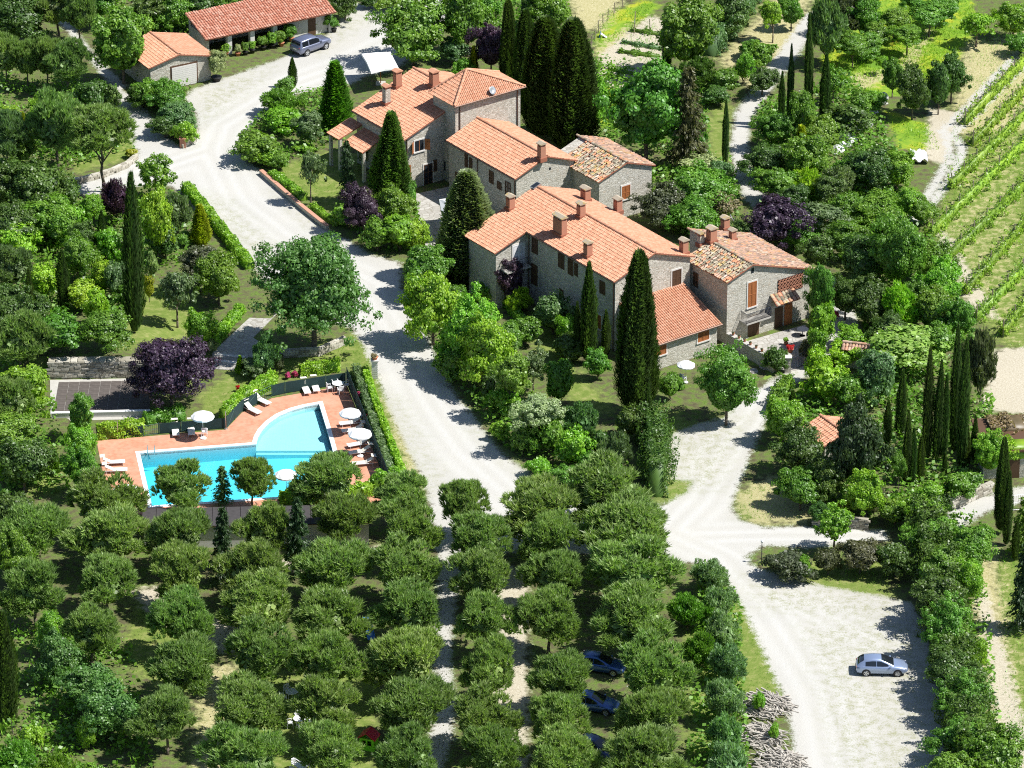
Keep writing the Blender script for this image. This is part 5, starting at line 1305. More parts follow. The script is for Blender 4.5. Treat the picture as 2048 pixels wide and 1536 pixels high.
WOODS = [[(0,150),(240,180),(270,300),(130,345),(0,400)], [(0,395),(260,385),(370,400),(400,560),(270,560),(260,640),(100,700),(0,800)], [(0,780),(100,740),(140,990),(0,1010)],
         [(1500,420),(1640,380),(1840,420),(1960,700),(1900,780),(1740,760),(1720,640),(1680,520),(1560,500)], [(1510,220),(1700,150),(1800,300),(1820,420),(1560,420)], [(1560,800),(1700,760),(1990,800),(1960,990),(1760,1040),(1560,990)],
         [(810,540),(900,560),(1010,760),(1150,900),(1290,960),(1150,985),(1000,890),(890,740)], [(0,1250),(260,1280),(310,1560),(0,1560)], [(1400,1120),(1480,1180),(1500,1560),(1370,1560)], [(1810,1040),(1960,1040),(2010,1560),(1890,1560),(1850,1240)],
         [(1250,330),(1480,320),(1480,480),(1400,490),(1330,460)], [(480,200),(640,170),(690,280),(540,340),(480,310)], [(660,420),(840,420),(830,505),(740,500)], [(270,160),(400,180),(395,270),(365,290)], [(1180,120),(1420,170),(1420,330),(1200,280)], [(180,0),(560,-30),(400,60),(290,100)], [(1000,-30),(1130,-30),(1180,260),(1030,200)]]
scatter('undergrowth', WOODS, 24, 0.30, 1.2, 'mid', 'low leafy undergrowth beneath trees and shrubs', 71)
scatter('meadow_grass', MEADOW+[[(1640,100),(1960,-10),(1900,150),(1700,190)]], 22, 0.16, 0.4, 'lime', 'long yellow green meadow grass of the orchard', 72, True)
scatter('bank_grass', [[(1930,90),(2070,40),(2070,700),(1990,690),(1860,460),(1900,280)], [(1990,1100),(2070,1090),(2070,1560),(2010,1450)], [(1190,40),(1300,0),(1330,120),(1230,260),(1180,180)]], 14, 0.13, 0.22, 'bright', 'rough grass between vines and on banks', 73, True)
scatter('verge_grass', LAWN[:3]+LAWN[5:10], 16, 0.10, 0.12, 'bright', 'short grass tufts on lawns and verges', 74, True)
scatter('grove_litter', [[(130,1100),(1350,1120),(1380,1560),(380,1560),(240,1300)]], 7, 0.10, 0.06, 'brown', 'pine needle litter and thin grass under the grove', 75)
scatter('wild_growth', [[(0,1440),(90,1480),(200,1560),(0,1560)]], 40, 0.22, 0.8, 'bright', 'wild weeds in the bottom left corner', 76, True)

# ------------------------------------------------------------------ paved surfaces
def psheet(name, poly, z, mat, label, thick=0.05):
    pts = [P(a, b) for a, b in poly]; ar = sum(pts[i].x*pts[(i+1) % len(pts)].y-pts[(i+1) % len(pts)].x*pts[i].y for i in range(len(pts)))
    if ar < 0: pts = pts[::-1]
    o = MB().prism([(p.x, p.y) for p in pts], z-thick, z).build(name, mat); tag(o, label, kind='structure'); return o
def mk_paving(name, a, b, scale, mort):
    m, nt, out = newmat(name); g = coords(nt)
    v = nd(nt, 'ShaderNodeTexVoronoi', Scale=scale); nt.links.new(g.outputs['Position'], v.inputs['Vector'])
    e = nd(nt, 'ShaderNodeTexVoronoi', Scale=scale, feature='DISTANCE_TO_EDGE'); nt.links.new(g.outputs['Position'], e.inputs['Vector'])
    s_ = nt.nodes.new('ShaderNodeSeparateColor'); nt.links.new(v.outputs['Color'], s_.inputs[0])
    c = mixc(nt, s_.outputs[0], a, b); c = mixc(nt, ramp(nt, noise(nt, g.outputs['Position'], 2.0, 5), [(0.4, 0), (0.7, 0.6)]), c, tuple(x*0.75 for x in a))
    c = mixc(nt, ramp(nt, e.outputs['Distance'], [(0.02, 1), (0.07, 0)]), c, mort)
    bsdf(nt, out, c, 0.9, bump=ramp(nt, e.outputs['Distance'], [(0, 0), (0.08, 1)]), bstr=0.5); return m
M['paving'] = mk_paving('stone_paving', (0.36, 0.34, 0.30), (0.46, 0.44, 0.40), 1.6, (0.27, 0.25, 0.21))
def mk_deck():
    m, nt, out = newmat('deck_tiles'); g = coords(nt)
    mp = nd(nt, 'ShaderNodeMapping'); mp.inputs['Rotation'].default_value = (0, 0, R(45)); nt.links.new(g.outputs['Position'], mp.inputs[0])
    b = nd(nt, 'ShaderNodeTexBrick', offset=0.0); b.inputs['Scale'].default_value = 1.0; b.inputs['Brick Width'].default_value = 0.32; b.inputs['Row Height'].default_value = 0.32; b.inputs['Mortar Size'].default_value = 0.012
    b.inputs['Color1'].default_value = (0.50, 0.205, 0.12, 1); b.inputs['Color2'].default_value = (0.58, 0.27, 0.165, 1); b.inputs['Mortar'].default_value = (0.40, 0.24, 0.17, 1)
    nt.links.new(mp.outputs[0], b.inputs['Vector'])
    c = mixc(nt, ramp(nt, noise(nt, g.outputs['Position'], 0.7, 4), [(0.4, 0), (0.7, 0.5)]), b.outputs[0], (0.62, 0.34, 0.24))
    bsdf(nt, out, c, 0.75); return m
M['deck'] = mk_deck()
psheet('courtyard', [(832,388),(905,372),(1010,445),(960,500),(888,512),(836,500)], 0.03, M['paving'], 'shaded stone courtyard between villa and long house')
psheet('paved_path', [(532,606),(560,622),(506,676),(530,690),(518,716),(478,742),(428,738),(424,706),(486,648)], 0.03, M['paving'], 'stone paved garden path with steps beside the oak')
for k, (a, b) in enumerate((((428,722),(482,730)), ((434,710),(490,716)))):
    p, q = P(*a), P(*b); d = (q-p).normalized(); n = Vector((-d.y, d.x, 0))
    o = MB().add([p+n*0.2, p-n*0.2, q-n*0.2, q+n*0.2]+[v+Vector((0,0,0.17-0.05*k)) for v in (p+n*0.2, p-n*0.2, q-n*0.2, q+n*0.2)], [(0,1,2,3),(4,5,6,7),(0,1,5,4),(1,2,6,5),(2,3,7,6),(3,0,4,7)]).build('path_step', M['surround'])
    tag(o, ['lower', 'upper'][k]+' stone step across the paved garden path', 'step', 'steps of the garden path')
psheet('old_house_terrace', [(1462,692),(1560,664),(1610,650),(1640,690),(1615,735),(1575,745),(1520,725)], 0.04, M['paving'], 'paved terrace before the old stone house')
base = psheet('flagstone_terrace', [(1440,690),(1466,650),(1560,742),(1530,760)], 0.012, plain('turf', (0.16, 0.24, 0.04), 0.95, var=0.4, scale=3), 'grass grown flagstone terrace beside lean-to extension')
rg = random.Random(8)
for cx, cy, r in [(1462,668,17), (1488,672,15), (1472,690,16), (1500,694,18), (1456,690,12), (1484,712,17), (1512,716,17), (1530,733,14), (1508,742,11), (1462,712,10)]:
    c = P(cx, cy); k = 7; pts = []
    for i in range(k):
        a = 2*math.pi*i/k; rr = r/S(cy)*rg.uniform(0.75, 1.1); pts.append((c.x+rr*math.cos(a)*0.95, c.y+rr*math.sin(a)*1.25))
    MB().prism(pts, 0.0, 0.04+rg.uniform(0, 0.015)).build('flagstone', M['paving'], base)
# netted yard with square panels
o = psheet('netted_yard', [(100,760),(300,756),(296,838),(101,842)], 0.012, M['concrete'], 'yard below retaining wall laid with dark square panels')
pm = MB().box((-0.47, -0.47, 0), (0.47, 0.47, 0.03)).mesh('ground_panel', bevel=0.01); pm.materials.append(plain('dark_panel', (0.10, 0.085, 0.075), 0.85, var=0.5, scale=2.0))
a = P(106, 828); b = P(298, 824); nx = 9; ny = 7
dep = (P(106, 765)-a).length
for i in range(nx):
    for j in range(ny):
        p = a+(b-a)*((i+0.5)/nx); link('ground_panel', pm, o, None, (p.x, p.y+dep*(j+0.5)/ny, 0.014), (0, 0, 0), ((b-a).length/nx/0.97, dep/ny/0.97, 1))
hw = empty('low_white_wall', P(103, 836), 'low white wall closing lower side of netted yard', 'wall')
q = P(300, 831)-P(103, 836); MB().box((0, -0.12, 0), (q.length, 0.12, 0.5)).build('wall_body', M['surround'], hw); hw.rotation_euler = (0, 0, math.atan2(q.y, q.x)); MB().box((-0.05, -0.17, 0.502), (q.length+0.05, 0.17, 0.56)).build('coping', M['white'], hw)
# ------------------------------------------------------------------ dry stone walls, stone by stone
STV = []
for s_ in range(6):
    rg = random.Random(40+s_); bm = bmesh.new(); bmesh.ops.create_cube(bm, size=1.0)
    for v in bm.verts: v.co += Vector((rg.uniform(-.07, .07), rg.uniform(-.07, .07), rg.uniform(-.1, .1)))
    bmesh.ops.bevel(bm, geom=list(bm.edges), offset=0.08, segments=1, affect='EDGES'); me = bpy.data.meshes.new('stone'); bm.to_mesh(me); bm.free(); STV.append(me)
def mk_fieldstone():
    m, nt, out = newmat('field_stone'); oi = nt.nodes.new('ShaderNodeObjectInfo'); g = coords(nt)
    c = ramp(nt, oi.outputs['Random'], [(0, (0.24, 0.215, 0.17)), (0.4, (0.38, 0.35, 0.28)), (0.75, (0.48, 0.45, 0.38)), (1, (0.55, 0.51, 0.44))])
    n = noise(nt, g.outputs['Position'], 8, 5); c = mixc(nt, ramp(nt, n, [(0.4, 0), (0.75, 0.5)]), c, (0.2, 0.19, 0.14)); bsdf(nt, out, c, 0.92, bump=n, bstr=0.5); return m
M['fieldstone'] = mk_fieldstone()
for me in STV: me.materials.append(M['fieldstone'])
def stone_wall(pts, height, thick, slen, course, label, name='stone_wall', cap=True):
    q = [G(*p) for p in pts]; root = empty(name, (q[0].x, q[0].y, 0), label, 'wall'); rg = random.Random(len(label)); m = MB()
    for a, b in zip(q[:-1], q[1:]):
        a = Vector((a.x, a.y, 0)); b = Vector((b.x, b.y, 0)); d = b-a; L = d.length; d = d/L; n = Vector((-d.y, d.x, 0)); ang = math.atan2(d.y, d.x); a0 = a-Vector((q[0].x, q[0].y, 0)); b0 = b-Vector((q[0].x, q[0].y, 0))
        c = [a0+n*0.06, b0+n*0.06, b0+n*(thick-0.05), a0+n*(thick-0.05)]; m.prism([(v.x, v.y) for v in c], 0, height-0.06)
        nc = max(1, int(round(height/course)))
        for j in range(nc):
            t = -rg.uniform(0, slen*0.5)
            while t < L:
                w = slen*rg.uniform(0.6, 1.45); p = a0+d*(t+w/2)+n*0.06
                if t+w/2 > 0 and t+w/2 < L: link('stone', STV[rg.randrange(6)], root, None, (p.x-n.x*rg.uniform(0, .05), p.y-n.y*rg.uniform(0, .05), (j+0.5)*height/nc), (0, rg.uniform(-.04, .04), ang), (w*0.97, 0.2, height/nc*rg.uniform(0.86, 0.98)))
                t += w
        if cap:
            t = 0
            while t < L:
                w = slen*1.5*rg.uniform(0.7, 1.3); p = a0+d*min(L, t+w/2)+n*(thick/2); link('cap_stone', STV[rg.randrange(6)], root, None, (p.x, p.y, height+0.02), (0, 0, ang), (w*0.97, thick*1.05, 0.14)); t += w
    m.build('wall_core', M['stone'], root); return root
stone_wall([(98,757),(180,756),(268,755),(300,756)], 1.62, 0.95, 0.55, 0.20, 'tall dry stone retaining wall above netted yard', 'retaining_wall')
stone_wall([(132,372),(165,366),(200,357),(232,346),(258,334),(274,320)], 0.5, 0.35, 0.5, 0.2, 'curved low stone wall at the road branch, upper left')
stone_wall([(1628,1050),(1690,1056),(1735,1060)], 0.9, 0.4, 0.4, 0.18, 'low stone wall below shrubs at the branch road')
stone_wall([(1905,1020),(1950,1000),(1985,985)], 0.9, 0.4, 0.5, 0.2, 'pale stone wall beside track at right')
stone_wall([(520,706),(570,716),(640,712),(690,690)], 0.7, 0.4, 0.45, 0.2, 'shaded stone wall under the big oak')
stone_wall([(368,296),(392,284),(396,262)], 0.45, 0.3, 0.5, 0.2, 'low wall round tip of triangular islet')
# brick edged border along the road
q = [P(*p) for p in [(522,348),(552,374),(600,416),(655,460)]]; root = empty('brick_border', q[0], 'long low border wall with orange brick coping beside road', 'wall')
cm = MB().box((-0.235, -0.22, 0), (0.235, 0.22, 0.07)).mesh('coping_brick', bevel=0.01); cm.materials.append(M['brick'])
for a, b in zip(q[:-1], q[1:]):
    d = b-a; L = d.length; ang = math.atan2(d.y, d.x); o0 = a-q[0]
    Mx = Matrix.Translation(o0) @ Matrix.Rotation(ang, 4, 'Z'); MB().box((0, -0.17, 0), (L, 0.17, 0.42), Mx).build('border_wall', M['stone'], root)
    for k in range(int(L/0.49)): p = Mx @ Vector((0.245+k*0.49, 0, 0.422)); link('coping_brick', cm, root, None, p, (0, 0, ang))
o = empty('brick_pier', P(366, 294), 'small red brick pier at tip of triangular islet', 'pier'); MB().box((-0.3, -0.3, 0), (0.3, 0.3, 0.95)).build('shaft', M['brick'], o); MB().box((-0.36, -0.36, 0.952), (0.36, 0.36, 1.05)).build('cap', M['brick'], o)
def gate_pillar(px, py, hh, label, mat):
    o = empty('gate_pillar', P(px, py), label, 'pillar', 'stone gate pillars by the road')
    n = 8; me = MB().box((-0.29, -0.29, 0), (0.29, 0.29, hh/n-0.025)).mesh('pillar_stone', bevel=0.02); me.materials.append(M[mat])
    MB().box((-0.26, -0.26, 0), (0.26, 0.26, hh-0.02)).build('pillar_core', M['stone'], o)
    for k in range(n): link('pillar_stone', me, o, None, (0, 0, k*hh/n))
    MB().box((-0.36, -0.36, hh), (0.36, 0.36, hh+0.09)).build('cap', M['surround'], o)
    pot = empty('flower_pot', P(px, py)+Vector((0, 0, hh+0.09)), 'wide flower pot on top of the '+label.split(' pillar')[0]+' pillar', 'pot')
    MB().lathe([(0.001, 0), (0.2, 0), (0.31, 0.26), (0.33, 0.3), (0.28, 0.3), (0.001, 0.27)], 14).build('pot', M['terracotta'], pot, True)
    cr = link('plant', LIB['shrub'][0], pot, None, (0, 0, 0.22), None, (0.7, 0.7, 0.4)); cr.color = (*COL['tan'], 1)
gate_pillar(750, 755, 1.75, 'banded pale stone gate pillar beside pool lawn', 'surround'); gate_pillar(883, 742, 1.75, 'grey stone gate pillar under roadside trees', 'concrete')
# ------------------------------------------------------------------ pool
def mk_pool():
    m, nt, out = newmat('pool_liner'); g = coords(nt)
    b = nd(nt, 'ShaderNodeTexBrick', offset=0.0); b.inputs['Scale'].default_value = 1.0; b.inputs['Brick Width'].default_value = 0.25; b.inputs['Row Height'].default_value = 0.25; b.inputs['Mortar Size'].default_value = 0.01
    b.inputs['Color1'].default_value = (0.66, 0.80, 0.80, 1); b.inputs['Color2'].default_value = (0.70, 0.83, 0.83, 1); b.inputs['Mortar'].default_value = (0.74, 0.84, 0.84, 1); nt.links.new(g.outputs['Position'], b.inputs['Vector'])
    bsdf(nt, out, b.outputs[0], 0.4); return m
M['liner'] = mk_pool()
def mk_water():
    m, nt, out = newmat('pool_water'); g = coords(nt)
    t = nt.nodes.new('ShaderNodeBsdfTransparent'); gl = nd(nt, 'ShaderNodeBsdfGlossy', Roughness=0.03)
    n = noise(nt, g.outputs['Position'], 2.5, 3); bp = nd(nt, 'ShaderNodeBump', Strength=0.3, Distance=0.06); nt.links.new(n, bp.inputs['Height']); nt.links.new(bp.outputs[0], gl.inputs['Normal'])
    fr = nd(nt, 'ShaderNodeFresnel', IOR=1.33); nt.links.new(bp.outputs[0], fr.inputs['Normal'])
    ms = nt.nodes.new('ShaderNodeMixShader'); nt.links.new(fr.outputs[0], ms.inputs[0]); nt.links.new(t.outputs[0], ms.inputs[1]); nt.links.new(gl.outputs[0], ms.inputs[2]); nt.links.new(ms.outputs[0], out.inputs[0])
    va = nd(nt, 'ShaderNodeVolumeAbsorption', Density=0.55); va.inputs[0].default_value = (0.0, 0.87, 0.995, 1); nt.links.new(va.outputs[0], out.inputs['Volume']); return m
M['water'] = mk_water()
pw = [P(a, b) for a, b in POOL]; pw = [Vector((p.x, p.y)) for p in pw]
if sum(pw[i].x*pw[(i+1) % len(pw)].y-pw[(i+1) % len(pw)].x*pw[i].y for i in range(len(pw))) < 0: pw = pw[::-1]
def offset(poly, d):
    out = []; n = len(poly)
    for i in range(n):
        a, b, c = poly[i-1], poly[i], poly[(i+1) % n]; e1 = (b-a).normalized(); e2 = (c-b).normalized()
        n1 = Vector((e1.y, -e1.x)); n2 = Vector((e2.y, -e2.x)); k = (n1+n2); k = k/max(0.3, k.length_squared)*2; out.append(b+k*d*0.5*1.0*(k.length and 1)) if False else out.append(b+(n1+n2).normalized()*d/max(0.5, math.sqrt(max(0.0, (1+n1.dot(n2))/2))))
    return out
CO = offset(pw, 0.38); n = len(pw)
deck_px = [(193,882),(451,860),(484,826),(544,797),(692,771),(764,945),(788,1012),(296,1034),(218,1010)]
dk = [P(a, b) for a, b in deck_px]; dk = [Vector((p.x, p.y)) for p in dk]
bm = bmesh.new()
def loop(pts, z):
    vs_ = [bm.verts.new((p.x, p.y, z)) for p in pts]; return [bm.edges.new((vs_[i], vs_[(i+1) % len(vs_)])) for i in range(len(vs_))]
bmesh.ops.triangle_fill(bm, use_beauty=True, use_dissolve=False, edges=loop(dk, 0.03)+loop(offset(pw, 0.33), 0.03))
me = bpy.data.meshes.new('pool_deck'); bmesh.ops.recalc_face_normals(bm, faces=bm.faces); bm.to_mesh(me); bm.free(); tag(link('pool_deck', me, None, M['deck']), 'terracotta tiled deck round the swimming pool', kind='structure')
pool = empty('swimming_pool', (pw[0].x, pw[0].y, 0), 'turquoise swimming pool with rounded shallow end and white coping', 'pool'); pool.location = (0, 0, 0)
m = MB(); m.add([(p.x, p.y, 0.05) for p in pw]+[(p.x, p.y, 0.05) for p in CO]+[(p.x, p.y, -0.25) for p in pw]+[(p.x, p.y, -0.1) for p in CO],
      [(i, (i+1) % n, n+(i+1) % n, n+i) for i in range(n)]+[(i, (i+1) % n, 2*n+(i+1) % n, 2*n+i) for i in range(n)]+[(n+i, n+(i+1) % n, 3*n+(i+1) % n, 3*n+i) for i in range(n)]); m.build('coping', M['white'], pool)
yst = P(520, 888).y
def floor_z(p): return -0.65 if p.y > yst+0.1 else -1.15-0.55*max(0, min(1, (P(560, 930).x-p.x)/9.0))
m = MB(); m.add([(p.x, p.y, -0.05) for p in pw]+[(p.x, p.y, -2.2) for p in pw], [(i, (i+1) % n, n+(i+1) % n, n+i) for i in range(n)]); m.build('basin_wall', M['liner'], pool)
m = MB(); A0, A1 = P(519, 889), P(663, 884)
lo = min(p.y for p in pw)-1; x0 = min(p.x for p in pw)-1; x1 = max(p.x for p in pw)+1
ya = A0.y; 
m.add([(x0, ya, -1.5), (x1, ya, -1.1), (x1, lo, -1.1), (x0, lo, -1.5), ((x0+x1)/2, ya, -1.3), ((x0+x1)/2, lo, -1.3)], [(0,4,5,3),(4,1,2,5)]); m.build('basin_floor', M['liner'], pool)
MB().box((A0.x-0.3, ya, -2.2), (x1, ya+14, -0.62)).build('shallow_floor', M['liner'], pool); MB().box((A0.x-0.3, ya-0.35, -2.2), (x1, ya-0.002, -0.85)).build('pool_step', M['liner'], pool)
wm = MB().prism([(p.x, p.y) for p in offset(pw, -0.004)], -2.1, -0.14).build('water', M['water'], pool)
# ladder
o = MB()
for px in (295, 309):
    p = P(px, 910); 
    o.tube((p.x, p.y+0.35, 0.03), (p.x, p.y+0.30, 0.85), 0.025, n=6); o.tube((p.x, p.y+0.30, 0.85), (p.x, p.y-0.22, 0.85), 0.025, n=6); o.tube((p.x, p.y-0.22, 0.85), (p.x, p.y-0.25, -0.9), 0.025, n=6)
for k in range(3): o.tube((P(295,910).x, P(295,910).y-0.25, -0.3-k*0.25), (P(309,910).x, P(309,910).y-0.25, -0.3-k*0.25), 0.02, n=5)
lo_ = o.build('pool_ladder', M['metal']); tag(lo_, 'chrome pool ladder at deep corner of pool', 'ladder')
for px, py, lab in ((452,858,'tall thin metal shower pole on pool deck'), (236,878,'thin pole at left end of pool deck')):
    o = empty('deck_pole', P(px, py), lab, 'pole'); MB().tube((0,0,0), (0,0,1.75), 0.035, n=7).build('shaft', M['metal'], o); MB().lathe([(0.001,0),(0.16,0),(0.16,0.05),(0.001,0.05)], 10).build('foot', M['metal'], o)
def net_fence(pts, hh, label, gates=()):
    q = [P(*p) for p in pts]; root = empty('net_fence', q[0], label, 'fence'); o0 = q[0]; pi = 0
    for a, b in zip(q[:-1], q[1:]):
        L = (b-a).length; k = max(1, int(round(L/1.9))); d = (b-a)/L; ang = math.atan2(d.y, d.x)
        for i in range(k):
            p = a+(b-a)*(i/k)-o0; MB().tube((p.x, p.y, 0), (p.x, p.y, hh+0.08), 0.035, n=6).build('post', M['greenpost'], root)
            w = L/k-0.1; Mx = Matrix.Translation(p+d*0.05) @ Matrix.Rotation(ang, 4, 'Z')
            if pi in gates:
                m = MB()
                for j in range(9): m.tube(Mx @ Vector((w*j/8, 0, 0.08)), Mx @ Vector((w*j/8, 0, hh)), 0.014, n=4)
                for z in (0.1, hh*0.5, hh): m.tube(Mx @ Vector((0, 0, z)), Mx @ Vector((w, 0, z)), 0.02, n=4)
                m.build('gate', M['greenpost'], root)
            else:
                pn = MB().box((0, -0.008, 0.06), (w, 0.008, hh), Mx).build('net_panel', M['net'], root)
                if (pi % 2) == 0: MB().tube(Mx @ Vector((0, -0.03, 0.1)), Mx @ Vector((w, -0.03, hh-0.05)), 0.018, n=4).build('brace', M['greenpost'], pn)
            pi += 1
    p = q[-1]-o0; MB().tube((p.x, p.y, 0), (p.x, p.y, hh+0.08), 0.035, n=6).build('post', M['greenpost'], root)
net_fence([(194,880),(286,873),(318,868),(452,857)], 1.05, 'dark green net fence along back of pool deck, left part', (2,))
net_fence([(454,856),(484,823),(544,793),(570,787),(692,768)], 1.15, 'dark green net fence curving behind upper pool loungers', (3,))
net_fence([(694,769),(728,854),(764,944),(786,1000)], 1.7, 'tall dark green net fence along right side of pool')
# ------------------------------------------------------------------ garden furniture
def proto_lounger():
    r = empty('sun_lounger', (0,0,0), 'x', 'sun lounger')
    m = MB(); m.box((-0.25,-0.31,0.27), (1.0,-0.27,0.32)).box((-0.25,0.27,0.27), (1.0,0.31,0.32)).box((0.96,-0.27,0.27), (1.0,0.27,0.32)).box((-0.95,-0.31,0.27), (-0.25,-0.27,0.31)).box((-0.95,0.27,0.27), (-0.25,0.31,0.31)); m.build('frame', M['plastic'], r)
    MB().box((-0.22,-0.265,0.30), (0.955,0.265,0.335)).build('seat', M['canvas'], r, bevel=0.01)
    Mx = Matrix.Translation((-0.24, 0, 0.31)) @ Matrix.Rotation(R(28), 4, 'Y'); MB().box((-0.78,-0.265,0.0), (0.0,0.265,0.035), Mx).build('backrest', M['canvas'], r, bevel=0.01)
    Mx = Matrix.Translation((-0.98, 0, 0.92)) @ Matrix.Rotation(R(-8), 4, 'Y'); o = MB().box((-0.22,-0.29,0.0), (0.22,0.29,0.03), Mx).build('sunshade', M['canvas'], r)
    MB().tube((-0.90,-0.28,0.62), (-1.0,-0.28,0.92), 0.012, n=4).tube((-0.90,0.28,0.62), (-1.0,0.28,0.92), 0.012, n=4).build('sunshade_arm', M['metal'], o)
    for x in (-0.85, 0.8):
        for y in (-0.29, 0.29): MB().tube((x, y, 0), (x, y, 0.28), 0.02, n=5).build('leg', M['plastic'], r)
    return r
LOUNGERS = [((208,931),(247,929),'left end of pool, upper of two'), ((213,946),(251,945),'left end of pool, lower of two'), ((349,853),(353,881),'beside back fence, left of deck parasol pair'), ((381,851),(384,881),'beside back fence, next to white chair'),
 ((489,817),(521,833),'at curved fence, lower of two'), ((507,799),(540,814),'at curved fence, upper of two'), ((606,772),(617,795),'near white table, left of two'), ((626,767),(635,791),'near white table, right of two'),
 ((717,849),(684,853),'at right fence, uppermost'), ((724,863),(687,868),'at right fence under lower parasol'), ((735,890),(697,897),'at right fence, third down'), ((741,906),(698,912),'at right fence, fourth down'), ((745,930),(706,933),'at right fence, lowest')]
proto = proto_lounger(); CH[proto.name] = kids(proto)
for i, (hd, ft, lab) in enumerate(LOUNGERS):
    o = proto if i == 0 else copy_tree(proto); a, b = P(*hd), P(*ft); c = (a+b)/2; d = b-a
    o.location = (c.x, c.y, 0.032); o.rotation_euler = (0, 0, math.atan2(d.y, d.x)); tag(o, 'cream sun lounger with shade flap '+lab, group='pool sun loungers')
def proto_parasol(rad=1.0, hh=2.2):
    r = empty('parasol', (0,0,0), 'x', 'parasol'); m = MB(); k = 16; vs_ = [(0, 0, hh+0.38)]
    for ring, (q, dz) in enumerate(((0.35, 0.27), (0.7, 0.11), (1.0, -0.06))):
        for i in range(k):
            t = 2*math.pi*i/k; e = 1.0 if i % 2 == 0 else (0.955 if ring == 2 else 0.985); vs_.append((rad*q*e*math.cos(t), rad*q*e*math.sin(t), hh+dz-(0.05 if (i % 2 and ring == 2) else 0)))
    fs = [(0, 1+i, 1+(i+1) % k) for i in range(k)]
    for rr in range(2): fs += [(1+rr*k+i, 1+(rr+1)*k+i, 1+(rr+1)*k+(i+1) % k, 1+rr*k+(i+1) % k) for i in range(k)]
    n0 = len(vs_); vs_ += [(vs_[1+2*k+i][0]*1.01, vs_[1+2*k+i][1]*1.01, vs_[1+2*k+i][2]-0.13) for i in range(k)]; fs += [(1+2*k+i, n0+i, n0+(i+1) % k, 1+2*k+(i+1) % k) for i in range(k)]
    m.add(vs_, fs); m.build('canopy', M['white'], r)
    MB().tube((0,0,0), (0,0,hh+0.42), 0.025, n=7).build('pole', M['plastic'], r); MB().lathe([(0.001,0),(0.27,0),(0.27,0.07),(0.06,0.13),(0.001,0.13)], 14).build('base', M['plastic'], r)
    for i in range(8): t = 2*math.pi*i/8; MB().tube((0.03*math.cos(t), 0.03*math.sin(t), hh+0.34), (rad*0.97*math.cos(t), rad*0.97*math.sin(t), hh-0.08), 0.01, n=4).build('rib', M['plastic'], r)
    return r
proto = proto_parasol(); CH[proto.name] = kids(proto)
for i, (px, py, sc, lab) in enumerate([(405,829,1.05,'round white parasol over chair at back of pool'), (700,823,0.98,'round white parasol at right of pool, upper'), (720,864,1.06,'round white parasol at right of pool, lower'), (252,978,1.25,'round white parasol at lower left pool corner'), (572,946,1.0,'round white parasol half hidden behind pool side pines'), (1372,727,0.85,'small round white parasol before lean-to extension')]):
    o = proto if i == 0 else copy_tree(proto); p = P(px, py, 2.3*sc); o.location = (p.x, p.y, 0.03); o.scale = (sc, sc, sc); o.rotation_euler = (0, 0, i*0.7); tag(o, lab, group='round white parasols')
def square_parasol(corners, z, peak, label):
    q = [P(a, b, z) for a, b in corners]; c = sum(q, Vector())/4; r = empty('square_parasol', (c.x, c.y, 0), label, 'parasol'); m = MB(); vs_ = [(0, 0, peak)]
    ring = []
    for i in range(4):
        a, b = q[i]-c, q[(i+1) % 4]-c
        for t in (0, 0.5): p = a+(b-a)*t; ring.append((p.x*(0.96 if t else 1), p.y*(0.96 if t else 1), z-(0.0 if t else 0.08)))
    k = len(ring); mid = [(x*0.5, y*0.5, z+(peak-z)*0.55) for x, y, _ in ring]; low = [(x*1.01, y*1.01, zz-0.2) for x, y, zz in ring]; vs_ += mid+ring+low
    m.add(vs_, [(0, 1+i, 1+(i+1) % k) for i in range(k)]+[(1+i, 1+k+i, 1+k+(i+1) % k, 1+(i+1) % k) for i in range(k)]+[(1+k+i, 1+2*k+i, 1+2*k+(i+1) % k, 1+k+(i+1) % k) for i in range(k)]); m.build('canopy', M['white'], r)
    MB().tube((0,0,0), (0,0,peak), 0.05, n=8).build('pole', M['wood'], r); MB().box((-0.5,-0.5,0), (0.5,0.5,0.1)).build('base', M['concrete'], r)
square_parasol([(723,106),(781,102),(797,134),(742,143)], 2.6, 3.05, 'big square white parasol at villa front on gravel'); square_parasol([(878,397),(914,394),(926,440),(885,442)], 2.5, 3.1, 'square white parasol in the courtyard beside egg shaped cypress')
def proto_chair():
    r = empty('garden_chair', (0,0,0), 'x', 'chair'); MB().box((-0.24,-0.24,0.41), (0.24,0.24,0.45)).build('seat', M['plastic'], r, bevel=0.015)
    m = MB()
    for k in range(5): a = -0.2+0.4*k/4; m.box((a-0.03, 0.2, 0.45), (a+0.03, 0.235, 0.84))
    m.box((-0.24, 0.195, 0.78), (0.24, 0.24, 0.88)); m.build('backrest', M['plastic'], r)
    for s_ in (-1, 1): MB().box((s_*0.25-0.03, -0.2, 0.62), (s_*0.25+0.03, 0.22, 0.655)).box((s_*0.25-0.025,-0.2,0.41), (s_*0.25+0.025,-0.15,0.62)).build('armrest', M['plastic'], r)
    for x in (-0.22, 0.22):
        for y in (-0.21, 0.21): MB().tube((x, y, 0.42), (x*1.12, y*1.15, 0), 0.03, 0.022, 5).build('leg', M['plastic'], r)
    return r
def proto_table():
    r = empty('garden_table', (0,0,0), 'x', 'table'); MB().lathe([(0.001,0.69),(0.5,0.69),(0.53,0.70),(0.53,0.725),(0.5,0.73),(0.001,0.73)], 20).build('table_top', M['plastic'], r)
    for k in range(4): t = math.pi/4+k*math.pi/2; MB().tube((0.32*math.cos(t), 0.32*math.sin(t), 0.69), (0.42*math.cos(t), 0.42*math.sin(t), 0), 0.035, 0.025, 6).build('leg', M['plastic'], r)
    return r
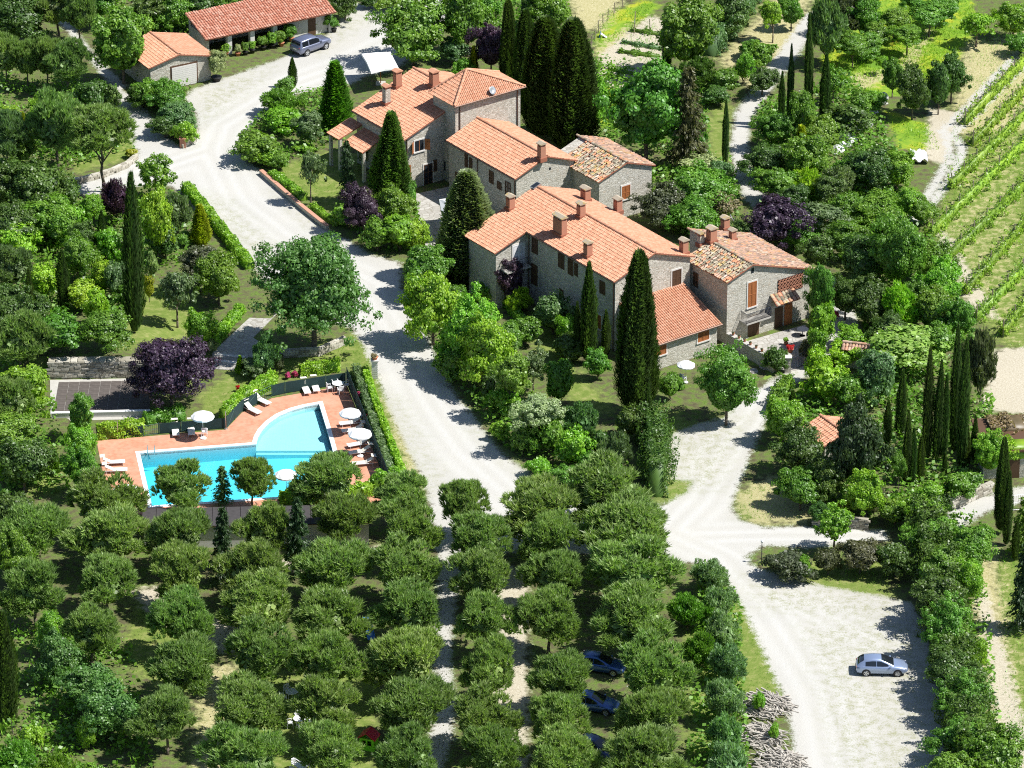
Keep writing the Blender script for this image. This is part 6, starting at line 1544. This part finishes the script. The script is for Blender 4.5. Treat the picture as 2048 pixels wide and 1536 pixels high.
pc = proto_chair(); CH[pc.name] = kids(pc); pt = proto_table(); CH[pt.name] = kids(pt); first = {'c': True, 't': True}
def put(kind, loc, rz, label, group):
    pr = pc if kind == 'c' else pt
    if first[kind]: o = pr; first[kind] = False
    else: o = copy_tree(pr)
    o.location = loc; o.rotation_euler = (0, 0, rz); tag(o, label, group=group); return o
SIDE = ['left', 'rear', 'right', 'front']
def dining(px, py, where, z=0.0, turn=0.0, n=4):
    c = P(px, py); put('t', (c.x, c.y, z), 0, 'round white plastic table '+where, 'white garden tables')
    for k in range(n):
        t = math.pi-k*math.pi/2+turn; put('c', (c.x+0.82*math.cos(t), c.y+0.82*math.sin(t), z), t-math.pi/2, 'white plastic chair at %s of table %s' % (SIDE[k], where), 'white garden chairs')
dining(676, 781, 'on pool deck corner', 0.032, 0.35); dining(584, 1398, 'in pine grove clearing, upper', 0, 0.5); dining(600, 1452, 'in pine grove clearing, middle', 0, 0.2); dining(604, 1545, 'in pine grove at bottom edge', 0, 0.7)
p = P(409, 872); put('c', (p.x, p.y, 0.032), R(180), 'white plastic chair under parasol at back of pool', 'white garden chairs')
p = P(1366, 764); put('c', (p.x, p.y, 0.0), R(120), 'white chair beside small parasol near extension', 'white garden chairs')
o = empty('round_table', P(1605, 672), 'grey metal table on old house terrace', 'table'); MB().lathe([(0.001,0.70),(0.55,0.70),(0.55,0.73),(0.001,0.73)], 20).build('table_top', M['iron'], o); MB().tube((0,0,0), (0,0,0.7), 0.04, n=7).build('pedestal', M['iron'], o); MB().lathe([(0.001,0),(0.28,0),(0.28,0.04),(0.001,0.04)], 12).build('foot', M['iron'], o)
# ------------------------------------------------------------------ pots
def potted(px, py, r, ph, kind, wd, hh, col, potmat, label, z=0.0):
    p = P(px, py); o = empty('potted_plant', (p.x, p.y, z), label, 'potted plant'); MB().lathe([(0.001,0),(r*0.7,0),(r,ph*0.9),(r*1.08,ph*0.9),(r*1.08,ph),(r*0.9,ph),(0.001,ph*0.92)], 12).build('pot', M[potmat], o, True)
    cr = link('foliage', LIB[kind][(int(px)+int(py)) % len(LIB[kind])], o, None, (0, 0, ph*0.85), None, (wd, wd, hh)); cr.color = (*COL[col], 1); return o
for i, (x, y, w, c, pm_) in enumerate([(452,112,1.0,'bright','terracotta'), (476,112,0.9,'pale','terracotta'), (491,110,1.0,'mid','blackpot'), (505,106,0.9,'bright','blackpot'), (527,100,1.2,'mid','blackpot'), (545,96,1.3,'bright','blackpot'), (563,92,1.4,'mid','terracotta'), (583,82,1.6,'lush','terracotta'), (606,66,1.2,'pale','terracotta'), (634,64,1.1,'pale','terracotta'), (656,62,1.6,'mid','blackpot'), (668,64,1.2,'lush','blackpot')]):
    potted(x, y, 0.3, 0.42, 'shrub', w, w*1.15, c, pm_, 'potted shrub before shed, %s from the garage end' % (['first', 'second', 'third', 'fourth', 'fifth', 'sixth', 'seventh', 'eighth', 'ninth', 'tenth', 'eleventh', 'twelfth'][i]))
potted(433, 162, 0.55, 0.5, 'tree', 2.3, 3.0, 'pale', 'blackpot', 'large variegated bush in black tub at garage corner')
for i in range(7):
    l = RHW.wrd((-0.08, -1.1-i*0.85, 1.43)); o = empty('small_pot', l, 'small clay pot on terrace wall, %s from the house' % ['first', 'second', 'third', 'fourth', 'fifth', 'sixth', 'seventh'][i], 'pot', 'clay pots on the terrace wall'); MB().lathe([(0.001,0),(0.09,0),(0.13,0.2),(0.15,0.24),(0.11,0.24),(0.001,0.2)], 10).build('pot', M['terracotta'], o, True); cr = link('plant', LIB['shrub'][i % 5], o, None, (0, 0, 0.18), None, (0.3, 0.3, 0.2)); cr.color = (*COL['brown'], 1)
potted(1572, 690, 0.2, 0.3, 'shrub', 0.5, 0.6, 'bright', 'terracotta', 'potted plant on old house terrace by steps'); potted(1478, 668, 0.35, 0.25, 'shrub', 0.7, 0.3, 'tan', 'terracotta', 'wide clay bowl at corner of terrace wall', 1.43)
COL['red'] = (0.62, 0.02, 0.02); COL['pink'] = (0.62, 0.08, 0.20)
potted(1580, 716, 0.3, 0.35, 'shrub', 0.9, 0.4, 'red', 'terracotta', 'pot of red flowers beside iron gate', 0.6)
plant('S', 'dark', 1552, 688, 745, 46, 'dark rose bush at end of terrace wall'); plant('S', 'brown', 1618, 670, 722, 40, 'dark brown clipped bush inside iron gate'); plant('S', 'pink', 1672, 620, 636, 10, 'little pink rose at rear drive'); plant('S', 'bright', 1632, 650, 735, 40, 'bright climbing bush right of iron gate')
for i, (x, y) in enumerate([(575,752), (590,748), (606,742), (729,748), (720,790), (737,833), (752,880), (766,915), (478,778), (508,770)]):
    plant('S', 'pink' if i not in (6, 8, 9) else 'red', x, y-10, y+6, 11, ['pink rose behind curved pool fence, left', 'pink rose behind curved pool fence, middle', 'pink rose behind curved pool fence, right', 'pink rose at top of right pool fence', 'pink rose outside right pool fence, upper', 'pink rose outside right pool fence, middle', 'red rose outside right pool fence', 'pink rose outside right pool fence, lowest', 'red rose in lime hedge, left', 'red rose in lime hedge, right'][i])
# ------------------------------------------------------------------ iron gate, lamps, fences
p0, p1 = P(1578, 742), P(1622, 722); d = p1-p0; L = d.length; g_ = empty('iron_gate', p0, 'curved dark iron gate of old house terrace', 'gate', None, math.atan2(d.y, d.x))
m = MB(); k = 15
def gz(t): return 1.25+0.75*t*t
for i in range(k+1): t = i/k; m.tube((L*t, -0.25*math.sin(math.pi*t), 0.05), (L*t, -0.25*math.sin(math.pi*t), gz(t)), 0.014 if i not in (0, 7, k) else 0.03, n=5)
m.build('bars', M['iron'], g_); m = MB()
for i in range(k):
    a, b = i/k, (i+1)/k; m.tube((L*a, -0.25*math.sin(math.pi*a), gz(a)), (L*b, -0.25*math.sin(math.pi*b), gz(b)), 0.025, n=5); m.tube((L*a, -0.25*math.sin(math.pi*a), 0.12), (L*b, -0.25*math.sin(math.pi*b), 0.12), 0.02, n=5)
m.build('top_rail', M['iron'], g_)
o = empty('gate_pier', P(1575, 744), 'stone gate pier left of curved iron gate', 'pier'); MB().box((-0.28,-0.28,0), (0.28,0.28,1.5)).build('shaft', M['stone'], o); MB().box((-0.34,-0.34,1.502), (0.34,0.34,1.6)).build('cap', M['surround'], o)
for px, py, hh, lab in ((1523,1125,1.9,'small garden lamp post at tip of shrub islet'), (1752,722,2.6,'lamp post among trees behind lime bushes')):
    o = empty('lamp_post', P(px, py), lab, 'lamp post'); MB().tube((0,0,0), (0,0,hh), 0.035, n=7).build('post', M['iron'], o); MB().lathe([(0.001,0),(0.09,0.02),(0.12,0.14),(0.08,0.26),(0.001,0.28)], 10, (0,0,hh)).build('lantern', M['plastic'], o, True)
def wire_fence(pts, n, hh, label, mat='timber'):
    q = [G(*p) for p in pts]; root = empty('wire_fence', q[0], label, 'fence'); tot = []
    pm_ = MB().tube((0,0,-0.1), (0,0,hh), 0.045, n=6).mesh('post'); pm_.materials.append(M[mat])
    for i in range(n):
        t = i/(n-1)*(len(q)-1); k = min(len(q)-2, int(t)); p = q[k]+(q[k+1]-q[k])*(t-k)-q[0]; tot.append(p); link('post', pm_, root, None, p, (0.05*math.sin(i*7), 0.05*math.cos(i*5), 0))
    m = MB()
    for a, b in zip(tot[:-1], tot[1:]):
        for z in (0.35, 0.7, hh-0.1): m.tube(a+Vector((0,0,z)), b+Vector((0,0,z)), 0.008, n=3)
    m.build('wire', M['metal'], root)
wire_fence([(0,1440),(30,1470),(75,1500),(130,1540)], 8, 1.1, 'wire fence on grey posts in the bottom left corner'); wire_fence([(1182,96),(1200,60),(1222,34),(1262,2)], 8, 1.4, 'wire fence on thin posts above vegetable garden'); wire_fence([(1268,68),(1270,45),(1300,60)], 3, 1.3, 'short wire fence inside vegetable garden')
o = empty('metal_gate', P(2022, 1022), 'pale metal mesh gate at right edge', 'gate', None, R(12)); m = MB()
for i in range(12): m.tube((i*0.2, 0, 0.05), (i*0.2, 0, 1.5), 0.015, n=4)
for z in (0.08, 0.8, 1.5): m.tube((0,0,z), (2.2,0,z), 0.022, n=4)
m.build('leaf', M['metal'], o); MB().tube((-0.1,0,0), (-0.1,0,2.1), 0.06, n=7).build('post', M['iron'], o)
# ------------------------------------------------------------------ vineyard
def vine_row(a, b, label):
    r = hedge([a, b], 0.5, 1.05, 'vine', label, 'vine_row', 0.18, 75, 'vine row', 0.8); q0, q1 = G(*a), G(*b); L = (q1-q0).length; n = max(3, int(L/3.2)); d = (q1-q0)/n
    pm_ = MB().tube((0,0,-0.1), (0,0,1.75), 0.05, n=6).mesh('post'); pm_.materials.append(M['timber'])
    for i in range(n+1): link('post', pm_, r, None, d*i*(0.985 if i == n else 1))
    m = MB()
    for z in (0.6, 1.1, 1.5): m.tube((0,0,z), tuple(q1-q0+Vector((0,0,z))), 0.008, n=3)
    m.build('wire', M['metal'], r)
    for i in range(int(L/1.0)): t = (i+0.5)/int(L/1.0); p = (q1-q0)*t; MB().tube((p.x, p.y, 0), (p.x+0.03, p.y, 0.62), 0.035, 0.025, 5).build('vine_trunk', M['bark'], r)
for i, (a, b) in enumerate([((1930,250),(2075,100)), ((1946,292),(2075,162)), ((1902,378),(2075,212)), ((1864,472),(2075,268)), ((1894,524),(2075,352)), ((1932,588),(2075,428)), ((1953,642),(2075,520)), ((2006,672),(2075,585))]):
    vine_row(a, b, 'row of staked vines, %s from the top of the vineyard' % ['first', 'second', 'third', 'fourth', 'fifth', 'sixth', 'seventh', 'last'][i])
for i, (a, b, c) in enumerate([((1245,86),(1322,98),'blue'), ((1238,104),(1318,114),'mid'), ((1216,140),(1268,150),'bright'), ((1210,152),(1262,162),'lime'), ((1262,62),(1325,70),'mid')]):
    hedge([a, b], 0.5, 0.3, c, ['row of blue green cabbages in vegetable garden', 'thin crop row below the cabbages', 'bright crop row at lower end of vegetable garden', 'lime crop row nearest the acacia', 'sparse crop row at top of vegetable garden'][i], 'crop_row', 0.17, 110, 'crop row', 0.4)
o = empty('garden_slide', P(1198, 76), 'small white and blue garden slide by the wire fence', 'slide'); Mx = Matrix.Rotation(R(35), 4, 'Y'); MB().box((-0.2,-0.25,0.5), (1.3,0.25,0.55), Mx).build('chute', M['plastic'], o); MB().tube((0,-0.2,0), (0.2,-0.2,0.75), 0.03, n=5).tube((0,0.2,0), (0.2,0.2,0.75), 0.03, n=5).build('ladder', plain('blue_plastic', (0.06, 0.28, 0.65), 0.4), o)
# ------------------------------------------------------------------ rocks, tarpaulin, wood piles
rk = []
for s_ in range(4):
    rg = random.Random(s_+60); bm = bmesh.new(); bmesh.ops.create_icosphere(bm, subdivisions=2, radius=0.5)
    for v in bm.verts: v.co *= rg.uniform(0.75, 1.15)
    me = bpy.data.meshes.new('rock'); bm.to_mesh(me); bm.free(); me.materials.append(M['whiterock']); rk.append(me)
rg = random.Random(9)
for i in range(26):
    t = i/25; x = 1768-t*95+rg.uniform(-10, 10); y = 200+t*110+rg.uniform(-14, 14)
    o = link('white_rock', rk[i % 4], None, None, P(x, y)+Vector((0,0,0.15)), (rg.uniform(0,6), rg.uniform(0,6), rg.uniform(0,6)), [rg.uniform(0.5, 1.5) for _ in range(3)]); tag(o, 'white rock in the pale heap below the orchard meadow', 'rock', 'white rocks below the meadow')
a = P(1838, 318); m = MB(); n = 9
vs_ = [(-0.8+1.6*i/(n-1), -1.5+3.0*j/(n-1), 0.35+0.22*math.sin(i*1.3+j)+0.15*math.cos(j*2.1)) for j in range(n) for i in range(n)]; m.add(vs_, [(j*n+i, j*n+i+1, (j+1)*n+i+1, (j+1)*n+i) for j in range(n-1) for i in range(n-1)]); o = m.build('tarpaulin', M['white'], None, True); o.location = a; tag(o, 'white tarpaulin spread beside the vineyard track', 'tarpaulin')
smv = []
for s_ in range(5):
    rg = random.Random(s_+80); m = MB(); p = Vector((-0.5, 0, 0))
    for k in range(4): q = Vector((-0.5+(k+1)/4, rg.uniform(-.05,.05), rg.uniform(-.05,.05))); m.tube(p, q, 0.050-0.006*k, 0.045-0.006*k, 5); p = q
    me = m.mesh('branch'); me.materials.append(M['stick']); smv.append(me)
for wi, (px, py, w, lab) in enumerate([(1530,1415,3.3,'pile of cut branches beside road, uppermost of three'), (1526,1476,3.0,'pile of cut branches and logs beside road, middle of three'), (1558,1532,3.4,'pile of cut branches beside road, lowest of three')]):
    o = empty('wood_pile', P(px, py), lab, 'wood pile'); rg = random.Random(wi+30)
    for k in range(130):
        r_ = math.sqrt(rg.random()); t = rg.uniform(0, 6.28); z = 0.08+(1-r_*r_)*0.75*rg.uniform(0.75, 1.1); link('branch', smv[rg.randrange(5)], o, None, (r_*w*0.62*math.cos(t), r_*w*0.62*math.sin(t), z), (rg.uniform(-.3,.3), rg.uniform(-.25,.25), R(-35)+rg.gauss(0, 0.5)), (rg.uniform(0.9, 1.9), rg.uniform(1, 1.9), rg.uniform(1, 1.9)))
    MB().lathe([(w*0.5, 0), (w*0.36, 0.22), (w*0.2, 0.4), (0.001, 0.5)], 10).build('heap_core', M['stick'], o)
plant('S', 'bright', 1520, 1375, 1425, 26, 'weed sprouting from uppermost wood pile'); plant('S', 'bright', 1548, 1440, 1485, 22, 'weed sprouting from middle wood pile')
# ------------------------------------------------------------------ play things in the grove
grn = plain('green_plastic', (0.22, 0.62, 0.03), 0.4); red = plain('red_plastic', (0.55, 0.02, 0.05), 0.4); blu = plain('blue_slide', (0.05, 0.22, 0.60), 0.35)
o = empty('playhouse', P(738, 1496), 'toy playhouse with lime walls and red roof in grove', 'playhouse', None, R(-20)); t = 0.05
for y in (-0.5, 0.5):
    m = MB()
    for b in ((-0.6,-0.42,0,1.1), (0.42,0.6,0,1.1), (-0.06,0.06,0,1.1), (-0.42,-0.06,0,0.5), (0.06,0.42,0,0.5), (-0.42,-0.06,0.95,1.1), (0.06,0.42,0.95,1.1)): m.box((b[0], y-t/2, b[2]), (b[1], y+t/2, b[3]))
    m.build('wall', grn, o)
for x in (-0.6, 0.6): MB().box((x-t/2, -0.47, 0), (x+t/2, 0.47, 1.1)).build('wall', grn, o)
m = MB().profy([(-0.75,1.05),(0,1.6),(0.75,1.05),(0.72,1.14),(0,1.68),(-0.72,1.14)], -0.62, 0.62); m.build('roof', red, o)
o = empty('play_slide', P(733, 1262), 'blue play slide under grove pines', 'slide', None, R(-75)); Mx = Matrix.Translation((0,0,1.3)) @ Matrix.Rotation(R(35), 4, 'Y'); MB().box((0,-0.3,0), (2.1,0.3,0.05), Mx).box((0,-0.33,0), (2.1,-0.28,0.18), Mx).box((0,0.28,0), (2.1,0.33,0.18), Mx).build('chute', blu, o); MB().tube((0,-0.3,1.3), (-0.5,-0.3,0), 0.04, n=6).tube((0,0.3,1.3), (-0.5,0.3,0), 0.04, n=6).tube((-0.2,-0.3,0.8), (-0.2,0.3,0.8), 0.03, n=5).tube((-0.35,-0.3,0.4), (-0.35,0.3,0.4), 0.03, n=5).build('ladder', blu, o)
# ------------------------------------------------------------------ cars
def carpaint(name, col):
    m, nt, out = newmat(name); bsdf(nt, out, col, 0.32, 0.55, 0.5, coat=0.7); return m
CARGLASS = plain('car_glass', (0.012, 0.015, 0.02), 0.06, spec=0.8, var=0.02); LAMPR = plain('tail_lamp', (0.35, 0.01, 0.015), 0.2); LAMPW = plain('head_lamp', (0.75, 0.76, 0.78), 0.12, 0.3); BLK = plain('black_trim', (0.02, 0.02, 0.022), 0.6); PLATE = plain('number_plate', (0.75, 0.75, 0.72), 0.5)
HATCH = dict(hw=0.87, body=[(-2.10,.36,.70,.66),(-2.02,.27,.86,.80),(-1.75,.22,.93,.86),(-1.2,.20,.95,.87),(0,.19,.93,.87),(0.9,.20,.91,.87),(1.45,.22,.84,.86),(1.85,.26,.73,.80),(2.06,.34,.62,.66),(2.12,.42,.55,.5)],
   cab=[(-2.02,.88,.66),(-1.80,1.13,.64),(-1.42,1.35,.61),(-.75,1.43,.60),(-.12,1.41,.60),(.42,1.17,.64),(.98,.90,.72)], beltw=0.80, wb=(-1.28,1.27), wr=0.31, side=(-1.35,-.48,-.42,.52), screen=(-.06,.94), rear=(-1.95,-1.46))
SUV = dict(hw=0.94, body=[(-2.24,.45,.95,.82),(-2.18,.36,1.10,.90),(-1.8,.32,1.14,.94),(-1.0,.30,1.13,.94),(0,.30,1.11,.94),(1.0,.30,1.10,.94),(1.6,.32,1.06,.92),(2.05,.38,.98,.86),(2.22,.45,.86,.74),(2.26,.52,.75,.6)],
   cab=[(-2.16,1.08,.80),(-2.02,1.55,.74),(-1.85,1.72,.71),(-.5,1.75,.70),(.2,1.70,.70),(.55,1.48,.74),(1.05,1.08,.80)], beltw=0.86, wb=(-1.33,1.33), wr=0.36, side=(-1.85,-1.05,-.9,.5), screen=(.25,1.0), rear=(-2.11,-1.95))
def car(spec, rear_px, front_px, paint, label, group='cars', scale=1.0, full=True):
    a, b = P(*rear_px), P(*front_px); d = (b-a); ang = math.atan2(d.y, d.x); dn = d.normalized(); left = Vector((-dn.y, dn.x, 0)); c = (a+b)/2+left*(spec['hw']-0.1)-dn*(sum(spec['wb'])/2)
    r = empty('parked_car', (c.x, c.y, 0.005), label, 'car', group, ang); r.scale = (scale,)*3
    m = MB(); secs = []
    for x, zb, zt, w in spec['body']:
        hgt2 = zt-zb; secs.append([(x,0,zb),(x,w*.88,zb),(x,w,zb+hgt2*.22),(x,w*1.0,zb+hgt2*.55),(x,w*.97,zb+hgt2*.82),(x,w*.86,zt-.015),(x,w*.5,zt+.01),(x,0,zt+.02)])
    k = 8
    for s_ in (1, -1):
        vs_ = [(p[0], p[1]*s_, p[2]) for sec in secs for p in sec]
        m.add(vs_, [(i*k+j, (i+1)*k+j, (i+1)*k+j+1, i*k+j+1) for i in range(len(secs)-1) for j in range(k-1)]+[tuple(range(k)), tuple((len(secs)-1)*k+j for j in range(k-1, -1, -1))])
    me = m.mesh('body'); bm = bmesh.new(); bm.from_mesh(me); bmesh.ops.remove_doubles(bm, verts=bm.verts, dist=0.002); bmesh.ops.recalc_face_normals(bm, faces=bm.faces); bm.to_mesh(me); bm.free(); me.polygons.foreach_set('use_smooth', np.ones(len(me.polygons), bool)); body = link('body', me, r, paint)
    cab = spec['cab']; bw = spec['beltw']; zb0 = cab[0][1]-0.05
    def prof(x):
        for (x0,z0,w0),(x1,z1,w1) in zip(cab[:-1], cab[1:]):
            if x0 <= x <= x1: t = (x-x0)/(x1-x0); return z0+(z1-z0)*t, w0+(w1-w0)*t
        return (cab[0] if x < cab[0][0] else cab[-1])[1:]
    m = MB(); secs = []
    for x, zt, w in cab: secs.append([(x,bw,min(zb0,zt-.01)),(x,w*1.0,max(zt-.09,zb0+.005)),(x,w*.93,zt-.02),(x,w*.5,zt+.02),(x,0,zt+.03)])
    for s_ in (1, -1):
        vs_ = [(p[0], p[1]*s_, p[2]) for sec in secs for p in sec]; m.add(vs_, [(i*5+j, (i+1)*5+j, (i+1)*5+j+1, i*5+j+1) for i in range(len(secs)-1) for j in range(4)])
    me = m.mesh('roof'); bm = bmesh.new(); bm.from_mesh(me); bmesh.ops.remove_doubles(bm, verts=bm.verts, dist=0.002); bmesh.ops.recalc_face_normals(bm, faces=bm.faces); bm.to_mesh(me); bm.free(); me.polygons.foreach_set('use_smooth', np.ones(len(me.polygons), bool)); link('roof', me, r, paint)
    x0, x1, x2, x3 = spec['side']
    for s_ in (1, -1):
        for (xa, xb) in ((x0, x1), (x2, x3)):
            m = MB(); top = []; bot = []
            for i in range(7):
                x = xa+(xb-xa)*i/6; zt, w = prof(x); zz = max(zt-.10, zb0+.05); lo_z = zb0+.07
                f1 = 0.94; zz = lo_z+(zz-lo_z)*f1; tt = (zz-zb0)/max(.02, (zt-.09-zb0)); wt = bw+(w-bw)*tt; tb = (lo_z-zb0)/max(.02, (zt-.09-zb0)); wbt = bw+(w-bw)*min(1, tb)
                top.append((x, s_*(wt+.012), zz)); bot.append((x, s_*(wbt+.012), lo_z))
            m.add(bot+top, [(i, i+1, 8+i, 7+i) for i in range(6)]); m.build('side_window', CARGLASS, r)
    for nm, (xa, xb) in (('windscreen', spec['screen']), ('rear_window', spec['rear'])):
        m = MB(); rows = []
        for i in range(5):
            x = xa+(xb-xa)*i/4; zt, w = prof(x); off = 0.014; rows.append([(x+(off if nm == 'windscreen' else -off), w*q, zt-0.02*abs(q)**3+0.03-0.012*abs(q)+off) for q in (-.86,-.45,0,.45,.86)])
        m.add([p for rw in rows for p in rw], [(i*5+j, i*5+j+1, (i+1)*5+j+1, (i+1)*5+j) for i in range(4) for j in range(4)]); m.build(nm, CARGLASS, r, True)
    wr = spec['wr']; hw = spec['hw']
    for x in spec['wb']:
        for s_ in (1, -1):
            Mx = Matrix.Translation((x, s_*(hw-.09), wr)) @ Matrix.Rotation(R(90)*(-s_), 4, 'X')
            ar = MB().lathe([(0.001, -0.02), (wr*1.17, -0.02), (wr*1.17, 0.098), (0.001, 0.098)], 20, M=Mx).build('wheel_arch', BLK, r)
            w = MB().lathe([(wr*.62,-.1),(wr*.95,-.1),(wr,-.06),(wr,.06),(wr*.95,.105),(wr*.68,.112),(wr*.62,.09)], 22, M=Mx).build('wheel', M['rubber'], r, True)
            q = MB().lathe([(0.001,.085),(wr*.2,.118),(wr*.24,.10),(wr*.55,.085),(wr*.66,.118),(wr*.70,.112)], 22, M=Mx)
            for k2 in range(5): q.box((0.03,-.045,.10), (wr*.62,.045,.122), Mx @ Matrix.Rotation(k2*2*math.pi/5, 4, 'Z'))
            q.build('rim', M['rim'], w)
    bx_ = spec['body']; xr_, xf_ = bx_[0][0], bx_[-1][0]
    for s_ in (1, -1):
        z = bx_[1][2]-.16; MB().box((xr_+.02, s_*hw*.70-.10, z-.1), (xr_+.22, s_*hw*.70+.13 if s_ > 0 else s_*hw*.70+.10, z+.12)).build('tail_lamp', LAMPR, r, bevel=.02)
        z = bx_[-3][2]-.10; MB().box((xf_-.42, s_*hw*.70-.13, z-.07), (xf_-.12, s_*hw*.70+.10, z+.07)).build('headlight', LAMPW, r, bevel=.03)
        zt, w = prof(.6); MB().box((.62, s_*(hw+.02)-.09, zb0+.02), (.76, s_*(hw+.02)+.09, zb0+.16)).build('wing_mirror', paint, r, bevel=.03)
    z = (bx_[1][1]+bx_[1][2])/2+.08; MB().box((xr_-.015, -.26, z-.06), (xr_+.12, .26, z+.06)).build('number_plate', PLATE, r)
    MB().box((xr_-.03, -hw*.7, bx_[0][1]-.08), (xr_+.2, hw*.7, bx_[0][1]+.06)).build('bumper', BLK, r, bevel=.03)
    return r
car(SUV, (613,112), (652,98), carpaint('slate_paint', (0.20, 0.22, 0.31)), 'slate blue off-roader parked on gravel before shed')
car(HATCH, (1732,1352), (1795,1353), carpaint('silver_paint', (0.33, 0.41, 0.58)), 'silver hatchback parked alone on gravel beside right hedge')
bl = carpaint('blue_paint', (0.05, 0.12, 0.36))
car(HATCH, (1166,1344), (1227,1353), bl, 'blue car half hidden under pines, uppermost of three'); car(HATCH, (1150,1422), (1213,1432), bl, 'blue car half hidden under pines, middle of three'); car(HATCH, (1156,1506), (1214,1530), carpaint('dark_blue_paint', (0.02, 0.04, 0.12)), 'dark blue car half hidden under pines, lowest of three')

hedge([(1978,950),(2062,946)], 2.2, 0.3, 'lime', 'mat of lime creeper over low building roof', 'roof_creeper', 0.2, 60, 'creeper', 0.3, base=2.75)
hedge([(1975,908),(2062,902)], 3.6, 0.35, 'tan', 'reddish flowering creeper at rear of low building roof', 'roof_creeper', 0.2, 60, 'creeper', 0.3, base=2.75)
